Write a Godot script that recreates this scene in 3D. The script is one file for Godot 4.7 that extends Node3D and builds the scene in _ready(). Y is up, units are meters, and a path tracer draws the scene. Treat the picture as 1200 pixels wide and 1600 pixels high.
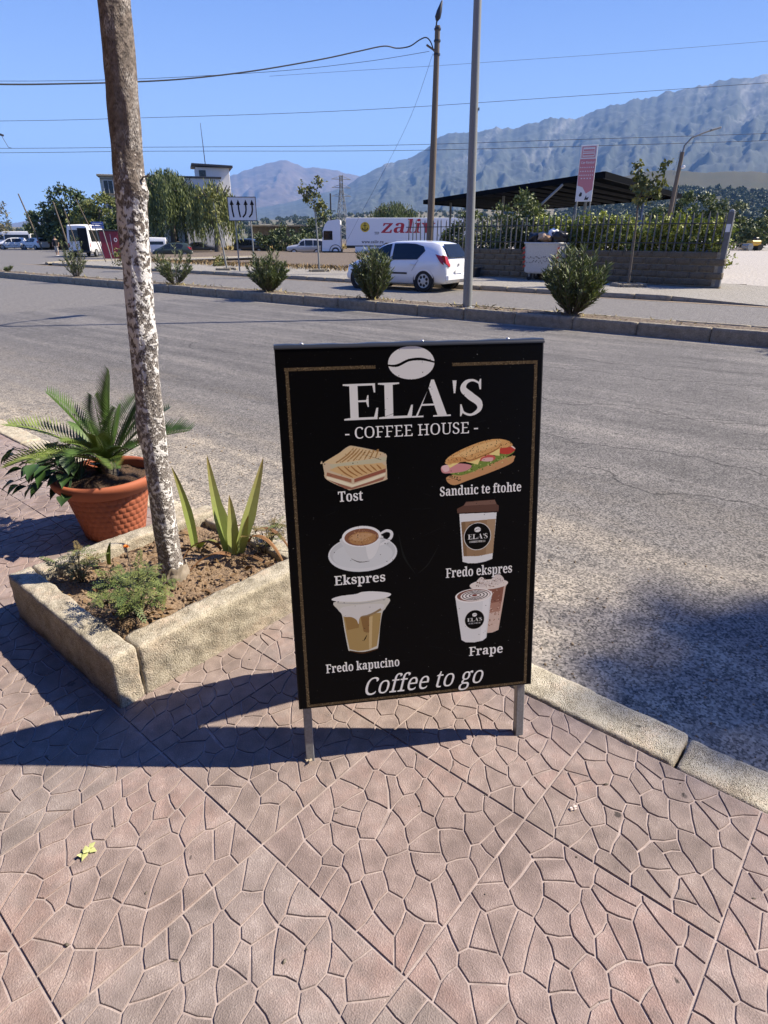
extends Node3D
# Street corner with a sandwich board: pavement, planter, potted palm, road with planted median, far side with car, fence, lot, mountains.

const PITCH_ROAD := 0.6807      # the road runs 39 degrees off the x axis
const PITCH_PAVE := 0.7103      # kerb and paving run 40.7 degrees off it
var M := {}
var used := {}
var rng := RandomNumberGenerator.new()

# ---------------------------------------------------------------- mesh builder
class MB:
	var v := PackedVector3Array()
	var n := PackedVector3Array()
	var t := PackedVector2Array()
	var c := PackedColorArray()
	var i := PackedInt32Array()
	var col := Color(1, 1, 1)
	func vert(p: Vector3, nn: Vector3, uv := Vector2.ZERO) -> int:
		v.push_back(p); n.push_back(nn); t.push_back(uv); c.push_back(col)
		return v.size() - 1
	func tri(a: Vector3, b: Vector3, d: Vector3, ua := Vector2.ZERO, ub := Vector2.ZERO, ud := Vector2.ZERO):
		var nn := (b - a).cross(d - a)
		if nn.length_squared() < 1e-20: return
		nn = nn.normalized()
		var k := vert(a, nn, ua); vert(b, nn, ub); vert(d, nn, ud)
		i.append_array([k, k + 2, k + 1])
	func quad(a: Vector3, b: Vector3, d: Vector3, e: Vector3, ua := Vector2(0, 1), ub := Vector2(1, 1), ud := Vector2(1, 0), ue := Vector2(0, 0)):
		var nn := (d - a).cross(e - b)
		if nn.length_squared() < 1e-20: return
		nn = nn.normalized()
		var k := vert(a, nn, ua); vert(b, nn, ub); vert(d, nn, ud); vert(e, nn, ue)
		i.append_array([k, k + 2, k + 1, k, k + 3, k + 2])
	func box(xf: Transform3D, s: Vector3):
		var h := s * 0.5
		for f in [[Vector3(1, 0, 0), Vector3(0, 1, 0), Vector3(0, 0, 1)], [Vector3(0, 1, 0), Vector3(0, 0, 1), Vector3(1, 0, 0)], [Vector3(0, 0, 1), Vector3(1, 0, 0), Vector3(0, 1, 0)]]:
			for sg in [-1.0, 1.0]:
				var o: Vector3 = f[0] * h * sg
				var a: Vector3 = f[1] * h
				var b: Vector3 = f[2] * h * sg
				quad(xf * (o - a - b), xf * (o + a - b), xf * (o + a + b), xf * (o - a + b))
	# a box with chamfered edges
	func cbox(xf: Transform3D, s: Vector3, e: float):
		var h := s * 0.5
		var g := h - Vector3(e, e, e)
		var ax := [Vector3(1, 0, 0), Vector3(0, 1, 0), Vector3(0, 0, 1)]
		for k in 3:
			var X: Vector3 = ax[k]; var Y: Vector3 = ax[(k + 1) % 3]; var Z: Vector3 = ax[(k + 2) % 3]
			for sg in [-1.0, 1.0]:
				var o: Vector3 = X * h * sg; var a: Vector3 = Y * g; var b: Vector3 = Z * g * sg
				quad(xf * (o - a - b), xf * (o + a - b), xf * (o + a + b), xf * (o - a + b))
			for s1 in [-1.0, 1.0]:
				for s2 in [-1.0, 1.0]:
					var w: float = s1 * s2
					var y1: Vector3 = Y * h * s1 + Z * g * s2; var y2: Vector3 = Y * g * s1 + Z * h * s2
					var l: Vector3 = X * g * w
					quad(xf * (y1 + l * -1.0), xf * (y1 + l), xf * (y2 + l), xf * (y2 - l))
		for sx in [-1.0, 1.0]:
			for sy in [-1.0, 1.0]:
				for sz in [-1.0, 1.0]:
					var p := Vector3(h.x * sx, g.y * sy, g.z * sz); var q := Vector3(g.x * sx, h.y * sy, g.z * sz); var r := Vector3(g.x * sx, g.y * sy, h.z * sz)
					if sx * sy * sz > 0: tri(xf * p, xf * q, xf * r)
					else: tri(xf * p, xf * r, xf * q)
	func bar(a: Vector3, b: Vector3, w: float, d: float, up := Vector3.UP):
		var y := (b - a)
		var L := y.length()
		y = y / L
		var x := y.cross(up)
		if x.length() < 0.01: x = y.cross(Vector3(1, 0, 0))
		x = x.normalized()
		box(Transform3D(Basis(x, y, x.cross(y)), (a + b) * 0.5), Vector3(w, L, d))
	func tube(pts: Array, rad: Array, sides := 8, cap := true, vs := 1.0):
		var m := pts.size()
		var d0: Vector3 = (pts[1] - pts[0]).normalized()
		var x := d0.cross(Vector3(0, 0, 1))
		if x.length() < 0.1: x = d0.cross(Vector3(1, 0, 0))
		x = x.normalized()
		var base := v.size()
		var run := 0.0
		for k in m:
			var d: Vector3 = (pts[min(k + 1, m - 1)] - pts[max(k - 1, 0)]).normalized()
			x = (x - d * x.dot(d)).normalized()
			var y := d.cross(x)
			if k > 0: run += (pts[k] - pts[k - 1]).length()
			for s in sides + 1:
				var an := TAU * s / sides
				var o := x * cos(an) + y * sin(an)
				vert(pts[k] + o * rad[k], o, Vector2(float(s) / sides, run * vs))
		for k in m - 1:
			for s in sides:
				var a := base + k * (sides + 1) + s
				var b := a + sides + 1
				i.append_array([a, b, a + 1, a + 1, b, b + 1])
		if cap:
			for e in [0, m - 1]:
				var d: Vector3 = (pts[1] - pts[0]).normalized() * -1.0 if e == 0 else (pts[m - 1] - pts[m - 2]).normalized()
				var ring := base + int(e) * (sides + 1)
				var k := vert(pts[e], d)
				for s in sides + 1: vert(v[ring + s], d)
				for s in sides:
					if e == 0: i.append_array([k, k + 1 + s, k + 2 + s])
					else: i.append_array([k, k + 2 + s, k + 1 + s])
	# profile of (radius, height) turned round y; smooth = normals shared along the profile
	func lathe(prof: Array, seg: int, xf := Transform3D.IDENTITY, smooth := false):
		for k in prof.size() - 1:
			var a: Vector2 = prof[k]; var b: Vector2 = prof[k + 1]
			var na := Vector2(b.y - a.y, a.x - b.x).normalized(); var nb := na
			if smooth:
				if k > 0: na = (na + Vector2(a.y - prof[k - 1].y, prof[k - 1].x - a.x).normalized()).normalized()
				if k < prof.size() - 2: nb = (nb + Vector2(prof[k + 2].y - b.y, b.x - prof[k + 2].x).normalized()).normalized()
			var base := v.size()
			for s in seg + 1:
				var an := TAU * s / seg
				var o := Vector3(cos(an), 0, sin(an))
				vert(xf * (o * a.x + Vector3(0, a.y, 0)), (xf.basis * (o * na.x + Vector3(0, na.y, 0))).normalized(), Vector2(float(s) / seg, float(k) / (prof.size() - 1)))
				vert(xf * (o * b.x + Vector3(0, b.y, 0)), (xf.basis * (o * nb.x + Vector3(0, nb.y, 0))).normalized(), Vector2(float(s) / seg, float(k + 1) / (prof.size() - 1)))
			for s in seg:
				var q := base + s * 2
				i.append_array([q, q + 2, q + 1, q + 1, q + 2, q + 3])
	# polygon in the xy plane of xf, pushed out along its z
	func prism(poly: PackedVector2Array, depth: float, xf := Transform3D.IDENTITY):
		var pl := poly
		if Geometry2D.is_polygon_clockwise(pl): pl = pl.duplicate(); pl.reverse()
		var ids := Geometry2D.triangulate_polygon(pl)
		for k in range(0, ids.size(), 3):
			var a := pl[ids[k]]; var b := pl[ids[k + 1]]; var d := pl[ids[k + 2]]
			if (b - a).cross(d - a) < 0:
				var q := b; b = d; d = q
			tri(xf * Vector3(a.x, a.y, depth), xf * Vector3(b.x, b.y, depth), xf * Vector3(d.x, d.y, depth))
			if depth != 0.0: tri(xf * Vector3(a.x, a.y, 0), xf * Vector3(d.x, d.y, 0), xf * Vector3(b.x, b.y, 0))
		if depth != 0.0:
			for k in pl.size():
				var a := pl[k]; var b := pl[(k + 1) % pl.size()]
				quad(xf * Vector3(a.x, a.y, 0), xf * Vector3(b.x, b.y, 0), xf * Vector3(b.x, b.y, depth), xf * Vector3(a.x, a.y, depth))
	# rows of points joined into one smooth skin
	func loft(rows: Array, closed := false):
		var w: int = rows[0].size(); var h := rows.size(); var base := v.size()
		for r in h:
			for k in w:
				var a: Vector3 = rows[min(r + 1, h - 1)][k] - rows[max(r - 1, 0)][k]
				var kn := (k + 1) % w if closed else mini(k + 1, w - 1)
				var kp := (k - 1 + w) % w if closed else maxi(k - 1, 0)
				var b: Vector3 = rows[r][kn] - rows[r][kp]
				var nn := b.cross(a)
				vert(rows[r][k], nn.normalized() if nn.length_squared() > 1e-18 else Vector3.UP, Vector2(float(k) / w, float(r) / h))
		for r in h - 1:
			for k in (w if closed else w - 1):
				var p := base + r * w + k; var q := base + r * w + (k + 1) % w
				i.append_array([p, p + w, q, q, p + w, q + w])
	# a pointed leaf of two or four faces
	func leaf(p: Vector3, d: Vector3, side: Vector3, L: float, w: float, bend := 0.15):
		var up := side.cross(d).normalized()
		var m1 := p + d * L * 0.45 + up * L * bend * 0.5
		var e := p + d * L - up * L * bend
		var k := vert(p, up); vert(m1 + side * w * 0.5, (up + side * 0.25).normalized()); vert(e, up); vert(m1 - side * w * 0.5, (up - side * 0.25).normalized())
		i.append_array([k, k + 2, k + 1, k, k + 3, k + 2])
	func add_to(m: ArrayMesh) -> ArrayMesh:
		if i.size() == 0: return m
		var a := []
		a.resize(Mesh.ARRAY_MAX)
		a[Mesh.ARRAY_VERTEX] = v; a[Mesh.ARRAY_NORMAL] = n; a[Mesh.ARRAY_TEX_UV] = t; a[Mesh.ARRAY_COLOR] = c; a[Mesh.ARRAY_INDEX] = i
		m.add_surface_from_arrays(Mesh.PRIMITIVE_TRIANGLES, a)
		return m
	func mesh() -> ArrayMesh:
		return add_to(ArrayMesh.new())

# ---------------------------------------------------------------- naming
func numbered(called: String) -> String:
	var k: int = used.get(called, 0)
	used[called] = k + 1
	return called if k == 0 else "%s_%03d" % [called, k]

func tag(o: Node, label: String, category: String, group := "") -> Node:
	o.set_meta("label", label)
	o.set_meta("category", category)
	if group != "": o.set_meta("group", group)
	return o

func thing(called: String, label: String, category: String, at := Vector3.ZERO, turn := 0.0, group := "") -> Node3D:
	var o := Node3D.new()
	o.name = numbered(called)
	add_child(o)
	o.position = at
	o.rotation.y = turn
	tag(o, label, category, group)
	return o

func struct(called: String, at := Vector3.ZERO, turn := 0.0) -> Node3D:
	var o := Node3D.new()
	o.name = numbered(called)
	add_child(o)
	o.position = at
	o.rotation.y = turn
	o.set_meta("kind", "structure")
	return o

func part(called: String, mesh: Mesh, m, parent: Node) -> MeshInstance3D:
	var o := MeshInstance3D.new()
	o.name = called if parent != self else numbered(called)
	o.mesh = mesh
	if m is Array:
		for k in m.size(): o.set_surface_override_material(k, m[k])
	else: o.material_override = m
	parent.add_child(o, true)
	return o

func copy(o: Node3D, at: Vector3, turn: float, label := "") -> Node3D:
	var r: Node3D = o.duplicate()
	r.name = numbered(o.name.rstrip("0123456789").trim_suffix("_"))
	add_child(r)
	r.position = at
	r.rotation.y = turn
	if label != "": r.set_meta("label", label)
	return r

func road(a: float, p: float, y := 0.0) -> Vector3:
	return Vector3(a * cos(PITCH_ROAD) + p * sin(PITCH_ROAD), y, a * sin(PITCH_ROAD) - p * cos(PITCH_ROAD))

func pave(a: float, p: float, y := 0.0) -> Vector3:
	return Vector3(a * cos(PITCH_PAVE) + p * sin(PITCH_PAVE), y, a * sin(PITCH_PAVE) - p * cos(PITCH_PAVE))

func rf(a: float, b: float) -> float:
	return rng.randf_range(a, b)

func rdir() -> Vector3:
	var z := rf(-1, 1); var an := rf(0, TAU); var r := sqrt(1 - z * z)
	return Vector3(r * cos(an), z, r * sin(an))

# ---------------------------------------------------------------- textures and materials
func lin(r: float, g: float, b: float) -> Color:
	return Color(r, g, b).linear_to_srgb()

func noise(kind: int, freq: float, oct: int, sd: int) -> FastNoiseLite:
	var f := FastNoiseLite.new()
	f.noise_type = kind
	f.frequency = freq
	f.seed = sd
	f.fractal_octaves = oct
	f.fractal_type = FastNoiseLite.FRACTAL_FBM if oct > 1 else FastNoiseLite.FRACTAL_NONE
	return f

func nimg(w: int, h: int, f: FastNoiseLite, normalize := true) -> PackedByteArray:
	var im := f.get_seamless_image(w, h, false, false, 0.1, normalize)
	im.convert(Image.FORMAT_L8)
	return im.get_data()

func gray(w: int, h: int, d: PackedByteArray) -> Image:
	return Image.create_from_data(w, h, false, Image.FORMAT_L8, d)

func tex(im: Image) -> ImageTexture:
	return ImageTexture.create_from_image(im)

# bytes through a table of colours (linear in, sRGB out)
func ramp(w: int, h: int, d: PackedByteArray, stops: Array) -> Image:
	var g := Gradient.new()
	g.offsets = PackedFloat32Array(stops.map(func(s): return s[0]))
	g.colors = PackedColorArray(stops.map(func(s): return s[1]))
	var lut := PackedByteArray()
	for k in 256:
		var q := g.sample(k / 255.0).linear_to_srgb()
		lut.append_array([int(clampf(q.r, 0, 1) * 255), int(clampf(q.g, 0, 1) * 255), int(clampf(q.b, 0, 1) * 255)])
	var out := PackedByteArray()
	out.resize(w * h * 3)
	for k in w * h:
		var q := d[k] * 3
		out[k * 3] = lut[q]; out[k * 3 + 1] = lut[q + 1]; out[k * 3 + 2] = lut[q + 2]
	return Image.create_from_data(w, h, false, Image.FORMAT_RGB8, out)

func normal_of(im: Image, k: float) -> ImageTexture:
	var q := im.duplicate()
	q.bump_map_to_normal_map(k)
	return tex(q)

func mat(c: Color, rough := 0.9, metal := 0.0) -> StandardMaterial3D:
	var m := StandardMaterial3D.new()
	m.albedo_color = c
	m.roughness = rough
	m.metallic = metal
	return m

# a material with a seamless colour texture laid by position; size in metres of one repeat
func grain(t: Texture2D, size: float, rough := 0.9, nm: Texture2D = null, ns := 1.0, world := true, tint := Color(1, 1, 1)) -> StandardMaterial3D:
	var m := mat(tint, rough)
	m.albedo_texture = t
	m.uv1_triplanar = true
	m.uv1_world_triplanar = world
	m.uv1_scale = Vector3.ONE / size
	if nm:
		m.normal_enabled = true
		m.normal_texture = nm
		m.normal_scale = ns
	return m

func foliage(c: Color, rough := 0.5, back := 0.35) -> StandardMaterial3D:
	var m := mat(Color(1, 1, 1), rough)
	m.vertex_color_use_as_albedo = true
	m.cull_mode = BaseMaterial3D.CULL_DISABLED
	m.backlight_enabled = true
	m.backlight = Color(back, back * 1.05, back * 0.5)
	m.albedo_color = c
	return m

# rounded, roughened block; normals smoothed over it
func rough_block(size: Vector3, seg: Vector3i, rnd: float, amp: float, freq: float, sd: int) -> ArrayMesh:
	var f := noise(FastNoiseLite.TYPE_SIMPLEX_SMOOTH, freq, 3, sd)
	var h := size * 0.5
	var st := SurfaceTool.new()
	st.begin(Mesh.PRIMITIVE_TRIANGLES)
	st.set_smooth_group(0)
	var shape := func(p: Vector3) -> Vector3:
		var q := p.clamp(-h + Vector3.ONE * rnd, h - Vector3.ONE * rnd)
		var o := (p - q)
		var l := o.length()
		if l > 1e-6: q += o / l * rnd
		var nn := p / h
		return q + nn.normalized() * f.get_noise_3dv(q) * amp
	var axes := [[0, 1, 2], [1, 2, 0], [2, 0, 1]]
	for a in axes:
		for sg in [-1.0, 1.0]:
			var nu: int = seg[a[1]]; var nv: int = seg[a[2]]
			for u in nu:
				for w in nv:
					var q := []
					for k in [[0, 0], [1, 0], [1, 1], [0, 1]]:
						var p := Vector3.ZERO
						p[a[0]] = h[a[0]] * sg
						p[a[1]] = lerpf(-h[a[1]], h[a[1]], float(u + k[0]) / nu)
						p[a[2]] = lerpf(-h[a[2]], h[a[2]], float(w + k[1]) / nv)
						q.append(shape.call(p))
					var o := [0, 2, 1, 0, 3, 2] if sg > 0 else [0, 1, 2, 0, 2, 3]
					for k in o: st.add_vertex(q[k])
	st.generate_normals()
	st.index()
	return st.commit()

# ---------------------------------------------------------------- scene
func _ready():
	rng.seed = 7
	var cam := Camera3D.new()
	cam.name = "camera"
	add_child(cam)
	cam.position = Vector3(0, 1.5, 0)
	cam.rotation_degrees = Vector3(-24.13, 0, 0)
	cam.fov = 79.61
	cam.near = 0.05
	cam.far = 40000.0
	cam.current = true

	var env := Environment.new()
	env.background_mode = Environment.BG_SKY
	var sky := Sky.new()
	var ps := ProceduralSkyMaterial.new()
	ps.sky_top_color = Color(0.13, 0.31, 0.63)
	ps.sky_horizon_color = Color(0.66, 0.78, 0.91)
	ps.sky_curve = 0.15
	ps.ground_horizon_color = Color(0.50, 0.60, 0.72)
	ps.ground_bottom_color = Color(0.30, 0.28, 0.25)
	ps.sun_angle_max = 12.0
	sky.sky_material = ps
	env.sky = sky
	env.tonemap_mode = Environment.TONE_MAPPER_LINEAR
	env.tonemap_exposure = 2.05
	env.sdfgi_enabled = true
	env.ssao_enabled = true
	env.ssil_enabled = true
	env.fog_enabled = true
	env.fog_density = 0.00008
	env.fog_light_color = Color(0.56, 0.75, 1.0)
	var we := WorldEnvironment.new()
	we.name = "environment"
	we.environment = env
	add_child(we)

	var sun := DirectionalLight3D.new()
	sun.name = "sun"
	sun.light_energy = 1.6
	sun.light_color = Color(1.0, 0.95, 0.87)
	sun.light_angular_distance = 0.5
	sun.shadow_enabled = true
	add_child(sun)
	# shadows fall to the left and a little towards the camera; sun 45 degrees up
	sun.look_at_from_position(Vector3.ZERO, Vector3(-0.988 * cos(0.79), -sin(0.79), 0.155 * cos(0.79)), Vector3.UP)

	materials()
	setting()
	paving()
	board()
	planter()
	plants()
	street_tree()
	potted_palm()
	median()
	far_side()
	lot()
	distance_()
	behind()

func materials():
	var S := FastNoiseLite.TYPE_SIMPLEX_SMOOTH
	var C := FastNoiseLite.TYPE_CELLULAR
	# general fine grain and blotches
	var n1 := nimg(1024, 1024, noise(S, 0.012, 5, 11))
	var n2 := nimg(1024, 1024, noise(S, 0.25, 2, 12))
	var cell := noise(C, 0.13, 1, 13)
	cell.cellular_return_type = FastNoiseLite.RETURN_CELL_VALUE
	cell.cellular_jitter = 1.0
	var n3 := nimg(1024, 1024, cell)
	var cell2 := noise(C, 0.11, 1, 17)
	cell2.cellular_return_type = FastNoiseLite.RETURN_DISTANCE
	var n4 := nimg(1024, 1024, cell2)
	var N := 1024 * 1024
	var tile_b := PackedByteArray(); tile_b.resize(N)
	var agg := PackedByteArray(); agg.resize(N)
	var aggh := PackedByteArray(); aggh.resize(N)
	var conc := PackedByteArray(); conc.resize(N)
	var conch := PackedByteArray(); conch.resize(N)
	for k in N:
		var a := n1[k]; var b := n2[k]; var d := n3[k]; var e := n4[k]
		var sp := 34 if d > 232 else (-22 if d < 16 else 0)
		tile_b[k] = clampi(int(a * 0.45 + b * 0.42 + 20 + sp * (0.5 if b > 110 else 0.1)), 0, 255)
		var st := int(d * 0.55 + b * 0.3 + a * 0.18 - maxf(0.0, e - 120) * 0.6)
		if b < 74 and d < 150: st -= 55
		agg[k] = clampi(st, 0, 255)
		aggh[k] = clampi(int(d * 0.35 + b * 0.35 - e * 0.55 + 110), 0, 255)
		var pit := 0
		if e < 34 and d > 120: pit = (34 - e) * 4
		conc[k] = clampi(int(a * 0.40 + b * 0.48 + d * 0.20 - 14 - pit * 1.0 - (72 if b < 90 else 0) + (16 if d > 225 else 0)), 0, 255)
		conch[k] = clampi(int(140 + (b - 128) * 0.8 + (a - 128) * 0.3 + (d - 128) * 0.22 - pit * 1.2), 0, 255)
	var tile_i := ramp(1024, 1024, tile_b, [[0.0, Color(0.085, 0.070, 0.066)], [0.35, Color(0.220, 0.180, 0.170)], [0.6, Color(0.295, 0.244, 0.231)], [1.0, Color(0.50, 0.435, 0.415)]])
	var tile_n := normal_of(gray(1024, 1024, tile_b), 3.0)
	var stain := stain_image()
	M.tile = []
	for tint in [Color(1, 1, 1), Color(1.0, 0.98, 0.97), Color(0.965, 0.97, 0.965), Color(0.985, 0.96, 0.955), Color(0.965, 0.95, 0.935)]:
		M.tile.append(grain(tex(tile_i) if M.tile.is_empty() else M.tile[0].albedo_texture, 1.25, 0.85, tile_n, 0.8, true, tint))
		stained(M.tile[-1], stain, 3.9)
	var conc_t := tex(ramp(1024, 1024, conc, [[0.0, Color(0.05, 0.043, 0.03)], [0.22, Color(0.16, 0.14, 0.10)], [0.40, Color(0.41, 0.37, 0.285)], [0.62, Color(0.55, 0.505, 0.405)], [1.0, Color(0.70, 0.66, 0.56)]]))
	var conc_n := normal_of(gray(1024, 1024, conch), 6.0)
	M.concrete = grain(conc_t, 1.15, 0.95, conc_n, 0.6)
	var kerb_t := tex(ramp(1024, 1024, conc, [[0.0, Color(0.06, 0.05, 0.034)], [0.18, Color(0.18, 0.155, 0.105)], [0.34, Color(0.46, 0.415, 0.31)], [0.58, Color(0.62, 0.57, 0.445)], [1.0, Color(0.76, 0.72, 0.60)]]))
	M.kerb = grain(kerb_t, 1.3, 0.95, conc_n, 0.6)
	stained(M.kerb, stain, 1.9)
	stained(M.concrete, stain, 1.7)
	M.concrete_far = grain(conc_t, 1.6, 0.95, conc_n, 0.6, true, Color(0.84, 0.83, 0.81))
	M.groove = grain(M.tile[0].albedo_texture, 0.9, 0.95, null, 1.0, true, Color(1.10, 1.10, 1.09))
	M.block = grain(conc_t, 0.9, 0.95, conc_n, 1.0, true, Color(0.62, 0.59, 0.55))
	M.white_block = grain(conc_t, 1.2, 0.95, conc_n, 0.6, true, Color(0.84, 0.85, 0.88))
	# asphalt: speckle multiplied over a map of dust, wear and cracks
	var agg_t := tex(ramp(1024, 1024, agg, [[0.0, Color(0.05, 0.05, 0.05)], [0.25, Color(0.26, 0.26, 0.26)], [0.5, Color(0.60, 0.59, 0.575)], [0.72, Color(0.95, 0.93, 0.90)], [1.0, Color(1, 1, 1)]]))
	var agg_n := normal_of(gray(1024, 1024, aggh), 5.0)
	M.asphalt_far = grain(agg_t, 1.7, 0.92, agg_n, 0.5, true, lin(0.25, 0.24, 0.225))
	M.asphalt = StandardMaterial3D.new()
	M.asphalt.albedo_texture = tex(road_map())
	M.asphalt.roughness = 0.9
	M.asphalt.detail_enabled = true
	M.asphalt.detail_albedo = agg_t
	M.asphalt.detail_blend_mode = BaseMaterial3D.BLEND_MODE_MUL
	M.asphalt.detail_uv_layer = BaseMaterial3D.DETAIL_UV_2
	M.asphalt.uv2_triplanar = true
	M.asphalt.uv2_world_triplanar = true
	M.asphalt.uv2_scale = Vector3.ONE / 1.15
	# earth
	var soil_b := nimg(512, 512, noise(S, 0.05, 5, 21))
	var soil_t := tex(ramp(512, 512, soil_b, [[0.0, Color(0.055, 0.036, 0.022)], [0.45, Color(0.19, 0.13, 0.08)], [0.75, Color(0.29, 0.21, 0.135)], [1.0, Color(0.40, 0.31, 0.21)]]))
	var soil_n := normal_of(gray(512, 512, soil_b), 8.0)
	M.soil = grain(soil_t, 0.35, 1.0, soil_n, 1.0)
	M.dirt = grain(soil_t, 2.1, 1.0, soil_n, 0.8, true, Color(0.84, 0.88, 0.93))
	M.gravel = grain(tex(ramp(512, 512, soil_b, [[0.0, Color(0.26, 0.235, 0.20)], [0.4, Color(0.36, 0.33, 0.285)], [1.0, Color(0.48, 0.45, 0.40)]])), 5.0, 1.0, soil_n, 0.5)
	M.lot = grain(tex(ramp(512, 512, soil_b, [[0.0, Color(0.38, 0.35, 0.30)], [0.4, Color(0.50, 0.47, 0.41)], [1.0, Color(0.62, 0.59, 0.53)]])), 5.0, 1.0, soil_n, 0.3)
	M.sand = grain(soil_t, 0.5, 1.0, soil_n, 0.8, true, Color(1.15, 1.2, 1.22))
	# metals, paints, plastics
	M.black = mat(lin(0.010, 0.010, 0.011), 0.35)
	M.black.metallic_specular = 0.25
	M.sheet = mat(lin(0.030, 0.033, 0.038), 0.32, 0.3)
	M.steel = grain(tex(ramp(512, 512, soil_b, [[0.0, Color(0.17, 0.175, 0.18)], [1.0, Color(0.30, 0.31, 0.32)]])), 0.3, 0.5, null, 1.0, true)
	M.steel.metallic = 0.35
	M.rivet = mat(lin(0.6, 0.6, 0.6), 0.35, 0.8)
	M.letter = mat(lin(0.80, 0.80, 0.78), 0.6)
	M.galv = grain(tex(ramp(512, 512, soil_b, [[0.0, Color(0.15, 0.158, 0.152)], [1.0, Color(0.28, 0.29, 0.28)]])), 0.6, 0.55, null, 1.0, true)
	M.dark_metal = mat(lin(0.03, 0.032, 0.038), 0.5, 0.2)
	M.wood_pole = grain(tex(ramp(512, 512, soil_b, [[0.0, Color(0.08, 0.062, 0.045)], [1.0, Color(0.21, 0.17, 0.13)]])), 0.5, 0.9, soil_n, 0.6)
	M.bark = grain(tex(ramp(512, 512, soil_b, [[0.0, Color(0.05, 0.04, 0.03)], [0.5, Color(0.13, 0.11, 0.085)], [1.0, Color(0.24, 0.21, 0.17)]])), 0.4, 0.95, soil_n, 1.0)
	M.leaf = foliage(Color(1, 1, 1), 0.6, 0.5)
	M.gloss_leaf = foliage(Color(1, 1, 1), 0.5, 0.25)
	M.dry = foliage(Color(1, 1, 1), 0.8, 0.3)
	M.white_paint = mat(lin(0.74, 0.75, 0.76), 0.25)
	M.white_paint.clearcoat_enabled = true
	M.white_paint.clearcoat = 0.8
	M.white_paint.clearcoat_roughness = 0.06
	M.white_flat = mat(lin(0.72, 0.72, 0.71), 0.5)
	M.glass = mat(lin(0.012, 0.014, 0.015), 0.05)
	M.glass.metallic_specular = 0.5
	M.tyre = mat(lin(0.015, 0.015, 0.015), 0.85)
	M.hub = mat(lin(0.42, 0.43, 0.44), 0.35, 0.5)
	M.plastic = mat(lin(0.02, 0.02, 0.022), 0.5)
	M.red_lamp = mat(lin(0.36, 0.02, 0.025), 0.15)
	M.clear_lamp = mat(lin(0.6, 0.6, 0.6), 0.1)
	M.bag = mat(lin(0.012, 0.012, 0.014), 0.3)
	M.canopy = mat(lin(0.008, 0.009, 0.011), 0.95)
	M.canopy.metallic_specular = 0.05
	M.picket = mat(lin(0.12, 0.12, 0.115), 0.6)
	M.post = mat(lin(0.11, 0.112, 0.115), 0.6)
	M.dented = grain(tex(ramp(512, 512, soil_b, [[0.0, Color(0.22, 0.21, 0.19)], [0.4, Color(0.42, 0.42, 0.40)], [1.0, Color(0.58, 0.58, 0.56)]])), 0.8, 0.45, soil_n, 0.5)
	M.purlin = mat(lin(0.028, 0.03, 0.034), 0.8)
	M.purlin.metallic_specular = 0.1
	M.wire = mat(lin(0.02, 0.02, 0.022), 0.6)

# grey and dark stains, spots of old gum, pale scuffs: multiplied over a base
func stain_image() -> ImageTexture:
	var w := 1024
	var a := nimg(w, w, noise(FastNoiseLite.TYPE_SIMPLEX_SMOOTH, 0.007, 5, 71))
	var b := nimg(w, w, noise(FastNoiseLite.TYPE_SIMPLEX_SMOOTH, 0.06, 4, 72))
	var d := PackedByteArray(); d.resize(w * w * 3)
	for k in w * w:
		var q := a[k] / 255.0; var r := b[k] / 255.0
		var v := 0.985 - clampf((q - 0.52) * 3.0 + (r - 0.5) * 1.2, 0.0, 1.0) * 0.13 + (r - 0.5) * 0.10
		var warm := clampf((0.45 - q) * 2.4 + (r - 0.5), 0.0, 1.0) * 0.05
		d[k * 3] = int(255 * clampf(v, 0, 1)); d[k * 3 + 1] = int(255 * clampf(v - 0.004 - warm, 0, 1)); d[k * 3 + 2] = int(255 * clampf(v - 0.015 - warm * 1.3, 0, 1))
	var im := Image.create_from_data(w, w, false, Image.FORMAT_RGB8, d)
	rng.seed = 73
	for k in 70:
		var x := rng.randi() % (w - 12) + 6; var y := rng.randi() % (w - 12) + 6
		var r := rf(1.0, 4.2); var g := rf(0.42, 0.8)
		for i in range(-5, 6):
			for j in range(-5, 6):
				if Vector2(i, j).length() < r + rf(-0.6, 0.4): im.set_pixel(x + i, y + j, im.get_pixel(x + i, y + j) * Color(g, g, g))
	return tex(im)

func stained(m: StandardMaterial3D, t: Texture2D, size: float):
	m.detail_enabled = true
	m.detail_albedo = t
	m.detail_blend_mode = BaseMaterial3D.BLEND_MODE_MUL
	m.detail_uv_layer = BaseMaterial3D.DETAIL_UV_2
	m.uv2_triplanar = true
	m.uv2_world_triplanar = true
	m.uv2_scale = Vector3.ONE / size

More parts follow.
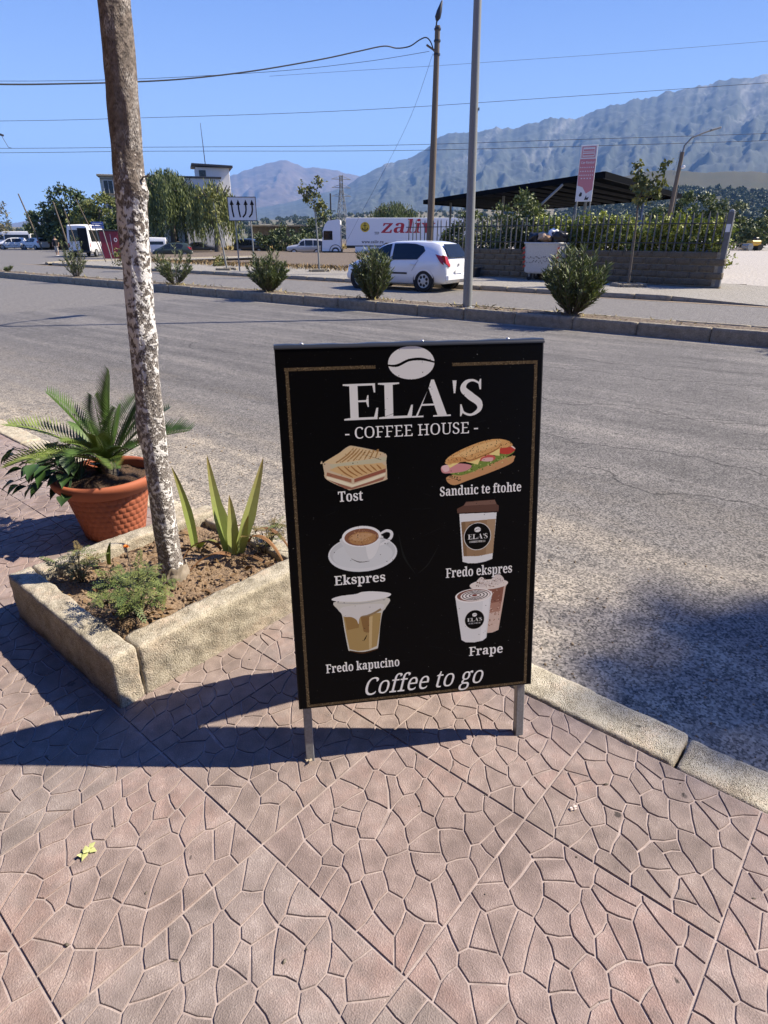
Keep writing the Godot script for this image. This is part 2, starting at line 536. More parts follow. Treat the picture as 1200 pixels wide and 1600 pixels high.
func road_map() -> Image:
	var w := 2048; var h := 1024
	var f1 := nimg(w, h, noise(FastNoiseLite.TYPE_SIMPLEX_SMOOTH, 0.008, 4, 31))
	var f2 := nimg(w, h, noise(FastNoiseLite.TYPE_SIMPLEX_SMOOTH, 0.05, 4, 32))
	# wear drawn out along the lanes
	var sim := noise(FastNoiseLite.TYPE_SIMPLEX_SMOOTH, 0.022, 5, 33).get_seamless_image(128, h)
	sim.convert(Image.FORMAT_L8)
	sim.resize(w, h, Image.INTERPOLATE_CUBIC)
	var f3 := sim.get_data()
	var d := PackedByteArray()
	d.resize(w * h * 3)
	for y in h:
		var p := 1.7 + 10.0 * y / h           # metres out from the camera across the road
		for x in w:
			var a := -16.0 + 24.0 * x / w
			var k := y * w + x
			var q := f1[k] / 255.0; var r := f2[k] / 255.0; var u := f3[k] / 255.0
			# sand swept to both kerbs, and thin films of it further out
			var near := p + (q - 0.5) * 1.2 + (u - 0.5) * 2.2 + (r - 0.5) * 0.9
			var dust := clampf(1.2 - (near - 1.8) * 0.42, 0.0, 1.0)
			dust *= dust * (0.55 + 0.75 * r)
			dust = maxf(dust, clampf(1.0 - (11.55 - p + (r - 0.5) * 0.35) * 3.2, 0.0, 1.0) * 0.9)
			dust = clampf(dust + (u - 0.56) * 0.30 + (q - 0.55) * 0.08, 0.0, 1.0)
			var g := 0.195 + (q - 0.5) * 0.05 + (r - 0.5) * 0.07 + (u - 0.5) * 0.12
			var cr := lerpf(g, 0.50 + (r - 0.5) * 0.2, dust); var cg := lerpf(g * 0.965, 0.45 + (r - 0.5) * 0.18, dust); var cb := lerpf(g * 0.925, 0.37 + (r - 0.5) * 0.12, dust)
			d[k * 3] = int(255 * pow(clampf(cr, 0, 1), 0.4545)); d[k * 3 + 1] = int(255 * pow(clampf(cg, 0, 1), 0.4545)); d[k * 3 + 2] = int(255 * pow(clampf(cb, 0, 1), 0.4545))
	var im := Image.create_from_data(w, h, false, Image.FORMAT_RGB8, d)
	# cracks wander along the lanes
	rng.seed = 51
	for s in [[-9.5, 8.6, 0.02, 12.0], [-6.8, 5.7, -0.12, 5.5], [-1.6, 4.4, -0.02, 6.0], [-2.0, 4.9, 0.12, 4.0], [-1.8, 6.4, 0.05, 6.0], [-4.4, 7.8, 0.1, 7.0], [-0.9, 5.6, 0.35, 2.2], [-8.0, 7.0, 0.22, 6.0], [-1.4, 8.2, 0.03, 6.5], [-5.0, 6.2, 0.01, 6.0], [-0.2, 3.5, 0.02, 4.0], [-12.0, 6.2, 0.03, 7.0]]:
		var a: float = s[0]; var p: float = s[1]; var an: float = s[2]; var left: float = s[3]
		while left > 0.0:
			an = lerpf(an, s[2], 0.12) + rf(-0.35, 0.35)
			var px := int((a + 16.0) / 24.0 * w); var py := int((p - 1.7) / 10.0 * h)
			if px > 1 and py > 1 and px < w - 3 and py < h - 3:
				var dk := rf(0.5, 0.85)
				for o in ([[0, 0], [1, 0], [0, 1]] if rf(0, 1) < 0.4 else [[0, 0], [1, 0]]):
					im.set_pixel(px + o[0], py + o[1], im.get_pixel(px + o[0], py + o[1]) * dk)
			a += cos(an) * 0.011; p += sin(an) * 0.011; left -= 0.011
	return im

func sheet(a0: float, a1: float, p0: float, p1: float, y: float, fr: Callable, na := 1, np := 1, uv := Rect2(0, 0, 1, 1)) -> ArrayMesh:
	var b := MB.new()
	for i in na:
		for j in np:
			var x0 := lerpf(a0, a1, float(i) / na); var x1 := lerpf(a0, a1, float(i + 1) / na)
			var z0 := lerpf(p0, p1, float(j) / np); var z1 := lerpf(p0, p1, float(j + 1) / np)
			var u := func(a: float, p: float) -> Vector2: return Vector2((a - uv.position.x) / uv.size.x, (p - uv.position.y) / uv.size.y)
			b.quad(fr.call(x0, z0, y), fr.call(x1, z0, y), fr.call(x1, z1, y), fr.call(x0, z1, y), u.call(x0, z0), u.call(x1, z0), u.call(x1, z1), u.call(x0, z1))
	return b.mesh()

func setting():
	# earth out to the horizon, then roads laid on it
	var g := MB.new()
	var R := 13000.0
	g.quad(Vector3(-R, -0.16, R), Vector3(R, -0.16, R), Vector3(R, -0.16, -R), Vector3(-R, -0.16, -R))
	part("ground", g.mesh(), M.dirt, self).set_meta("kind", "structure")
	var nr := part("road", sheet(-16, 8, 1.7, 11.7, -0.1, road, 24, 10, Rect2(-16, 1.7, 24, 10)), M.asphalt, self)
	nr.set_meta("kind", "structure")
	for s in [[-220.0, -16.0], [8.0, 120.0]]:
		part("road_stretch", sheet(s[0], s[1], 1.7, 11.7, -0.1, road, 8, 1), M.asphalt_far, self).set_meta("kind", "structure")
	part("far_road", sheet(-220, 120, 12.2, 18.3, -0.1, road, 16, 1), M.asphalt_far, self).set_meta("kind", "structure")

# ---------------------------------------------------------------- stamped paving
func inset(pl: PackedVector2Array, d: float) -> PackedVector2Array:
	var out := PackedVector2Array()
	var m := pl.size()
	for k in m:
		var e1 := (pl[k] - pl[(k - 1 + m) % m]).normalized(); var e2 := (pl[(k + 1) % m] - pl[k]).normalized()
		var n1 := Vector2(-e1.y, e1.x); var n2 := Vector2(-e2.y, e2.x)
		var q := 1.0 + n1.dot(n2)
		out.append(pl[k] + (n1 + n2) / maxf(q, 0.45) * d)
	return out

func tile_mesh(w: float, d: float, sd: int) -> ArrayMesh:
	var r := RandomNumberGenerator.new()
	r.seed = sd
	var nx := 7; var nz := int(round(d / w * 7.0))
	var seeds := []
	for i in nx:
		for j in nz:
			seeds.append(Vector2((i + 0.5 + r.randf_range(-0.52, 0.52)) * w / nx, (j + 0.5 + r.randf_range(-0.52, 0.52)) * d / nz))
	var long := Vector2(0.65, 0.76)       # cells are drawn out this way
	var wob := noise(FastNoiseLite.TYPE_SIMPLEX, 55.0, 1, sd)
	var cells := []
	for s in seeds:
		var pl := PackedVector2Array([Vector2(0, 0), Vector2(w, 0), Vector2(w, d), Vector2(0, d)])
		for o in seeds:
			if o == s or (o - s).length() > 0.5: continue
			var mid: Vector2 = (s + o) * 0.5; var nn: Vector2 = o - s
			nn = (nn - long * (0.52 * nn.dot(long))).normalized()
			var cut := PackedVector2Array()
			for k in pl.size():
				var a := pl[k]; var b := pl[(k + 1) % pl.size()]
				var da: float = (a - mid).dot(nn); var db: float = (b - mid).dot(nn)
				if da <= 0: cut.append(a)
				if (da < 0 and db > 0) or (da > 0 and db < 0): cut.append(a.lerp(b, da / (da - db)))
			pl = cut
			if pl.size() < 3: break
		if pl.size() < 3: continue
		# drop tiny edges, then bend the long ones
		var q := PackedVector2Array()
		for k in pl.size():
			if (pl[(k + 1) % pl.size()] - pl[k]).length() > 0.006: q.append(pl[k])
		var z := PackedVector2Array()
		for k in q.size():
			var a := q[k]; var b := q[(k + 1) % q.size()]
			z.append(a)
			var m := (a + b) * 0.5
			var edge := (absf(a.x - b.x) < 1e-5 and (a.x < 1e-5 or a.x > w - 1e-5)) or (absf(a.y - b.y) < 1e-5 and (a.y < 1e-5 or a.y > d - 1e-5))
			if not edge and a.distance_to(b) > 0.05:
				var e := (b - a).normalized()
				if e.x < 0: e = -e
				z.append(m + Vector2(-e.y, e.x) * wob.get_noise_2d(m.x, m.y) * 0.005)
		if z.size() >= 3: cells.append(z)
	var top := MB.new(); var low := MB.new()
	for c in cells:
		var pl: PackedVector2Array = c
		var area := 0.0
		for k in pl.size(): area += pl[k].cross(pl[(k + 1) % pl.size()])
		if area < 0: pl.reverse()
		if absf(area) < 0.0003: continue
		var sm := clampf(sqrt(absf(area)) / 0.05, 0.3, 1.0)
		var i0 := inset(pl, 0.0024 * sm); var i1 := inset(pl, 0.0028 * sm); var i2 := inset(pl, 0.0038 * sm)
		var lift := r.randf_range(-0.0006, 0.0006)
		var ids := Geometry2D.triangulate_polygon(i2)
		for k in range(0, ids.size(), 3):
			var a := i2[ids[k]]; var b := i2[ids[k + 1]]; var e := i2[ids[k + 2]]
			if (b - a).cross(e - a) > 0:
				var sw := b; b = e; e = sw
			top.tri(Vector3(a.x, lift, a.y), Vector3(b.x, lift, b.y), Vector3(e.x, lift, e.y))
		for k in pl.size():
			var j := (k + 1) % pl.size()
			top.quad(Vector3(i1[j].x, -0.0012, i1[j].y), Vector3(i1[k].x, -0.0012, i1[k].y), Vector3(i2[k].x, lift, i2[k].y), Vector3(i2[j].x, lift, i2[j].y))
			top.quad(Vector3(i0[j].x, -0.0042, i0[j].y), Vector3(i0[k].x, -0.0042, i0[k].y), Vector3(i1[k].x, -0.0012, i1[k].y), Vector3(i1[j].x, -0.0012, i1[j].y))
	low.quad(Vector3(0.001, -0.0037, d - 0.001), Vector3(w - 0.001, -0.0037, d - 0.001), Vector3(w - 0.001, -0.0037, 0.001), Vector3(0.001, -0.0037, 0.001))
	return low.add_to(top.mesh())

func paving():
	var pv := struct("pavement", Vector3.ZERO, -PITCH_PAVE)
	var base := MB.new()
	base.box(Transform3D(Basis(), Vector3(-5, -0.1045, 2.2 - 1.66 + 0.0)), Vector3(60, 0.2, 4.4))
	part("paving_bed", base.mesh(), M.groove, pv)
	var full := []; var cutr := []
	for k in 7: full.append(tile_mesh(0.4985, 0.5335, 100 + k))
	for k in 4: cutr.append(tile_mesh(0.4985, 0.466, 200 + k))
	rng.seed = 61
	for row in range(-3, 3):
		for column in range(-15, 7):
			var p0 := 0.12 + 0.535 * row
			var last := row == 2
			var o := part("paving_tile", (cutr if last else full)[rng.randi() % (4 if last else 7)], null, pv)
			var m: Material = M.tile[rng.randi() % 5]
			o.set_surface_override_material(0, m)
			o.set_surface_override_material(1, M.groove)
			var deep := 0.466 if last else 0.5335
			var spin := rng.randi() % 2 == 0
			o.position = Vector3(column * 0.5 + 0.0007, rf(-0.0008, 0.0008), -p0 - 0.0007)
			if spin:
				o.rotation.y = PI
				o.position += Vector3(0.4985, 0, 0)
			if not spin: o.position.z -= deep
			o.rotation.x = rf(-0.0016, 0.0016)
	# kerb of worn concrete stones
	var kb := struct("kerb", Vector3.ZERO, -PITCH_PAVE)
	var st := []
	for k in 3: st.append(rough_block(Vector3(0.992, 0.3, 0.165), Vector3i(60, 12, 10), 0.009, 0.007, 14.0, 300 + k))
	for k in range(-16, 6):
		var o := part("kerb_stone", st[posmod(k * 5, 3)], M.kerb, kb)
		o.position = Vector3(-0.24 + k + 0.5, -0.145 + rf(-0.006, 0.006), -1.745)
		o.rotation = Vector3(rf(-0.01, 0.01), rf(-0.006, 0.006), rf(-0.004, 0.004))
	# grit gathered along the kerb
	var peb := rough_block(Vector3(0.014, 0.009, 0.012), Vector3i(2, 2, 2), 0.004, 0.003, 60.0, 5)
	var mm := MultiMesh.new()
	mm.transform_format = MultiMesh.TRANSFORM_3D
	mm.mesh = peb
	mm.instance_count = 1900
	for k in 1900:
		var q := 1.85 + absf(rng.randfn(0, 0.75))
		var s := 0.25 + absf(rng.randfn(0, 0.36))
		mm.set_instance_transform(k, Transform3D(Basis.from_euler(Vector3(rf(0, 6), rf(0, 6), rf(0, 6))).scaled(Vector3.ONE * s), pave(rf(-7, 3.0), q, -0.099)))
	var gr := MultiMeshInstance3D.new()
	gr.name = "grit"
	gr.multimesh = mm
	gr.material_override = M.sand
	add_child(gr)
	gr.set_meta("kind", "stuff")
	gr.set_meta("label", "loose grit on the asphalt along the near kerb")
	gr.set_meta("category", "grit")
	# crumbs, twigs and small stones on the paving
	rng.seed = 63
	var dm := MultiMesh.new()
	dm.transform_format = MultiMesh.TRANSFORM_3D
	dm.mesh = rough_block(Vector3(0.012, 0.006, 0.008), Vector3i(2, 2, 2), 0.003, 0.004, 70.0, 8)
	dm.instance_count = 260
	for k in 260:
		var s := 0.2 + absf(rng.randfn(0, 0.38))
		dm.set_instance_transform(k, Transform3D(Basis(Vector3.UP, rf(0, 6)).scaled(Vector3(s * rf(0.6, 2.2), s, s)), pave(rf(-4.5, 2.0), rf(-0.2, 1.64), 0.001 if k % 2 else -0.003)))
	var ds := MultiMeshInstance3D.new()
	ds.name = "debris"
	ds.multimesh = dm
	ds.material_override = M.bark
	add_child(ds)
	ds.set_meta("kind", "stuff")
	ds.set_meta("label", "dark crumbs and twigs strewn over the pink paving")
	ds.set_meta("category", "debris")

# ---------------------------------------------------------------- sandwich board
const DPM := 1397.0
var pr: Image

func fill(pts: Array, c: Color):
	var xs := []
	var y0 := 1e9; var y1 := -1e9
	var q := []
	for p in pts:
		var s := Vector2(p[0] * DPM, (1.055 - p[1]) * DPM)
		q.append(s); y0 = minf(y0, s.y); y1 = maxf(y1, s.y)
	for y in range(maxi(0, int(y0)), mini(pr.get_height() - 1, int(y1)) + 1):
		var yy := y + 0.5
		xs.clear()
		for k in q.size():
			var a: Vector2 = q[k]; var b: Vector2 = q[(k + 1) % q.size()]
			if (a.y <= yy) != (b.y <= yy): xs.append(a.x + (b.x - a.x) * (yy - a.y) / (b.y - a.y))
		xs.sort()
		for k in range(0, xs.size() - 1, 2):
			var l := int(round(xs[k])); var r := int(round(xs[k + 1]))
			if r > l: pr.fill_rect(Rect2i(l, y, r - l, 1), c)

func ell(cx: float, cy: float, rx: float, ry: float, rot := 0.0, n := 40, a0 := 0.0, a1 := TAU) -> Array:
	var o := []
	for k in n:
		var an := lerpf(a0, a1, float(k) / (n - 1 if a1 - a0 < TAU - 0.01 else n))
		var p := Vector2(rx * cos(an), ry * sin(an)).rotated(rot)
		o.append([cx + p.x, cy + p.y])
	return o

func smooth(pts: Array, n := 6) -> Array:
	var o := []
	var m := pts.size()
	for k in m:
		var a := Vector2(pts[(k - 1 + m) % m][0], pts[(k - 1 + m) % m][1]); var b := Vector2(pts[k][0], pts[k][1])
		var c := Vector2(pts[(k + 1) % m][0], pts[(k + 1) % m][1]); var d := Vector2(pts[(k + 2) % m][0], pts[(k + 2) % m][1])
		for s in n:
			var p := b.cubic_interpolate(c, a, d, float(s) / n)
			o.append([p.x, p.y])
	return o

func stroke(pts: Array, wd: Array, c: Color, n := 8):
	var l := []; var r := []
	for k in pts.size() - 1:
		var a := Vector2(pts[maxi(k - 1, 0)][0], pts[maxi(k - 1, 0)][1]); var b := Vector2(pts[k][0], pts[k][1])
		var cc := Vector2(pts[k + 1][0], pts[k + 1][1]); var d := Vector2(pts[mini(k + 2, pts.size() - 1)][0], pts[mini(k + 2, pts.size() - 1)][1])
		for s in n + (1 if k == pts.size() - 2 else 0):
			var tt := float(s) / n
			var p := b.cubic_interpolate(cc, a, d, tt)
			var q := b.cubic_interpolate(cc, a, d, tt + 0.02)
			var nn := (q - p).normalized().orthogonal() * lerpf(wd[k], wd[k + 1], tt) * 0.5
			l.append([p.x + nn.x, p.y + nn.y]); r.push_front([p.x - nn.x, p.y - nn.y])
	fill(l + r, c)

# the shop's lettering: E L A ' S with thick stems and thin serifs, from a baseline corner
func masthead(ox: float, oy: float, s: float, c: Color):
	var P := func(pts: Array):
		fill(pts.map(func(p): return [ox + p[0] * s, oy + p[1] * s]), c)
	# E
	P.call([[0.017, 0], [0.017, 0.094], [0.039, 0.094], [0.039, 0.0]])
	P.call([[0.0, 0.0], [0.0, 0.004], [0.017, 0.006], [0.039, 0.006], [0.080, 0.006], [0.087, 0.030], [0.092, 0.030], [0.089, 0.0]])
	P.call([[0.0, 0.094], [0.0, 0.090], [0.017, 0.088], [0.078, 0.088], [0.081, 0.070], [0.085, 0.070], [0.085, 0.094]])
	P.call([[0.039, 0.046], [0.039, 0.051], [0.060, 0.051], [0.064, 0.064], [0.067, 0.064], [0.067, 0.033], [0.064, 0.033], [0.060, 0.046]])
	# L
	P.call([[0.110, 0], [0.110, 0.094], [0.132, 0.094], [0.132, 0.0]])
	P.call([[0.093, 0.0], [0.093, 0.004], [0.110, 0.006], [0.170, 0.006], [0.181, 0.034], [0.186, 0.034], [0.182, 0.0]])
	P.call([[0.093, 0.094], [0.093, 0.090], [0.110, 0.088], [0.132, 0.088], [0.150, 0.090], [0.150, 0.094]])
	# A
	P.call([[0.236, 0.098], [0.244, 0.098], [0.279, 0.004], [0.253, 0.004], [0.229, 0.076]])
	P.call([[0.229, 0.076], [0.237, 0.096], [0.199, 0.004], [0.193, 0.004]])
	P.call([[0.208, 0.030], [0.208, 0.035], [0.250, 0.035], [0.250, 0.030]])
	P.call([[0.183, 0.0], [0.183, 0.004], [0.214, 0.004], [0.214, 0.0]])
	P.call([[0.241, 0.0], [0.241, 0.004], [0.290, 0.004], [0.290, 0.0]])
	# apostrophe
	P.call([[0.2945, 0.094], [0.306, 0.094], [0.3025, 0.060], [0.298, 0.060]])
	# S
	var sp := [[0.0595, 0.074], [0.053, 0.086], [0.036, 0.093], [0.018, 0.087], [0.012, 0.070], [0.032, 0.051], [0.055, 0.033], [0.056, 0.014], [0.034, 0.001], [0.013, 0.008], [0.006, 0.024]]
	stroke(sp.map(func(p): return [ox + (0.313 + p[0]) * s, oy + p[1] * s]), [0.003, 0.005, 0.006, 0.011, 0.018, 0.021, 0.019, 0.012, 0.006, 0.006, 0.003].map(func(w): return w * s), c)
	P.call([[0.370, 0.068], [0.374, 0.068], [0.374, 0.096], [0.371, 0.096], [0.366, 0.085]])
	P.call([[0.316, 0.030], [0.320, 0.030], [0.326, 0.012], [0.319, -0.002], [0.316, -0.002]])

func bean(cx: float, cy: float, rx: float, ry: float, c: Color, gap: Color):
	fill(ell(cx, cy, rx, ry), c)
	stroke([[cx - rx * 1.05, cy - ry * 0.10], [cx - rx * 0.62, cy - ry * 0.14], [cx - rx * 0.1, cy + ry * 0.16], [cx + rx * 0.45, cy + ry * 0.20], [cx + rx * 1.05, cy - ry * 0.02]], [0.05 * rx, 0.11 * rx, 0.10 * rx, 0.11 * rx, 0.05 * rx], gap)

func cl(r: int, g: int, b: int) -> Color:
	return Color(r / 255.0, g / 255.0, b / 255.0)

func roundel(cx: float, cy: float, r: float):
	fill(ell(cx, cy, r, r * 1.02), cl(214, 212, 206))
	fill(ell(cx, cy, r * 0.95, r * 0.97), cl(15, 14, 14))
	bean(cx, cy + r * 0.50, r * 0.24, r * 0.19, cl(225, 225, 222), cl(15, 14, 14))
	masthead(cx - r * 0.72, cy - r * 0.18, r * 1.44 / 0.374, cl(228, 228, 224))
	for k in 11:
		var x := cx - r * 0.58 + k * r * 0.105 + (r * 0.03 if k > 5 else 0.0)
		fill([[x, cy - r * 0.44], [x + r * 0.075, cy - r * 0.44], [x + r * 0.075, cy - r * 0.30], [x, cy - r * 0.30]], cl(205, 205, 202))
		fill([[x + r * 0.025, cy - r * 0.41], [x + r * 0.055, cy - r * 0.41], [x + r * 0.055, cy - r * 0.335], [x + r * 0.025, cy - r * 0.335]], cl(15, 14, 14))

func speck(pts_in: Array, n: int, c: Array, s: float):
	# small marks scattered inside a printed shape
	var q := PackedVector2Array(pts_in.map(func(p): return Vector2(p[0], p[1])))
	var lo := q[0]; var hi := q[0]
	for p in q: lo = lo.min(p); hi = hi.max(p)
	var k := 0
	while k < n:
		var p := Vector2(rf(lo.x, hi.x), rf(lo.y, hi.y))
		k += 1
		if Geometry2D.is_point_in_polygon(p, q):
			fill(ell(p.x, p.y, s * rf(0.4, 1.2), s * rf(0.25, 0.7), rf(0, 3.0), 8), c[rng.randi() % c.size()])

func print_sheet() -> Image:
	pr = Image.create_empty(1024, 1474, false, Image.FORMAT_RGB8)
	pr.fill(cl(13, 13, 14))
	rng.seed = 71
	var ink := cl(13, 13, 14)
	# worn gold rule
	var gold := cl(92, 78, 58)
	for r in [[0.022, 0.993, 0.263, 1.001], [0.473, 0.993, 0.716, 1.001], [0.024, 0.008, 0.033, 1.001], [0.707, 0.010, 0.716, 1.001], [0.024, 0.006, 0.716, 0.014]]:
		fill([[r[0], r[1]], [r[2], r[1]], [r[2], r[3]], [r[0], r[3]]], gold)
		for k in int((r[2] - r[0] + r[3] - r[1]) * 900):
			fill(ell(rf(r[0], r[2]), rf(r[1], r[3]), rf(0.0006, 0.002), rf(0.0005, 0.0012), 0, 7), [cl(60, 49, 36), cl(44, 38, 30), cl(136, 120, 94), cl(78, 66, 48)][rng.randi() % 4])
	bean(0.360, 1.005, 0.0635, 0.0435, cl(216, 216, 213), ink)
	masthead(0.173, 0.859, 1.02, cl(222, 222, 218))
	# toasted sandwich
	fill(smooth([[0.108, 0.752], [0.106, 0.744], [0.150, 0.768], [0.180, 0.788], [0.200, 0.788], [0.268, 0.770], [0.286, 0.760], [0.285, 0.742], [0.286, 0.700], [0.278, 0.688], [0.190, 0.668], [0.172, 0.670], [0.118, 0.700], [0.112, 0.722]], 5), cl(206, 186, 154))
	fill([[0.112, 0.748], [0.184, 0.787], [0.198, 0.787], [0.276, 0.766], [0.262, 0.753], [0.140, 0.741]], cl(214, 190, 146))
	for k in 8: stroke([[0.146 + k * 0.0155, 0.745 + k * 0.001], [0.176 + k * 0.0125, 0.764 + k * 0.0015], [0.196 + k * 0.0085, 0.784 - k * 0.002]], [0.003, 0.0045, 0.002], cl(166, 128, 80))
	fill([[0.128, 0.741], [0.262, 0.752], [0.286, 0.756], [0.285, 0.742], [0.250, 0.738], [0.134, 0.728]], cl(196, 190, 158))
	fill([[0.126, 0.726], [0.150, 0.735], [0.272, 0.738], [0.284, 0.728], [0.282, 0.722], [0.196, 0.699], [0.186, 0.700]], cl(210, 176, 124))
	for k in 7: stroke([[0.150 + k * 0.018, 0.734], [0.168 + k * 0.0165, 0.716 + k * 0.0014], [0.190 + k * 0.0135, 0.702 + k * 0.003]], [0.0025, 0.0045, 0.002], cl(158, 112, 66))
	fill([[0.194, 0.697], [0.283, 0.722], [0.283, 0.712], [0.194, 0.687]], cl(150, 92, 72))
	fill([[0.120, 0.720], [0.186, 0.697], [0.186, 0.687], [0.118, 0.711]], cl(160, 110, 84))
	fill([[0.118, 0.709], [0.150, 0.698], [0.190, 0.682], [0.240, 0.697], [0.282, 0.710], [0.281, 0.703], [0.236, 0.686], [0.188, 0.675], [0.148, 0.688], [0.118, 0.702]], cl(232, 222, 190))
	fill([[0.122, 0.699], [0.186, 0.673], [0.280, 0.699], [0.274, 0.690], [0.186, 0.668], [0.168, 0.671]], cl(152, 104, 84))
	speck([[0.13, 0.745], [0.19, 0.782], [0.27, 0.764], [0.26, 0.74]], 60, [cl(120, 86, 50), cl(228, 208, 170)], 0.0016)
	# long filled roll
	fill(smooth([[0.456, 0.686], [0.462, 0.670], [0.482, 0.663], [0.520, 0.674], [0.590, 0.695], [0.646, 0.716], [0.655, 0.728], [0.650, 0.738], [0.560, 0.715], [0.480, 0.694]], 5), cl(196, 148, 102))
	fill(smooth([[0.466, 0.700], [0.500, 0.690], [0.560, 0.708], [0.620, 0.730], [0.650, 0.745], [0.652, 0.752], [0.600, 0.742], [0.520, 0.716]], 5), cl(120, 140, 66))
	speck([[0.47, 0.684], [0.56, 0.70], [0.65, 0.73], [0.65, 0.752], [0.56, 0.725], [0.48, 0.702]], 260, [cl(90, 116, 44), cl(168, 186, 96), cl(208, 206, 140), cl(60, 74, 30)], 0.0028)
	fill(smooth([[0.441, 0.716], [0.446, 0.700], [0.470, 0.698], [0.512, 0.702], [0.530, 0.716], [0.500, 0.724], [0.462, 0.722]], 5), cl(206, 142, 142))
	fill(smooth([[0.442, 0.718], [0.450, 0.703], [0.464, 0.706], [0.460, 0.722]], 5), cl(226, 190, 188))
	fill(smooth([[0.552, 0.730], [0.586, 0.726], [0.600, 0.736], [0.580, 0.748], [0.556, 0.742]], 5), cl(196, 92, 84))
	fill(smooth([[0.560, 0.728], [0.588, 0.726], [0.592, 0.736], [0.566, 0.736]], 5), cl(222, 176, 170))
	fill(smooth([[0.612, 0.748], [0.640, 0.744], [0.658, 0.756], [0.644, 0.766], [0.616, 0.764]], 5), cl(190, 70, 58))
	stroke([[0.616, 0.766], [0.640, 0.769], [0.658, 0.758]], [0.002, 0.005, 0.003], cl(232, 214, 200))
	for tri3 in [[[0.456, 0.728], [0.466, 0.713], [0.500, 0.730]], [[0.512, 0.728], [0.548, 0.718], [0.560, 0.744]], [[0.576, 0.746], [0.612, 0.740], [0.612, 0.762]]]: fill(tri3, cl(236, 216, 140))
	var roll := smooth([[0.452, 0.728], [0.462, 0.744], [0.500, 0.764], [0.560, 0.784], [0.604, 0.789], [0.636, 0.782], [0.650, 0.770], [0.640, 0.764], [0.612, 0.761], [0.580, 0.746], [0.530, 0.728], [0.505, 0.730], [0.480, 0.728], [0.466, 0.722]], 5)
	fill(roll, cl(214, 166, 106))
	fill(smooth([[0.470, 0.740], [0.520, 0.764], [0.580, 0.781], [0.616, 0.784], [0.600, 0.770], [0.540, 0.752], [0.500, 0.740]], 5), cl(226, 186, 126))
	fill(smooth([[0.458, 0.728], [0.476, 0.742], [0.504, 0.742], [0.526, 0.730], [0.500, 0.728], [0.480, 0.726]], 5), cl(204, 150, 92))
	stroke([[0.500, 0.744], [0.522, 0.732], [0.560, 0.742], [0.604, 0.760], [0.616, 0.776]], [0.001, 0.0025, 0.003, 0.0025, 0.001], cl(150, 100, 56))
	speck(roll, 230, [cl(30, 22, 18), cl(52, 36, 24), cl(160, 112, 64)], 0.0019)
	speck([[0.46, 0.684], [0.50, 0.672], [0.50, 0.684], [0.47, 0.69]], 30, [cl(40, 30, 22)], 0.0022)
	# paper cup with a lid
	fill([[0.494, 0.580], [0.607, 0.577], [0.596, 0.432], [0.574, 0.425], [0.548, 0.422], [0.522, 0.424], [0.505, 0.430]], cl(222, 224, 222))
	fill([[0.500, 0.552], [0.604, 0.555], [0.598, 0.450], [0.552, 0.444], [0.508, 0.447]], cl(150, 122, 92))
	fill([[0.578, 0.554], [0.604, 0.555], [0.598, 0.450], [0.576, 0.447]], cl(166, 140, 110))
	fill([[0.500, 0.552], [0.512, 0.552], [0.518, 0.446], [0.508, 0.447]], cl(128, 102, 74))
	fill([[0.487, 0.592], [0.489, 0.577], [0.612, 0.574], [0.613, 0.594], [0.606, 0.599], [0.600, 0.613], [0.514, 0.612], [0.508, 0.602]], cl(96, 70, 60))
	fill([[0.514, 0.610], [0.600, 0.612], [0.606, 0.599], [0.508, 0.600]], cl(120, 92, 80))
	fill([[0.489, 0.580], [0.612, 0.577], [0.612, 0.574], [0.489, 0.577]], cl(48, 34, 30))
	roundel(0.5495, 0.505, 0.0415)
	# espresso cup on a saucer
	fill(ell(0.2105, 0.478, 0.0995, 0.054), cl(216, 219, 219))
	fill(ell(0.2105, 0.481, 0.094, 0.047), cl(196, 200, 200))
	fill(ell(0.2105, 0.474, 0.086, 0.040), cl(208, 212, 212))
	stroke([[0.262, 0.534], [0.280, 0.542], [0.294, 0.536], [0.292, 0.520], [0.272, 0.506], [0.252, 0.500]], [0.006, 0.008, 0.009, 0.009, 0.008, 0.006], cl(222, 224, 223))
	fill(smooth([[0.153, 0.530], [0.158, 0.500], [0.172, 0.472], [0.196, 0.457], [0.226, 0.457], [0.248, 0.474], [0.260, 0.502], [0.264, 0.530]], 5), cl(206, 209, 208))
	fill(smooth([[0.222, 0.520], [0.226, 0.462], [0.248, 0.476], [0.262, 0.526]], 5), cl(222, 224, 222))
	stroke([[0.176, 0.466], [0.200, 0.454], [0.230, 0.455]], [0.001, 0.0032, 0.001], cl(108, 108, 106))
	fill(ell(0.2085, 0.530, 0.0560, 0.0310), cl(232, 233, 231))
	fill(ell(0.2085, 0.528, 0.0490, 0.0255), cl(134, 92, 70))
	fill(ell(0.2110, 0.524, 0.0400, 0.0190), cl(172, 130, 86))
	fill(smooth([[0.176, 0.524], [0.188, 0.536], [0.214, 0.540], [0.240, 0.534], [0.228, 0.526], [0.204, 0.518]], 5), cl(190, 152, 112))
	speck(ell(0.21, 0.528, 0.046, 0.023), 90, [cl(206, 168, 130), cl(120, 80, 60), cl(184, 140, 84)], 0.002)
	# glass of iced coffee under foam
	fill(smooth([[0.128, 0.340], [0.132, 0.312], [0.142, 0.296], [0.147, 0.250], [0.155, 0.190], [0.160, 0.178], [0.196, 0.168], [0.236, 0.174], [0.246, 0.184], [0.254, 0.250], [0.262, 0.292], [0.272, 0.306], [0.276, 0.338]], 5), cl(204, 202, 190))
	fill([[0.146, 0.290], [0.258, 0.292], [0.250, 0.230], [0.242, 0.186], [0.216, 0.176], [0.186, 0.175], [0.160, 0.184], [0.153, 0.230]], cl(168, 142, 92))
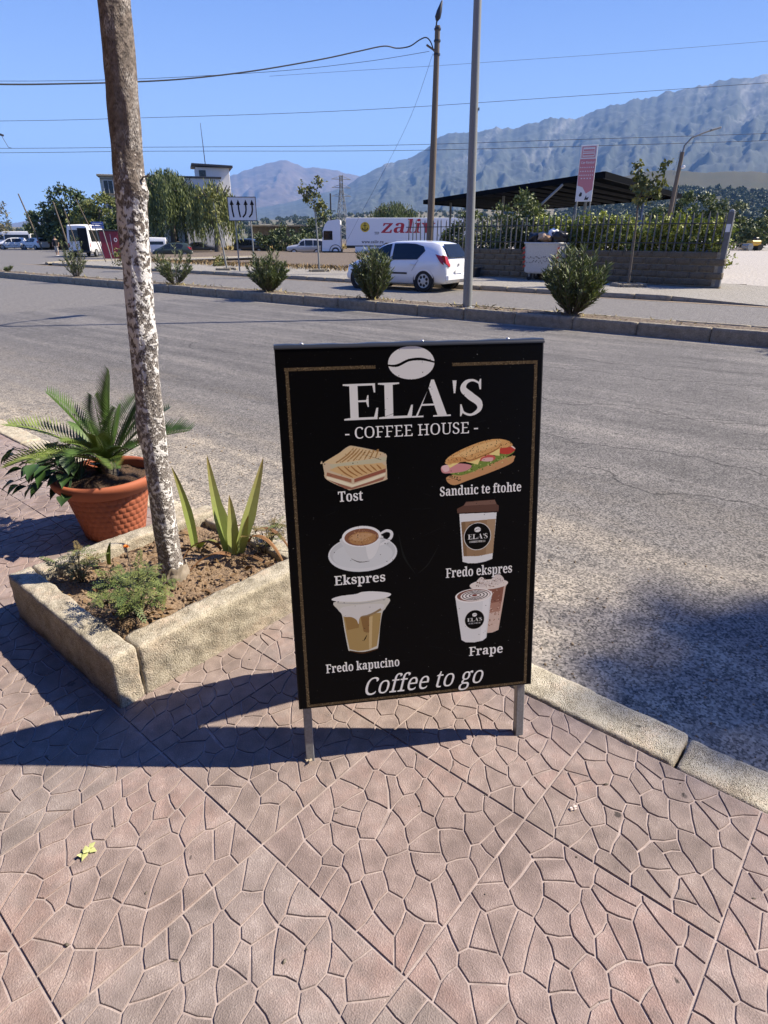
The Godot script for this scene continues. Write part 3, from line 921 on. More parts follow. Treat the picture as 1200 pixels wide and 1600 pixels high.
	fill([[0.150, 0.288], [0.194, 0.286], [0.190, 0.250], [0.156, 0.246]], cl(148, 118, 72))
	fill([[0.196, 0.286], [0.226, 0.290], [0.222, 0.230], [0.204, 0.236]], cl(138, 106, 66))
	fill([[0.222, 0.282], [0.232, 0.284], [0.226, 0.180], [0.218, 0.178]], cl(196, 172, 124))
	fill(smooth([[0.146, 0.292], [0.170, 0.286], [0.184, 0.276], [0.190, 0.262], [0.196, 0.284], [0.224, 0.290], [0.258, 0.300], [0.260, 0.320], [0.146, 0.320]], 5), cl(212, 210, 204))
	stroke([[0.200, 0.284], [0.230, 0.290], [0.258, 0.303]], [0.002, 0.006, 0.007], cl(142, 122, 92))
	fill(smooth([[0.115, 0.348], [0.128, 0.340], [0.200, 0.332], [0.272, 0.338], [0.289, 0.347], [0.276, 0.354], [0.236, 0.361], [0.204, 0.362], [0.184, 0.357], [0.140, 0.355]], 5), cl(226, 226, 223))
	stroke([[0.130, 0.334], [0.200, 0.327], [0.272, 0.333]], [0.002, 0.004, 0.002], cl(180, 178, 172))
	stroke([[0.203, 0.206], [0.208, 0.214], [0.213, 0.224]], [0.001, 0.004, 0.001], cl(50, 38, 22))
	stroke([[0.160, 0.178], [0.200, 0.168], [0.244, 0.176]], [0.003, 0.006, 0.003], cl(70, 46, 26))
	# two cold cups
	fill([[0.528, 0.352], [0.646, 0.352], [0.640, 0.340], [0.620, 0.200], [0.600, 0.193], [0.570, 0.194], [0.540, 0.330]], cl(206, 182, 166))
	fill([[0.584, 0.338], [0.634, 0.342], [0.628, 0.290], [0.582, 0.284]], cl(136, 92, 76))
	fill([[0.584, 0.290], [0.628, 0.294], [0.624, 0.262], [0.582, 0.258]], cl(170, 130, 112))
	speck([[0.585, 0.34], [0.632, 0.34], [0.618, 0.21], [0.585, 0.21]], 70, [cl(160, 118, 100), cl(214, 190, 176), cl(120, 84, 70)], 0.003)
	fill(ell(0.587, 0.352, 0.060, 0.016), cl(226, 216, 206))
	fill(smooth([[0.545, 0.356], [0.556, 0.374], [0.568, 0.376], [0.578, 0.362], [0.592, 0.366], [0.606, 0.381], [0.622, 0.380], [0.634, 0.362], [0.616, 0.350], [0.560, 0.346]], 5), cl(214, 204, 196))
	speck(ell(0.587, 0.356, 0.05, 0.014), 70, [cl(150, 120, 104), cl(90, 62, 50), cl(236, 230, 224)], 0.0024)
	fill([[0.483, 0.320], [0.598, 0.320], [0.594, 0.300], [0.582, 0.178], [0.570, 0.169], [0.544, 0.166], [0.516, 0.169], [0.503, 0.178]], cl(218, 219, 217))
	fill([[0.570, 0.312], [0.590, 0.314], [0.578, 0.176], [0.562, 0.169]], cl(228, 228, 226))
	fill(ell(0.5405, 0.320, 0.058, 0.0225), cl(236, 233, 228))
	fill(ell(0.5405, 0.321, 0.052, 0.0190), cl(128, 88, 76))
	fill(ell(0.5450, 0.320, 0.046, 0.0170), cl(234, 228, 222))
	for e in [0.040, 0.030, 0.019]:
		fill(ell(0.5440, 0.3205, e, e * 0.37), cl(40, 28, 26))
		fill(ell(0.5440, 0.3205, e - 0.0028, e * 0.37 - 0.0020), cl(232, 226, 220))
	fill(ell(0.543, 0.321, 0.008, 0.0035), cl(120, 60, 52))
	roundel(0.5435, 0.2415, 0.0318)
	# dirt, scuffs, chips
	for k in 420:
		var g := 20 + rng.randi() % 34
		fill(ell(rf(0, 0.733), rf(0, 1.055), rf(0.0005, 0.0022), rf(0.0004, 0.0014), 0, 7), cl(g, g, g - 2))
	for k in 46:
		var g := 70 + rng.randi() % 110
		fill(ell(rf(0, 0.733), rf(0, 1.055), rf(0.0006, 0.0017), rf(0.0006, 0.0013), 0, 7), cl(g, g, g - 4))
	stroke([[0.315, 0.53], [0.33, 0.46], [0.362, 0.405]], [0.001, 0.006, 0.001], cl(27, 29, 29))
	stroke([[0.370, 0.405], [0.40, 0.43], [0.43, 0.48]], [0.001, 0.004, 0.001], cl(30, 31, 31))
	for k in 30:
		var x := rf(0.02, 0.71); var y := rf(0.02, 1.03); var an := rf(-0.4, 0.4); var L := rf(0.01, 0.06)
		stroke([[x, y], [x + L * cos(an), y + L * sin(an)]], [0.0004, 0.0009], cl(36, 36, 36))
	return pr

func lettering(parent: Node, words: String, face: String, weight: int, x0: float, base: float, x1: float, cap: float, m: Material, slant := 0.0):
	var tm := TextMesh.new()
	var sf := SystemFont.new()
	sf.font_names = PackedStringArray([face])
	sf.font_weight = weight
	tm.font = sf
	tm.text = words
	tm.font_size = 64
	tm.pixel_size = 0.001
	tm.depth = 0.0005
	tm.curve_step = 0.8
	var probe := TextMesh.new()
	probe.font = sf
	probe.text = "E"
	probe.font_size = 64
	probe.pixel_size = 0.001
	var bb := tm.get_aabb()
	var pb := probe.get_aabb()
	var sx := (x1 - x0) / bb.size.x
	var sy := cap / pb.size.y
	var o := part("lettering", tm, m, parent)
	# the probe capital stands on the baseline, which is where both texts sit
	var b := Basis(Vector3(sx, 0, 0), Vector3(slant * sy, sy, 0), Vector3(0, 0, 1))
	o.transform = Transform3D(b, Vector3(x0 - 0.3665 - bb.position.x * sx - pb.position.y * sy * slant, base + 0.204 - pb.position.y * sy, 0.0004))

func board():
	var o := thing("sandwich_board", "black folding menu board with pictures of coffee and sandwiches on the pink paving", "menu board", Vector3(0.112, 0, -1.467), 0.16)
	var lean := 0.168
	var tilt := Transform3D(Basis(Vector3(1, 0, 0), -lean), Vector3.ZERO)
	var pm := mat(Color(1, 1, 1), 0.3)
	pm.albedo_texture = tex(print_sheet())
	pm.metallic_specular = 0.18
	var W := 0.733; var y0 := 0.204; var y1 := 1.259; var T := 0.024
	# front panel: printed face, folded edges behind it
	var fp := Node3D.new()
	fp.name = "front_panel"
	fp.transform = tilt
	o.add_child(fp)
	var b := MB.new()
	b.quad(Vector3(-W / 2 + 0.004, y0 + 0.004, 0), Vector3(W / 2 - 0.004, y0 + 0.004, 0), Vector3(W / 2 - 0.004, y1 - 0.004, 0), Vector3(-W / 2 + 0.004, y1 - 0.004, 0), Vector2(0.0055, 0.9962), Vector2(0.9945, 0.9962), Vector2(0.9945, 0.0038), Vector2(0.0055, 0.0038))
	part("printed_face", b.mesh(), pm, fp)
	b = MB.new()
	var c := [Vector2(-W / 2, y0), Vector2(W / 2, y0), Vector2(W / 2, y1), Vector2(-W / 2, y1)]
	var ci := [Vector2(-W / 2 + 0.004, y0 + 0.004), Vector2(W / 2 - 0.004, y0 + 0.004), Vector2(W / 2 - 0.004, y1 - 0.004), Vector2(-W / 2 + 0.004, y1 - 0.004)]
	for k in 4:
		var j := (k + 1) % 4
		b.quad(Vector3(c[k].x, c[k].y, -0.003), Vector3(c[j].x, c[j].y, -0.003), Vector3(ci[j].x, ci[j].y, 0), Vector3(ci[k].x, ci[k].y, 0))
		b.quad(Vector3(c[k].x, c[k].y, -T), Vector3(c[j].x, c[j].y, -T), Vector3(c[j].x, c[j].y, -0.003), Vector3(c[k].x, c[k].y, -0.003))
	b.quad(Vector3(W / 2, y0, -T), Vector3(-W / 2, y0, -T), Vector3(-W / 2, y1, -T), Vector3(W / 2, y1, -T))
	part("panel_edge", b.mesh(), M.black, fp)
	# slightly dented cap strip folded over the top
	b = MB.new()
	var rows := []
	for k in 25:
		var x := lerpf(-W / 2 - 0.001, W / 2 + 0.001, k / 24.0)
		var dent := 0.0012 * sin(k * 1.7) + 0.0008 * sin(k * 0.6 + 1.0)
		rows.append([Vector3(x, y1 - 0.007, 0.0012), Vector3(x, y1 - 0.003, 0.0016), Vector3(x, y1 + 0.003, -0.003), Vector3(x, y1 + 0.006 + dent, -0.016), Vector3(x, y1 + 0.004 + dent, -0.036), Vector3(x, y1 - 0.004, -0.042)])
	b.loft(rows)
	part("top_cap", b.mesh(), M.sheet, fp)
	for x in [-0.295, 0.028, 0.268]:
		b = MB.new()
		b.lathe([Vector2(0.0052, 0), Vector2(0.0042, 0.002), Vector2(0.002, 0.003), Vector2(0.0, 0.0032)], 10, Transform3D(Basis(), Vector3(x, y1 + 0.0062, -0.018)), true)
		part("rivet", b.mesh(), M.rivet, fp)
	# legs run up behind both panels
	for s in [-1.0, 1.0]:
		b = MB.new()
		b.cbox(Transform3D(Basis(), Vector3(s * 0.3425, 0.6, -T - 0.0135)), Vector3(0.026, 1.2, 0.026), 0.002)
		part("leg", b.mesh(), M.steel, fp)
	var L := lettering
	L.call(fp, "- COFFEE HOUSE -", "Droid Serif", 400, 0.174, 0.809, 0.547, 0.031, M.letter)
	for s in [["Tost", 0.147, 0.635, 0.216, 0.029], ["Sanduic te ftohte", 0.437, 0.633, 0.679, 0.027], ["Ekspres", 0.125, 0.389, 0.273, 0.028], ["Fredo ekspres", 0.454, 0.384, 0.658, 0.029], ["Fredo kapucino", 0.087, 0.113, 0.309, 0.028], ["Frape", 0.527, 0.122, 0.635, 0.029]]:
		L.call(fp, s[0], "Droid Serif", 700, s[1], s[2], s[3], s[4], M.letter)
	L.call(fp, "Coffee to go", "Droid Serif", 400, 0.197, 0.026, 0.567, 0.057, M.letter, 0.26)
	# back panel with the same frame, hinged at the top
	var top := tilt * Vector3(0, y1, -T)
	var back := 0.225
	var bp := Node3D.new()
	bp.name = "back_panel"
	bp.transform = Transform3D(Basis(Vector3(0, 1, 0), PI) * Basis(Vector3(1, 0, 0), -back), Vector3(0, top.y - y1 * cos(back) - T * sin(back), top.z - 0.012 - y1 * sin(back)))
	o.add_child(bp)
	b = MB.new()
	b.cbox(Transform3D(Basis(), Vector3(0, (y0 + y1) / 2, -T / 2)), Vector3(W, y1 - y0, T), 0.003)
	part("panel_sheet", b.mesh(), M.black, bp)
	for s in [-1.0, 1.0]:
		b = MB.new()
		b.cbox(Transform3D(Basis(), Vector3(s * 0.3425, 0.6, -T - 0.0135)), Vector3(0.026, 1.2, 0.026), 0.002)
		part("leg", b.mesh(), M.steel, bp)
		b = MB.new()
		b.cbox(Transform3D(Basis(), Vector3(s * 0.26, top.y - 0.045, top.z - 0.006)), Vector3(0.05, 0.006, 0.05), 0.001)
		part("hinge", b.mesh(), M.steel, o)

# ---------------------------------------------------------------- planter, its plants, tree and pot
func planter():
	var o := thing("concrete_planter", "square planter of rough old kerb stones round the whitewashed tree", "planter", pave(-2.2275, 1.165), -PITCH_PAVE)
	# near-left face, near-right face, far-left face; the far-right side is a lower stone by the kerb
	var w := rough_block(Vector3(0.885, 0.225, 0.095), Vector3i(60, 16, 8), 0.010, 0.008, 12.0, 401)
	var q := part("wall", w, M.concrete, o)
	q.position = Vector3(0, 0.095, 0.4475)
	w = rough_block(Vector3(0.105, 0.225, 0.892), Vector3i(8, 16, 60), 0.010, 0.008, 12.0, 402)
	q = part("wall", w, M.concrete, o)
	q.position = Vector3(0.3905, 0.092, -0.049)
	q.rotation.z = -0.03
	w = rough_block(Vector3(0.10, 0.225, 0.892), Vector3i(8, 16, 60), 0.012, 0.009, 11.0, 403)
	q = part("wall", w, M.concrete, o)
	q.position = Vector3(-0.3925, 0.094, -0.049)
	w = rough_block(Vector3(0.675, 0.2, 0.09), Vector3i(48, 12, 8), 0.010, 0.012, 12.0, 404)
	q = part("wall", w, M.concrete, o)
	q.position = Vector3(0.0, 0.085, -0.44)
	# soil with clods
	var f := noise(FastNoiseLite.TYPE_SIMPLEX_SMOOTH, 5.0, 4, 41)
	var rows := []
	for j in 61:
		var r := []
		for i in 53:
			var x := lerpf(-0.36, 0.36, i / 52.0); var z := lerpf(-0.42, 0.41, j / 60.0)
			r.append(Vector3(x, 0.150 + f.get_noise_2d(x, z) * 0.026 + f.get_noise_2d(x * 5 + 9, z * 5) * 0.008, z))
		rows.append(r)
	var b := MB.new()
	b.loft(rows)
	part("soil", b.mesh(), M.soil, o)
	rng.seed = 42
	var mm := MultiMesh.new()
	mm.transform_format = MultiMesh.TRANSFORM_3D
	mm.mesh = rough_block(Vector3(0.02, 0.014, 0.017), Vector3i(3, 3, 3), 0.005, 0.006, 50.0, 6)
	mm.instance_count = 900
	for k in 900:
		var x := rf(-0.34, 0.33); var z := rf(-0.40, 0.39)
		mm.set_instance_transform(k, Transform3D(Basis.from_euler(Vector3(rf(0, 6), rf(0, 6), rf(0, 6))).scaled(Vector3.ONE * (0.2 + absf(rng.randfn(0, 0.42)))), Vector3(x, 0.151 + f.get_noise_2d(x, z) * 0.026, z)))
	var cm := MultiMeshInstance3D.new()
	cm.name = "soil_clods"
	cm.multimesh = mm
	cm.material_override = M.soil
	cm.set_meta("kind", "stuff")
	o.add_child(cm)

# a sword-shaped leaf: base, direction it starts in, way it bends
func blade(b: MB, p: Vector3, d: Vector3, side: Vector3, L: float, w: float, droop: Vector3, fold := 0.25, n := 9, c0 := Color(0.2, 0.3, 0.06), c1 := Color(0.2, 0.3, 0.06)):
	var l := []; var q := p; var dir := d.normalized()
	for k in n + 1:
		var t := float(k) / n
		var ww := w * 0.5 * (0.75 + 0.5 * t if t < 0.4 else 0.95 * pow(maxf(0.0, 1.0 - (t - 0.4) / 0.6), 0.7))
		var s := (side - dir * side.dot(dir)).normalized()
		var up := s.cross(dir)
		l.append([q - s * ww + up * ww * fold, q, q + s * ww + up * ww * fold])
		q += dir * L / n
		dir = (dir + droop / n).normalized()
	for k in n:
		for h in 2:
			b.col = c0.lerp(c1, pow(float(k) / n, 2.0))
			b.quad(l[k][h], l[k][h + 1], l[k + 1][h + 1], l[k + 1][h])

func feathery(b: MB, p: Vector3, d: Vector3, L: float, c: Color):
	# a small divided leaf: paired leaflets on a thin stalk
	var up := Vector3.UP
	var s := d.cross(up).normalized()
	if s.length() < 0.1: s = Vector3(1, 0, 0)
	var q := p; var dir := d
	for k in 6:
		q += dir * L / 6.0
		dir = (dir + Vector3(0, -0.07, 0)).normalized()
		for sg in [-1.0, 1.0]:
			b.col = c * rf(0.75, 1.25)
			b.leaf(q, (dir * 0.65 + s * sg).normalized(), dir, L * 0.38 * (1.0 - k * 0.08), L * 0.13, 0.1)
	b.leaf(q, dir, s, L * 0.3, L * 0.09, 0.1)

func marigold(label: String, at: Vector3, n: int, h: float, spread: float, blooms: Array, sparse := false):
	var o := thing("marigold_plant", label, "plant", at, 0.0, "marigolds in the concrete planter")
	var st := MB.new(); var fo := MB.new()
	for k in n:
		var an := rf(0, TAU); var r := sqrt(rf(0, 1)) * spread
		var tip := Vector3(cos(an) * r, h * rf(0.55, 1.0) * (1.0 - 0.35 * r / spread), sin(an) * r)
		var mid := tip * 0.5 + Vector3(0, 0.02, 0)
		st.tube([Vector3(rf(-0.01, 0.01), -0.02, rf(-0.01, 0.01)), mid, tip], [0.003, 0.0023, 0.0012], 5, false)
		for j in (5 if sparse else 9):
			var t := rf(0.35, 1.0)
			var p := (mid * (1 - t) + tip * t) if t > 0.5 else mid * t * 2.0
			var d := (Vector3(rf(-1, 1), rf(-0.25, 0.6), rf(-1, 1))).normalized()
			var g := Color(0.075, 0.12, 0.03).lerp(Color(0.21, 0.235, 0.075), rf(0, 1))
			if sparse and rf(0, 1) < 0.5: g = Color(0.17, 0.13, 0.05)
			feathery(fo, p, d, rf(0.035, 0.065), g)
	part("stems", st.mesh(), M.bark, o)
	part("foliage", fo.mesh(), M.leaf, o)
	for f in blooms:
		var b := MB.new()
		for k in 26:
			var an := k * 2.4; var t := k / 26.0
			b.col = Color(0.75, 0.17, 0.012).lerp(Color(0.85, 0.30, 0.02), rf(0, 1))
			b.leaf(f, (Vector3(cos(an), 0.25 + 1.4 * t, sin(an))).normalized(), Vector3(-sin(an), 0, cos(an)), 0.013, 0.010, 0.2)
		part("flower", b.mesh(), M.leaf, o)
		b = MB.new()
		b.tube([Vector3(f.x * 0.6, 0, f.z * 0.6), f - Vector3(0, 0.002, 0)], [0.0022, 0.0016], 5, false)
		part("flower_stem", b.mesh(), M.bark, o)

func plants():
	rng.seed = 81
	var Y := 0.155
	marigold("bushy green marigold at the near corner of the concrete planter", Vector3(-0.955, Y, -2.03), 24, 0.26, 0.16, [Vector3(-0.05, 0.24, -0.10)])
	marigold("small half-withered marigold at the planter's far left corner", Vector3(-1.30, Y, -2.29), 13, 0.15, 0.10, [], true)
	marigold("scraggly marigold with one orange flower beside the sword-leaved plant", Vector3(-0.55, Y, -2.55), 12, 0.20, 0.10, [Vector3(-0.055, 0.235, 0.0)], true)
	# iris
	var o := thing("iris_plant", "pale green iris with tall sword leaves behind the whitewashed trunk", "plant", Vector3(-0.70, Y, -2.53))
	for s in [[Vector3(0.02, 0, 0), Vector3(0.34, 1, 0.0), 0.50, 0.072, Vector3(-0.02, 0, 0)], [Vector3(-0.02, 0, 0.01), Vector3(-0.12, 1, 0.05), 0.50, 0.058, Vector3(0.10, 0, 0.0)], [Vector3(0.0, 0, 0.02), Vector3(0.12, 1, 0.1), 0.32, 0.06, Vector3(-0.1, 0, 0)], [Vector3(0.03, 0, 0.0), Vector3(0.22, 1, 0.2), 0.24, 0.05, Vector3(0.2, 0, 0.1)], [Vector3(-0.01, 0, 0.0), Vector3(-0.06, 1, -0.1), 0.30, 0.05, Vector3(-0.2, 0, 0.1)]]:
		var b := MB.new()
		var g := Color(0.40, 0.46, 0.15).lerp(Color(0.28, 0.38, 0.11), rf(0, 1))
		blade(b, s[0], s[1], Vector3(0.8, 0, -0.6), s[2], s[3], s[4], 0.3, 10, g, g.lerp(Color(0.24, 0.10, 0.05), 0.75))
		part("leaf", b.mesh(), M.leaf, o)
	for s in [[Vector3(0.10, 0.10, -0.02), Vector3(0.8, 0.9, 0.2), 0.26, 0.024, Vector3(0.5, -3.4, 0.3)], [Vector3(0.08, 0.08, 0.04), Vector3(0.5, 1, 0.3), 0.30, 0.026, Vector3(0.6, -3.8, 0.2)], [Vector3(-0.05, 0.03, 0.02), Vector3(-0.5, 0.9, 0.2), 0.24, 0.02, Vector3(-0.2, -3.0, 0.3)], [Vector3(0.0, 0.02, 0.05), Vector3(-0.7, 0.5, 0.5), 0.26, 0.022, Vector3(-0.3, -1.8, 0.4)], [Vector3(0.05, 0.02, 0.05), Vector3(0.9, 0.4, 0.5), 0.22, 0.02, Vector3(0.3, -1.6, 0.0)]]:
		var b := MB.new()
		var g := Color(0.30, 0.15, 0.06).lerp(Color(0.16, 0.085, 0.04), rf(0, 1))
		blade(b, s[0], s[1], Vector3(0.6, 0, -0.8), s[2], s[3], s[4], 0.5, 10, g, g)
		part("withered_leaf", b.mesh(), M.dry, o)
	o = thing("iris_shoot", "single upright green iris leaf just right of the tree trunk", "plant", Vector3(-0.90, Y, -2.60))
	for s in [[Vector3(0, 0, 0), Vector3(-0.02, 1, 0), 0.42, 0.045, Vector3(-0.22, 0, 0.1)], [Vector3(0.02, 0, 0.01), Vector3(0.5, 1, 0.2), 0.14, 0.04, Vector3(0.6, -1.5, 0.2)]]:
		var b := MB.new()
		blade(b, s[0], s[1], Vector3(0.85, 0, -0.5), s[2], s[3], s[4], 0.3, 9, Color(0.30, 0.38, 0.10), Color(0.20, 0.14, 0.05))
		part("leaf", b.mesh(), M.leaf, o)
	for s in [[Vector3(0.05, 0, 0.0), Vector3(0.6, 0.8, 0.2), 0.34, 0.02, Vector3(1.0, -2.2, 0.2)], [Vector3(0.1, 0, -0.03), Vector3(0.4, 1.0, -0.1), 0.30, 0.018, Vector3(1.0, -2.6, 0.1)]]:
		var b := MB.new()
		blade(b, s[0], s[1], Vector3(0.3, 0, 1), s[2], s[3], s[4], 0.5, 9, Color(0.14, 0.085, 0.05), Color(0.10, 0.06, 0.04))
		part("withered_leaf", b.mesh(), M.dry, o)
	o = thing("sprout", "short green sprout beside the small withered marigold", "plant", Vector3(-1.235, Y, -2.43))
	var sb := MB.new()
	blade(sb, Vector3.ZERO, Vector3(0.1, 1, 0), Vector3(1, 0, 0.2), 0.12, 0.026, Vector3(0.3, 0, 0.1), 0.6, 7, Color(0.16, 0.23, 0.05), Color(0.10, 0.16, 0.04))
	part("leaf", sb.mesh(), M.leaf, o)
	# dead leaves lying on the soil: nobody could count them
	var dl := MB.new()
	for k in 150:
		var p := pave(rf(-2.55, -1.92), rf(0.8, 1.55), 0.155 + rf(0.0, 0.022))
		dl.col = Color(0.26, 0.17, 0.08).lerp(Color(0.10, 0.055, 0.03), rf(0, 1))
		var an := rf(0, TAU)
		var d := Vector3(cos(an), rf(-0.1, 0.5), sin(an)).normalized()
		dl.leaf(p, d, d.cross(Vector3(rf(-0.4, 0.4), 1, rf(-0.4, 0.4))).normalized(), rf(0.015, 0.06), rf(0.008, 0.022), rf(-0.3, 0.4))
	var ll := part("leaf_litter", dl.mesh(), M.dry, self)
	ll.set_meta("kind", "stuff")
	ll.set_meta("label", "dry brown leaf litter on the soil of the concrete planter")
	ll.set_meta("category", "leaf litter")
	# scraps on the paving
	for s in [[Vector3(-0.795, 0.004, -1.125), Color(0.52, 0.55, 0.22), 0.030, "crumpled pale yellow-green leaf lying on the pink paving"], [Vector3(-0.235, 0.006, -1.437), Color(0.46, 0.38, 0.28), 0.028, "dry pale leaf at the foot of the board's left leg"], [Vector3(0.545, 0.004, -1.262), Color(0.62, 0.52, 0.48), 0.014, "scrap of whitish paper on the paving toward the kerb"]]:
		var b := MB.new()
		rng.seed = 91 + int(s[2] * 1000)
		for k in 7:
			b.col = s[1] * rf(0.8, 1.15)
			var an := rf(0, TAU)
			var d := Vector3(cos(an), rf(0.0, 0.35), sin(an)).normalized()
			b.leaf(Vector3(rf(-0.3, 0.3) * s[2], rf(0.0, 0.004), rf(-0.3, 0.3) * s[2]), d, d.cross(Vector3.UP).normalized(), s[2] * rf(0.6, 1.1), s[2] * rf(0.4, 0.7), rf(-0.2, 0.25))
		var q := part("fallen_leaf" if s[3].contains("leaf") else "paper_scrap", b.mesh(), M.dry, self)
		q.position = s[0]
		tag(q, s[3], "leaf" if s[3].contains("leaf") else "paper")

func trunk_texture() -> Array:
	var w := 512; var h := 2048
	# noise made as wide as the trunk is round, so that flakes keep their shape
	var wide := func(f: FastNoiseLite) -> PackedByteArray:
		var im := f.get_seamless_image(216, h)
		im.convert(Image.FORMAT_L8)
		im.resize(w, h, Image.INTERPOLATE_CUBIC)
		return im.get_data()
	var a: PackedByteArray = wide.call(noise(FastNoiseLite.TYPE_SIMPLEX_SMOOTH, 0.058, 5, 51))
	var b: PackedByteArray = wide.call(noise(FastNoiseLite.TYPE_SIMPLEX_SMOOTH, 0.014, 5, 52))
	var f := nimg(w, h, noise(FastNoiseLite.TYPE_SIMPLEX_SMOOTH, 0.13, 3, 53))
	var out := PackedByteArray(); out.resize(w * h * 3)
	var hg := PackedByteArray(); hg.resize(w * h)
	for y in h:
		var up := 3.2 * y / h              # metres above the soil
		# lime wash brushed on to about 1.6 m, flaked off in sheets
		var line := 0.0
		if up > 1.45: line = (up - 1.45) * 0.75
		for x in w:
			var k := y * w + x
			var e := b[k] / 255.0 * 0.36 + a[k] / 255.0 * 0.64
			var cut := 0.525 + line - 0.10 * exp(-pow((up - 1.22) / 0.24, 2.0)) + 0.02 * sin(up * 9.0)
			var g := f[k] / 255.0
			var q := clampf((e - cut) * 13.0 + (g - 0.5) * 2.6, 0.0, 1.0)
			q = maxf(q, clampf(0.5 + (g - 0.5) * 3.0, 0.0, 1.0) * clampf((1.75 - up) * 3.0 + (b[k] / 255.0 - 0.5) * 6.0, 0.0, 1.0) * 0.30)
			var bk := 0.62 + 0.8 * (a[k] / 255.0 - 0.5) + (g - 0.5) * 0.55
			var br := 0.25 * bk; var bg := 0.207 * bk; var bb := 0.174 * bk
			var wh := 0.66 + (g - 0.5) * 0.14 + (a[k] / 255.0 - 0.5) * 0.12
			out[k * 3] = int(255 * pow(clampf(lerpf(br, wh, q), 0, 1), 0.4545))
			out[k * 3 + 1] = int(255 * pow(clampf(lerpf(bg, wh * 0.985, q), 0, 1), 0.4545))
			out[k * 3 + 2] = int(255 * pow(clampf(lerpf(bb, wh * 0.95, q), 0, 1), 0.4545))
			hg[k] = clampi(int(90 + q * 70 + (a[k] - 128) * 0.45 + (f[k] - 128) * 0.28), 0, 255)
	return [tex(Image.create_from_data(w, h, false, Image.FORMAT_RGB8, out)), normal_of(gray(w, h, hg), 5.0)]

func street_tree():
	var o := thing("street_tree", "whitewashed flaking tree trunk rising from the concrete planter", "tree", Vector3(-0.915, 0.13, -2.31))
	var t := trunk_texture()
	var m := mat(Color(1, 1, 1), 0.95)
	m.albedo_texture = t[0]
	m.normal_enabled = true
	m.normal_texture = t[1]
	m.normal_scale = 1.0
	var f := noise(FastNoiseLite.TYPE_SIMPLEX_SMOOTH, 3.0, 3, 55)
	var knots := [[Vector3(0.05, 1.50, 0.02), 0.035, 0.018], [Vector3(0.055, 1.02, 0.02), 0.04, 0.014], [Vector3(0.02, 1.62, 0.05), 0.05, -0.006], [Vector3(-0.05, 0.7, 0.0), 0.06, 0.010]]
	var rows := []
	var nseg := 170; var sides := 48
	for k in nseg + 1:
		var y := 3.2 * k / nseg
		var c := Vector3(lerpf(0, 0.145, y / 3.2) - 0.012 * sin(y * 2.2), y, 0.01 * sin(y * 1.7))
		var r := 0.0482 - 0.0035 * y / 3.2 + 0.020 * exp(-y / 0.06)
		var row := []
		for s in sides + 1:
			var an := -TAU * s / sides
			var d := Vector3(cos(an), 0, sin(an))
			var rr := r + f.get_noise_3d(d.x * 0.35, y * 0.8, d.z * 0.35) * 0.007 + f.get_noise_3d(d.x * 1.3 + 7, y * 2.2, d.z * 1.3) * 0.0028
			var p := c + d * rr
			for q in knots:
				var dist: float = p.distance_to(c * Vector3(1, 0, 1) + q[0])
				p += d * q[2] * exp(-pow(dist / q[1], 2.0))
			row.append(p)
		rows.append(row)
	var b := MB.new()
	b.loft(rows)
	for k in b.t.size(): b.t[k] = Vector2(float(k % (sides + 1)) / sides, float(k / (sides + 1)) / nseg)
	part("trunk", b.mesh(), m, o)
	b = MB.new()
	b.tube([Vector3(0.115, 1.535, 0.02), Vector3(0.128, 1.548, 0.03), Vector3(0.142, 1.55, 0.03), Vector3(0.152, 1.562, 0.03)], [0.004, 0.003, 0.0022, 0.001], 6)
	part("twig_stub", b.mesh(), M.bark, o)
	# a bit of dirty film wrapped round the foot
	b = MB.new()
	var fr := []
	for k in 9:
		var yy := 0.0 + 0.012 * k
		var row := []
		for s in 14:
			var an := lerpf(-0.5, 1.5, s / 13.0)
			var rr := 0.074 - 0.0014 * k + 0.005 * sin(s * 2.1 + k) + 0.003 * sin(k * 1.9)
			row.append(Vector3(cos(an) * rr, yy + 0.006 * sin(s * 1.3), sin(an) * rr))
		fr.append(row)
	b.loft(fr)
	part("bark_flap", b.mesh(), mat(lin(0.26, 0.22, 0.17), 0.8), o)
	# crown above the frame
	rng.seed = 57
	var lim := MB.new(); var cr := MB.new()
	var top := Vector3(0.145, 3.18, 0)
	for k in 8:
		var an := k * 2.4
		var e := top + Vector3(cos(an) * rf(0.6, 1.2), rf(0.9, 2.0), sin(an) * rf(0.6, 1.2))
		var mid := top.lerp(e, 0.5) + Vector3(0, 0.15, 0)
		lim.tube([top - Vector3(0, 0.05, 0), mid, e], [0.035, 0.02, 0.008], 7)
		for j in 420:
			var p := mid.lerp(e, rf(0.1, 1.15)) + rdir() * rf(0.05, 0.5)
			cr.col = Color(0.06, 0.11, 0.03) * rf(0.7, 1.5)
			var d := (rdir() + Vector3(0, -0.4, 0)).normalized()
			cr.leaf(p, d, d.cross(rdir()).normalized(), rf(0.06, 0.11), rf(0.035, 0.06))
	part("limbs", lim.mesh(), M.bark, o)
	part("crown", cr.mesh(), M.leaf, o)

func weave_image() -> Image:
	# basket weave pressed into the clay: rows of short raised bands
	var w := 1024; var h := 256
	var im := Image.create_empty(w, h, false, Image.FORMAT_L8)
	for y in h:
		var row := y / 16
		var v := fmod(y, 16.0) / 16.0
		for x in w:
			var u := fmod(x + (16 if row % 2 == 0 else 0), 32.0) / 32.0
			var g := sin(PI * u) * pow(sin(PI * v), 0.7)
			im.set_pixel(x, y, Color(g, g, g))
	return im

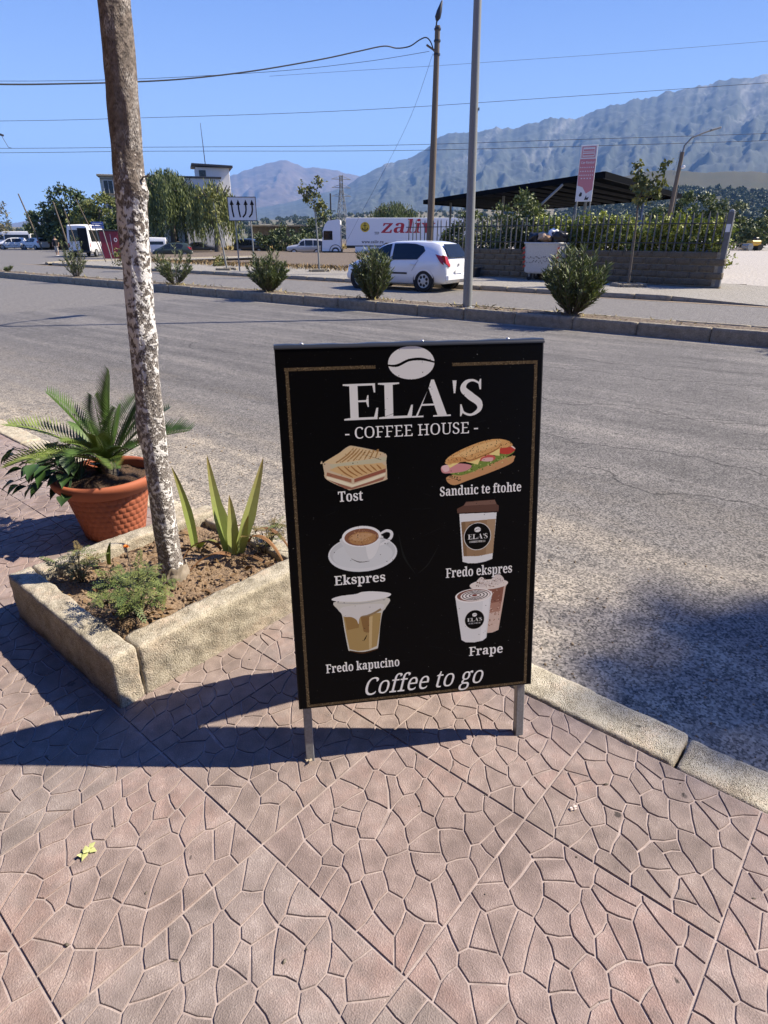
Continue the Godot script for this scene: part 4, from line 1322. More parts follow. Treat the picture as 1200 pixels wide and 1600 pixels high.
func frond(o: Node3D, p: Vector3, d: Vector3, L: float, droop: float, tone: Color, n := 34, lw := 0.0):
	var b := MB.new(); var r := MB.new()
	var q := p; var dir := d.normalized()
	var pts := []; var rad := []
	var side := dir.cross(Vector3.UP).normalized()
	for k in n + 1:
		pts.append(q); rad.append(lerpf(0.005, 0.0015, float(k) / n))
		var t := float(k) / n
		if t > 0.14:
			var up := side.cross(dir).normalized()
			var ll := L * 0.30 * (sin(PI * clampf((t - 0.08) / 0.98, 0, 1)) * 0.75 + 0.30)
			for h in 1:
				var qq := q + dir * L / n * 0.5 * h
				for sg in [-1.0, 1.0]:
					b.col = tone * rf(0.75, 1.3)
					var ld: Vector3 = (dir * lerpf(0.42, 0.95, t) + side * sg + up * 0.38).normalized()
					b.leaf(qq, ld, up.cross(ld).normalized(), ll * rf(0.9, 1.08), L * 0.0235, 0.06)
		q += dir * L / n
		dir = (dir + Vector3(0, -droop / n, 0)).normalized()
	r.col = tone * 1.2
	r.tube(pts, rad, 5, false)
	var f := part("frond", b.mesh(), M.gloss_leaf, o)
	part("rachis", r.mesh(), M.leaf, f)

func big_leaf(b: MB, p: Vector3, d: Vector3, L: float, w: float, c: Color):
	var s := d.cross(Vector3.UP).normalized()
	var up := s.cross(d)
	var prof := [0.0, 0.55, 0.92, 1.0, 0.85, 0.55, 0.22, 0.0]
	var rows := []
	for k in 8:
		var t := k / 7.0
		var c0 := p + d * L * t - up * L * 0.28 * t * t
		var hw: float = w * 0.5 * prof[k]
		rows.append([c0 - s * hw + up * hw * 0.35, c0 - s * hw * 0.5 + up * hw * 0.1, c0, c0 + s * hw * 0.5 + up * hw * 0.1, c0 + s * hw + up * hw * 0.35])
	b.col = c
	b.loft(rows)

func potted_palm():
	var at := Vector3(-1.50, 0, -3.10)
	var pot := thing("terracotta_pot", "large terracotta pot with a basket-weave pattern left of the planter", "pot", at)
	var clay := mat(lin(0.36, 0.105, 0.048), 0.75)
	var wv := weave_image()
	var wm := mat(lin(0.34, 0.098, 0.045), 0.75)
	wm.heightmap_enabled = true
	wm.heightmap_texture = tex(wv)
	wm.heightmap_scale = 0.45
	var b := MB.new()
	b.lathe([Vector2(0.155, 0.0), Vector2(0.158, 0.006), Vector2(0.214, 0.262)], 72, Transform3D.IDENTITY)
	part("body", b.mesh(), wm, pot)
	b = MB.new()
	b.lathe([Vector2(0.214, 0.262), Vector2(0.224, 0.264), Vector2(0.236, 0.27), Vector2(0.262, 0.302), Vector2(0.270, 0.318), Vector2(0.272, 0.332), Vector2(0.268, 0.345), Vector2(0.258, 0.351), Vector2(0.246, 0.348), Vector2(0.238, 0.335), Vector2(0.232, 0.27)], 72, Transform3D.IDENTITY, true)
	part("rim", b.mesh(), clay, pot)
	var f := noise(FastNoiseLite.TYPE_SIMPLEX_SMOOTH, 7.0, 4, 61)
	var rows := []
	for j in 14:
		var r := []
		for k in 49:
			var an := TAU * k / 48; var rr := 0.236 * (1.0 - j / 13.0) + 0.0005
			var x := cos(an) * rr; var z := sin(an) * rr
			r.append(Vector3(x, 0.300 + f.get_noise_2d(x, z) * 0.03 + 0.04 * (1.0 - rr / 0.236), z))
		rows.append(r)
	b = MB.new()
	b.loft(rows)
	part("soil", b.mesh(), grain(M.soil.albedo_texture, 0.35, 1.0, M.soil.normal_texture, 1.0, true, Color(0.6, 0.55, 0.52)), pot)  # soil tinted darker here to stand for the shade under the palm
	# sago palm
	rng.seed = 67
	var o := thing("sago_palm", "feathery green sago palm growing in the terracotta pot", "palm", at + Vector3(0.02, 0.33, -0.02))
	b = MB.new()
	b.lathe([Vector2(0.035, -0.03), Vector2(0.045, 0.0), Vector2(0.04, 0.05), Vector2(0.02, 0.075), Vector2(0, 0.08)], 14, Transform3D.IDENTITY, true)
	part("stem", b.mesh(), M.bark, o)
	var g := Color(0.055, 0.105, 0.022)
	var y := Color(0.17, 0.21, 0.045)
	for s in [[Vector3(0.16, 1.0, -0.10), 0.56, 0.12, g], [Vector3(-0.40, 0.9, 0.10), 0.52, 0.55, g], [Vector3(-0.85, 0.75, 0.12), 0.58, 0.75, g.lerp(y, 0.6)], [Vector3(-0.95, 0.50, 0.35), 0.56, 0.95, y], [Vector3(0.55, 0.8, -0.35), 0.46, 0.35, g], [Vector3(0.95, 0.62, 0.05), 0.58, 0.6, g], [Vector3(0.30, 0.9, -0.6), 0.46, 0.4, Color(0.10, 0.17, 0.07)], [Vector3(-0.25, 0.8, 0.55), 0.36, 0.9, g.lerp(y, 0.4)], [Vector3(0.15, 0.85, 0.5), 0.34, 0.8, g.lerp(y, 0.5)], [Vector3(0.55, 0.7, 0.45), 0.36, 0.9, g], [Vector3(-0.55, 0.6, -0.5), 0.42, 0.7, g], [Vector3(0.8, 0.9, -0.5), 0.50, 0.5, Color(0.09, 0.14, 0.06)], [Vector3(-0.1, 0.7, 0.7), 0.38, 1.0, g], [Vector3(0.4, 0.6, 0.7), 0.36, 1.1, g.lerp(y, 0.3)], [Vector3(-0.6, 0.6, 0.6), 0.44, 1.0, g.lerp(y, 0.5)], [Vector3(-0.15, 1.0, -0.25), 0.42, 0.3, g], [Vector3(0.32, 1.0, 0.15), 0.40, 0.5, g]]:
		frond(o, Vector3(0, 0.05, 0), s[0] + Vector3(0, 0.12, 0), s[1] * 0.86, s[2], s[3])
	# low broad-leaved plant sharing the pot
	var lp := thing("leafy_plant", "dark broad-leaved plant hanging over the left rim of the terracotta pot", "plant", at + Vector3(-0.12, 0.32, 0.05))
	for k in 64:
		var an := rf(1.2, 5.2)
		var L := rf(0.10, 0.32)
		var tip := Vector3(cos(an) * L, rf(-0.02, 0.20), sin(an) * L * 0.8)
		b = MB.new()
		b.col = Color(0.03, 0.06, 0.02)
		b.tube([Vector3.ZERO, tip * 0.5 + Vector3(0, 0.06, 0), tip], [0.003, 0.0025, 0.002], 5, false)
		big_leaf(b, tip, (Vector3(cos(an), rf(-0.8, 0.1), sin(an))).normalized(), rf(0.075, 0.12), rf(0.055, 0.08), Color(0.028, 0.062, 0.016) * rf(0.7, 1.6))
		part("leaf", b.mesh(), M.gloss_leaf, lp)

# ---------------------------------------------------------------- median strip
func oleander(sd: int, h: float, spread: float, n: int) -> Node3D:
	rng.seed = sd
	var o := Node3D.new()
	var st := MB.new(); var fo := MB.new()
	for k in n:
		var an := rf(0, TAU); var r := sqrt(rf(0.02, 1)) * spread
		var tip := Vector3(cos(an) * r, h * rf(0.45, 1.0) * (1.0 - 0.34 * pow(r / spread, 2.0)), sin(an) * r)
		var base := Vector3(cos(an) * 0.09 * rf(0.2, 1), 0.0, sin(an) * 0.09 * rf(0.2, 1))
		var mid := base.lerp(tip, 0.5) + Vector3(cos(an), 0, sin(an)) * r * 0.06
		st.tube([base, mid, tip], [0.013, 0.009, 0.004], 5, false)
		for j in 42:
			var t := 1.0 - pow(rf(0, 1), 1.25) * 0.86
			var p := mid.lerp(tip, t * 2.0 - 1.0) if t > 0.5 else base.lerp(mid, t * 2.0)
			var a2 := rf(0, TAU)
			var d := ((tip - mid).normalized() * rf(0.5, 1.3) + Vector3(cos(a2), rf(-0.1, 0.3), sin(a2)) * 0.8).normalized()
			fo.col = Color(0.05, 0.08, 0.028).lerp(Color(0.19, 0.22, 0.10), pow(rf(0, 1), 1.5)) * rf(0.8, 1.2)
			fo.leaf(p, d, d.cross(rdir()).normalized(), rf(0.10, 0.17), rf(0.018, 0.027), 0.08)
	part("stems", st.mesh(), M.bark, o)
	part("foliage", fo.mesh(), M.leaf, o)
	return o

func put(o: Node3D, called: String, label: String, category: String, at: Vector3, turn := 0.0, group := "") -> Node3D:
	o.name = numbered(called)
	add_child(o)
	o.position = at
	o.rotation.y = turn
	tag(o, label, category, group)
	return o

func median():
	var k0 := struct("median_kerb", Vector3.ZERO, -PITCH_ROAD)
	rng.seed = 101
	var st := []
	for k in 3: st.append(rough_block(Vector3(1.19, 0.3, 0.13), Vector3i(16, 5, 3), 0.014, 0.007, 4.0, 500 + k))
	for k in range(-44, 10):
		for s in [[11.615, 0.0], [12.27, 0.45]]:
			var q := part("kerb_stone", st[rng.randi() % 3], M.concrete_far, k0)
			q.position = Vector3(-0.6 + k * 1.2 + s[1], -0.022 + rf(-0.007, 0.007), -s[0])
			q.rotation = Vector3(rf(-0.012, 0.012), rf(-0.006, 0.006), rf(-0.004, 0.004))
	var f := noise(FastNoiseLite.TYPE_SIMPLEX_SMOOTH, 0.9, 3, 104)
	var rows := []
	for k in 281:
		var a := lerpf(-53.0, 10.5, k / 280.0)
		var r := []
		for j in 7:
			var p := lerpf(11.66, 12.23, j / 6.0)
			r.append(road(a, p, 0.112 + 0.03 * sin(PI * j / 6.0) * (0.6 + f.get_noise_2d(a, p)) + 0.012 * f.get_noise_2d(a * 6, p * 6)))
		rows.append(r)
	var b := MB.new()
	b.loft(rows)
	var soil := part("median_soil", b.mesh(), M.dirt, self)
	soil.set_meta("kind", "structure")
	# dry straw and weeds along the strip
	rng.seed = 103
	var wd := MB.new()
	for k in 2600:
		var a := rf(-40, 9)
		var near := 1.0
		for c in [-5.02, -10.0, -13.8, -18.1, -7.0]: near = minf(near, absf(a - c) / 0.9)
		if rf(0, 1) < near * 0.9: continue
		var an := rf(0, TAU)
		wd.col = Color(0.34, 0.26, 0.13).lerp(Color(0.20, 0.19, 0.07), rf(0, 1))
		var d := Vector3(cos(an), rf(0.05, 1.2), sin(an)).normalized()
		wd.leaf(road(a, rf(11.7, 12.2), 0.12), d, d.cross(rdir()).normalized(), rf(0.05, 0.17), rf(0.006, 0.014), 0.2)
	var w := part("dry_grass", wd.mesh(), M.dry, self)
	w.set_meta("kind", "stuff")
	w.set_meta("label", "dry straw and weeds on the soil of the road median")
	w.set_meta("category", "grass")
	# oleanders
	var grp := "oleander bushes along the road median"
	put(oleander(111, 1.36, 0.60, 125), "oleander_bush", "largest dark oleander bush, right of the galvanised pole on the median", "bush", road(-5.02, 12.0, 0.11), 0.3, grp)
	put(oleander(112, 1.28, 0.48, 90), "oleander_bush", "oleander bush on the median in front of the white hatchback", "bush", road(-10.01, 11.95, 0.11), 1.1, grp)
	put(oleander(113, 1.10, 0.55, 84), "oleander_bush", "oleander bush on the median below the four-arrow road sign", "bush", road(-13.77, 11.95, 0.11), 2.0, grp)
	put(oleander(114, 1.2, 0.58, 34), "oleander_bush", "loose oleander bush on the median just right of the whitewashed trunk", "bush", road(-18.2, 11.95, 0.11), 2.9, grp)
	put(oleander(115, 1.6, 0.5, 22), "oleander_bush", "oleander bush on the median partly hidden by the whitewashed trunk", "bush", road(-24.6, 11.95, 0.11), 0.9, grp)
	put(oleander(116, 1.3, 0.55, 56), "oleander_bush", "oleander bush at the right end of the median, beyond the largest bush", "bush", road(-0.35, 12.0, 0.11), 0.9, grp)
	put(oleander(117, 0.26, 0.16, 6), "weed_tuft", "small weed growing on the median, far left of the trunk", "weed", road(-30.5, 11.9, 0.11), 0.0)
	# lamp post
	var o := thing("street_light", "tall galvanised lamp post standing on the median behind the menu board", "lamp post", Vector3(1.79, 0.1, -13.85))
	o.rotation.z = 0.02
	b = MB.new()
	var pts := []; var rad := []
	for k in 19:
		pts.append(Vector3(0, 9.0 * k / 18, 0)); rad.append(lerpf(0.098, 0.055, k / 18.0))
	b.tube(pts, rad, 16, true)
	part("pole", b.mesh(), M.galv, o)
	b = MB.new()
	b.lathe([Vector2(0.17, 0), Vector2(0.17, 0.02), Vector2(0.11, 0.025), Vector2(0.1, 0.05)], 16)
	part("base_plate", b.mesh(), M.galv, o)
	b = MB.new()
	b.tube([Vector3(0, 8.9, 0), Vector3(0.1, 9.3, -0.15), Vector3(0.5, 9.6, -0.7), Vector3(0.9, 9.65, -1.3)], [0.045, 0.042, 0.038, 0.035], 10)
	part("arm", b.mesh(), M.galv, o)
	b = MB.new()
	b.cbox(Transform3D(Basis(Vector3.UP, 0.98), Vector3(1.15, 9.66, -1.66)), Vector3(0.8, 0.12, 0.28), 0.03)
	part("lamp_head", b.mesh(), M.galv, o)
	b = MB.new()
	b.cbox(Transform3D(Basis(), Vector3(0.09, 3.62, 0.03)), Vector3(0.02, 0.05, 0.03), 0.004)
	part("cable_clip", b.mesh(), M.dark_metal, o)

# ---------------------------------------------------------------- vehicles: x forward, y up, z to the right
func patch(b: MB, poly: Array, zf: Callable, side: float, lift: float):
	var pl := PackedVector2Array(poly.map(func(p): return Vector2(p[0], p[1])))
	var ids := Geometry2D.triangulate_polygon(pl)
	for k in range(0, ids.size(), 3):
		var a := pl[ids[k]]; var c := pl[ids[k + 1]]; var d := pl[ids[k + 2]]
		if ((c - a).cross(d - a) > 0) != (side > 0):
			var q := c; c = d; d = q
		patch_tri(b, a, c, d, zf, side, lift, 3)

func patch_tri(b: MB, a: Vector2, c: Vector2, d: Vector2, zf: Callable, side: float, lift: float, deep: int):
	if deep > 0 and maxf(a.distance_to(c), maxf(c.distance_to(d), d.distance_to(a))) > 0.12:
		var m1 := (a + c) * 0.5; var m2 := (c + d) * 0.5; var m3 := (d + a) * 0.5
		for t in [[a, m1, m3], [m1, c, m2], [m3, m2, d], [m1, m2, m3]]: patch_tri(b, t[0], t[1], t[2], zf, side, lift, deep - 1)
		return
	b.tri(Vector3(a.x, a.y, side * (zf.call(a.x, a.y) + lift)), Vector3(c.x, c.y, side * (zf.call(c.x, c.y) + lift)), Vector3(d.x, d.y, side * (zf.call(d.x, d.y) + lift)))

# stations: [x, bottom, belt, top, half width at sill, at belt, at top]
func vehicle(called: String, label: String, category: String, at: Vector3, heading: Vector2, s: Dictionary, group := "") -> Node3D:
	var o := thing(called, label, category, at, atan2(-heading.y, heading.x), group)
	var paint: Material = s.paint
	var rows := []
	for q in s.stations:
		var r := []
		var x: float = q[0]; var yb: float = q[1]; var ybelt: float = q[2]; var yt: float = q[3]
		var wb: float = q[4]; var wm: float = q[5]; var wt: float = q[6]
		var half := [[0.0, yb], [wb * 0.85, yb], [wb, yb + 0.07], [lerpf(wb, wm, 0.75) + 0.025, lerpf(yb, ybelt, 0.45)], [wm + 0.012, lerpf(yb, ybelt, 0.8)], [wm, ybelt], [lerpf(wm, wt, 0.5) + 0.012, lerpf(ybelt, yt, 0.5)], [wt, yt - 0.03], [wt * 0.86, yt], [0.0, yt + 0.025]]
		for k in half.size(): r.append(Vector3(x, half[k][1], half[k][0]))
		for k in range(half.size() - 2, 0, -1): r.append(Vector3(x, half[k][1], -half[k][0]))
		rows.append(r)
	var b := MB.new()
	b.loft(rows, true)
	for e in [0, rows.size() - 1]:
		var cen := Vector3.ZERO
		for p in rows[e]: cen += p
		cen /= rows[e].size()
		for k in rows[e].size():
			var p: Vector3 = rows[e][k]; var q: Vector3 = rows[e][(k + 1) % rows[e].size()]
			if e == 0: b.tri(cen, q, p)
			else: b.tri(cen, p, q)
	part("body", b.mesh(), paint, o)
	var st: Array = s.stations
	var zf := func(x: float, y: float) -> float:
		var k := 0
		while k < st.size() - 2 and x > st[k + 1][0]: k += 1
		var t := clampf((x - st[k][0]) / (st[k + 1][0] - st[k][0]), 0, 1)
		var yb := lerpf(st[k][1], st[k + 1][1], t); var belt := lerpf(st[k][2], st[k + 1][2], t); var yt := lerpf(st[k][3], st[k + 1][3], t)
		var wb := lerpf(st[k][4], st[k + 1][4], t); var wm := lerpf(st[k][5], st[k + 1][5], t); var wt := lerpf(st[k][6], st[k + 1][6], t)
		if y > belt:
			var u := clampf((y - belt) / maxf(0.05, yt - 0.03 - belt), 0, 1)
			return lerpf(wm, wt, u) + 0.012 * sin(PI * u)
		var v := clampf((y - yb) / (belt - yb), 0, 1)
		return lerpf(wb, wm, minf(1.0, v * 1.3)) + 0.02
	for sd in [-1.0, 1.0]:
		for w in s.windows:
			b = MB.new()
			patch(b, w, zf, sd, 0.016)
			part("window", b.mesh(), M.glass, o)
		for w in s.get("trims", []):
			b = MB.new()
			patch(b, w, zf, sd, 0.014)
			part("trim", b.mesh(), M.plastic, o)
		for w in s.get("handles", []):
			b = MB.new()
			b.cbox(Transform3D(Basis(), Vector3(w[0], w[1], sd * (zf.call(w[0], w[1]) + 0.012))), Vector3(0.19, 0.035, 0.03), 0.01)
			part("door_handle", b.mesh(), paint, o)
		for w in s.get("seams", []):
			b = MB.new()
			patch(b, w, zf, sd, 0.006)
			part("door_seam", b.mesh(), M.plastic, o)
		if s.has("mirror"):
			b = MB.new()
			b.cbox(Transform3D(Basis(), Vector3(s.mirror[0], s.mirror[1], sd * (zf.call(s.mirror[0], s.mirror[1]) + 0.11))), Vector3(0.09, 0.13, 0.19), 0.03)
			part("mirror", b.mesh(), paint, o)
	for g in s.get("glass", []):          # windscreen, rear window: quads across the car
		b = MB.new()
		b.quad(Vector3(g[0], g[1], g[4]), Vector3(g[0], g[1], -g[4]), Vector3(g[2], g[3], -g[5]), Vector3(g[2], g[3], g[5]))
		part("windscreen" if g[0] > 0 else "rear_window", b.mesh(), M.glass, o)
	for l in s.get("lamps", []):          # centre, size, material
		for sd in [-1.0, 1.0]:
			b = MB.new()
			b.cbox(Transform3D(Basis(Vector3(0, 0, 1), l[3]) , Vector3(l[0].x, l[0].y, l[0].z * sd)), l[1], minf(l[1].x, l[1].z) * 0.3)
			part("headlight" if l[0].x > 0 else "tail_light", b.mesh(), l[2], o)
	for sd in [-1.0, 1.0]:
		if s.has("tail"):
			b = MB.new()
			patch(b, s.tail, zf, sd, 0.02)
			b.prism(PackedVector2Array([Vector2(-0.80, 1.08), Vector2(-0.80, 0.86), Vector2(-0.62, 0.74), Vector2(-0.56, 0.80), Vector2(-0.66, 1.04)]) if sd < 0 else PackedVector2Array([Vector2(0.80, 1.08), Vector2(0.80, 0.86), Vector2(0.62, 0.74), Vector2(0.56, 0.80), Vector2(0.66, 1.04)]), 0.10, Transform3D(Basis(Vector3(0, 0, 1), Vector3(0.28, 1, 0), Vector3(-1, 0, 0)), Vector3(-2.13, 0, 0)))
			part("tail_light", b.mesh(), M.red_lamp, o)
	for l in s.get("pieces", []):
		b = MB.new()
		b.cbox(Transform3D(Basis(), l[1]), l[2], l[4] if l.size() > 4 else 0.01)
		part(l[0], b.mesh(), l[3], o)
	for x in s.wheels:
		for sd in [-1.0, 1.0]:
			var r: float = s.wheel
			var z: float = s.track * 0.5
			b = MB.new()
			b.lathe([Vector2(0, 0.0), Vector2(r + 0.05, 0.0), Vector2(r + 0.05, 0.03)], 24, Transform3D(Basis(Vector3(1, 0, 0), PI * 0.5 * sd), Vector3(x, r + 0.01, sd * (zf.call(x, r) - 0.012))))
			part("wheel_arch", b.mesh(), M.plastic, o)
			var wh := Node3D.new()
			wh.name = "wheel"
			o.add_child(wh, true)
			wh.position = Vector3(x, r, sd * (zf.call(x, r) - 0.075))
			wh.rotation.x = PI * 0.5 * sd
			b = MB.new()
			b.lathe([Vector2(r * 0.62, -0.09), Vector2(r * 0.9, -0.09), Vector2(r, -0.07), Vector2(r, 0.075), Vector2(r * 0.92, 0.1), Vector2(r * 0.66, 0.1), Vector2(r * 0.64, 0.08)], 26)
			part("tyre", b.mesh(), M.tyre, wh)
			b = MB.new()
			b.lathe([Vector2(r * 0.66, 0.085), Vector2(r * 0.60, 0.095), Vector2(r * 0.52, 0.09), Vector2(r * 0.2, 0.102), Vector2(0, 0.106)], 26)
			part("rim", b.mesh(), M.hub, wh)
			if s.get("spokes", false):
				for k in 7:
					b = MB.new()
					var an := TAU * k / 7
					b.lathe([Vector2(0.048, 0.0), Vector2(0.044, 0.008), Vector2(0, 0.008)], 8, Transform3D(Basis(), Vector3(cos(an) * r * 0.41, 0.094, sin(an) * r * 0.41)))
					part("rim_hole", b.mesh(), M.tyre, wh)
	return o

func hatch_spec(paint: Material) -> Dictionary:
	return {
		"paint": paint, "wheels": [1.28, -1.23], "wheel": 0.325, "track": 1.5, "spokes": true,
		"stations": [[-1.98, 0.36, 0.72, 0.84, 0.66, 0.72, 0.70], [-1.93, 0.26, 0.86, 1.00, 0.76, 0.80, 0.74], [-1.80, 0.24, 0.92, 1.20, 0.80, 0.835, 0.66], [-1.62, 0.24, 0.93, 1.40, 0.82, 0.845, 0.58], [-1.35, 0.22, 0.93, 1.455, 0.83, 0.855, 0.58], [-0.7, 0.2, 0.915, 1.475, 0.83, 0.855, 0.60], [0.0, 0.2, 0.90, 1.465, 0.83, 0.855, 0.60], [0.5, 0.2, 0.89, 1.37, 0.83, 0.85, 0.585], [0.95, 0.21, 0.885, 1.13, 0.82, 0.84, 0.62], [1.25, 0.22, 0.86, 0.985, 0.81, 0.82, 0.66], [1.62, 0.24, 0.76, 0.87, 0.77, 0.76, 0.60], [1.88, 0.26, 0.64, 0.73, 0.68, 0.66, 0.50], [1.97, 0.34, 0.54, 0.60, 0.56, 0.54, 0.42]],
		"windows": [[[0.06, 0.935], [1.02, 0.935], [0.56, 1.27], [0.30, 1.37], [0.10, 1.40]], [[-0.03, 0.935], [-0.98, 0.955], [-1.20, 1.20], [-1.10, 1.33], [-0.80, 1.40], [-0.45, 1.415], [0.0, 1.405]]],
		"glass": [[1.10, 1.02, 0.42, 1.425, 0.66, 0.53], [-1.985, 1.02, -1.70, 1.395, 0.60, 0.50]],
		"trims": [[[0.95, 0.515], [0.95, 0.57], [0.10, 0.57], [0.10, 0.515]], [[-0.02, 0.515], [-0.02, 0.57], [-0.62, 0.57], [-0.62, 0.515]]],
		"handles": [[0.18, 0.79], [-0.82, 0.81]],
		"seams": [[[0.025, 0.30], [0.035, 0.30], [0.035, 0.93], [0.025, 0.93]], [[1.02, 0.35], [1.03, 0.35], [1.03, 0.92], [1.02, 0.92]], [[-0.80, 0.62], [-0.79, 0.62], [-1.02, 0.94], [-1.03, 0.94]]],
		"mirror": [0.82, 0.98], "tail": [[-1.58, 1.11], [-1.88, 1.05], [-1.93, 0.80], [-1.84, 0.86]],
		"lamps": [[Vector3(1.80, 0.70, 0.56), Vector3(0.26, 0.13, 0.24), M.clear_lamp, -0.35]],
		"pieces": [["bumper", Vector3(-1.93, 0.43, 0), Vector3(0.20, 0.24, 1.50), paint, 0.06], ["plate", Vector3(-2.022, 0.60, 0), Vector3(0.02, 0.11, 0.50), M.white_flat, 0.004], ["boot_badge", Vector3(-2.0, 0.80, 0), Vector3(0.02, 0.07, 0.07), M.hub, 0.008], ["wiper", Vector3(-1.94, 1.015, 0.12), Vector3(0.02, 0.02, 0.42), M.plastic, 0.005], ["bumper", Vector3(1.90, 0.40, 0), Vector3(0.20, 0.22, 1.30), paint, 0.06]]
	}

func sedan_spec(paint: Material) -> Dictionary:
	return {
		"paint": paint, "wheels": [1.4, -1.35], "wheel": 0.31, "track": 1.5,
		"stations": [[-2.25, 0.35, 0.72, 0.82, 0.66, 0.70, 0.64], [-2.15, 0.25, 0.84, 0.96, 0.78, 0.80, 0.70], [-1.6, 0.22, 0.90, 1.02, 0.83, 0.84, 0.66], [-1.2, 0.2, 0.91, 1.30, 0.84, 0.85, 0.56], [-0.6, 0.2, 0.91, 1.42, 0.84, 0.85, 0.57], [0.1, 0.2, 0.90, 1.42, 0.84, 0.85, 0.58], [0.55, 0.2, 0.89, 1.27, 0.84, 0.84, 0.58], [1.0, 0.2, 0.87, 1.0, 0.83, 0.83, 0.66], [1.7, 0.23, 0.80, 0.90, 0.80, 0.79, 0.62], [2.15, 0.25, 0.66, 0.75, 0.70, 0.68, 0.52], [2.25, 0.34, 0.56, 0.62, 0.58, 0.56, 0.44]],
		"windows": [[[0.05, 0.93], [0.92, 0.93], [0.50, 1.22], [0.08, 1.36]], [[-0.04, 0.93], [-1.3, 0.94], [-0.95, 1.25], [-0.5, 1.36], [-0.02, 1.36]]],
		"glass": [[1.02, 1.0, 0.46, 1.33, 0.64, 0.52], [-1.62, 1.05, -1.02, 1.39, 0.60, 0.5]],
		"lamps": [[Vector3(-2.16, 0.80, 0.62), Vector3(0.12, 0.14, 0.26), M.red_lamp, 0.0], [Vector3(2.10, 0.66, 0.56), Vector3(0.2, 0.12, 0.26), M.clear_lamp, -0.2]],
		"mirror": [0.8, 0.97], "handles": [[0.15, 0.8], [-0.85, 0.8]],
		"pieces": [["plate", Vector3(2.27, 0.42, 0), Vector3(0.02, 0.11, 0.5), M.white_flat, 0.004], ["plate", Vector3(-2.27, 0.6, 0), Vector3(0.02, 0.11, 0.5), M.white_flat, 0.004]]
	}

func suv_spec(paint: Material) -> Dictionary:
	return {
		"paint": paint, "wheels": [1.35, -1.35], "wheel": 0.37, "track": 1.55,
		"stations": [[-2.2, 0.5, 1.0, 1.1, 0.74, 0.76, 0.70], [-2.15, 0.42, 1.05, 1.60, 0.82, 0.84, 0.64], [-2.0, 0.4, 1.06, 1.76, 0.84, 0.87, 0.66], [-0.8, 0.38, 1.06, 1.80, 0.86, 0.88, 0.68], [0.2, 0.38, 1.05, 1.78, 0.86, 0.88, 0.67], [0.6, 0.38, 1.04, 1.55, 0.86, 0.87, 0.66], [0.9, 0.38, 1.03, 1.20, 0.86, 0.87, 0.74], [1.4, 0.38, 1.0, 1.12, 0.85, 0.86, 0.74], [2.0, 0.42, 0.92, 1.02, 0.82, 0.83, 0.70], [2.2, 0.48, 0.8, 0.86, 0.74, 0.74, 0.62]],
		"windows": [[[0.08, 1.09], [0.80, 1.09], [0.50, 1.50], [0.1, 1.66]], [[-0.02, 1.09], [-0.9, 1.09], [-0.9, 1.68], [0.0, 1.68]], [[-1.0, 1.09], [-1.95, 1.10], [-1.88, 1.62], [-1.0, 1.68]]],
		"glass": [[0.93, 1.2, 0.52, 1.66, 0.72, 0.60], [-2.185, 1.12, -2.13, 1.60, 0.66, 0.58]],
		"lamps": [[Vector3(-2.18, 0.95, 0.70), Vector3(0.1, 0.3, 0.14), M.red_lamp, 0.0], [Vector3(2.08, 0.86, 0.62), Vector3(0.18, 0.18, 0.24), M.clear_lamp, 0.0]],
		"mirror": [0.72, 1.18], "handles": [[0.15, 0.95], [-0.8, 0.95]],
		"pieces": [["bumper", Vector3(2.2, 0.56, 0), Vector3(0.16, 0.2, 1.6), M.plastic, 0.04], ["grille", Vector3(2.2, 0.84, 0), Vector3(0.06, 0.2, 0.8), M.plastic, 0.02], ["bumper", Vector3(-2.2, 0.56, 0), Vector3(0.16, 0.2, 1.6), M.plastic, 0.04]]
	}

func van_spec(paint: Material, L: float, h: float) -> Dictionary:
	var r := L * 0.5
	return {
		"paint": paint, "wheels": [r - 0.95, -r + 1.05], "wheel": 0.34, "track": 1.7,
		"stations": [[-r, 0.5, 1.2, h - 0.12, 0.86, 0.90, 0.74], [-r + 0.06, 0.36, 1.2, h - 0.03, 0.92, 0.95, 0.78], [-r + 1.5, 0.34, 1.2, h, 0.95, 0.97, 0.80], [r - 1.7, 0.34, 1.2, h, 0.95, 0.97, 0.80], [r - 1.3, 0.34, 1.19, h - 0.12, 0.95, 0.96, 0.76], [r - 0.75, 0.34, 1.18, lerpf(1.2, h, 0.42), 0.94, 0.95, 0.74], [r - 0.5, 0.34, 1.1, 1.24, 0.93, 0.93, 0.74], [r - 0.12, 0.36, 0.9, 1.0, 0.88, 0.86, 0.66], [r, 0.45, 0.7, 0.8, 0.74, 0.72, 0.56]],
		"windows": [[[r - 1.75, 1.22], [r - 0.85, 1.22], [r - 1.25, h - 0.42], [r - 1.75, h - 0.36]], [[-r + 0.25, 1.22], [r - 1.9, 1.22], [r - 1.9, h - 0.42], [-r + 0.25, h - 0.42]]],
		"glass": [[r - 0.58, 1.24, r - 1.28, h - 0.24, 0.80, 0.68], [-r - 0.012, 1.25, -r - 0.006, h - 0.42, 0.74, 0.66]],
		"lamps": [[Vector3(-r - 0.0, 0.95, 0.86), Vector3(0.1, 0.34, 0.12), M.red_lamp, 0.0], [Vector3(r - 0.12, 0.84, 0.70), Vector3(0.22, 0.2, 0.26), M.clear_lamp, -0.2]],
		"mirror": [r - 0.95, 1.35],
		"pieces": [["bumper", Vector3(-r - 0.02, 0.45, 0), Vector3(0.14, 0.18, 1.7), M.plastic, 0.04], ["plate", Vector3(-r - 0.012, 0.72, 0.0), Vector3(0.02, 0.11, 0.5), M.white_flat, 0.004]]
	}

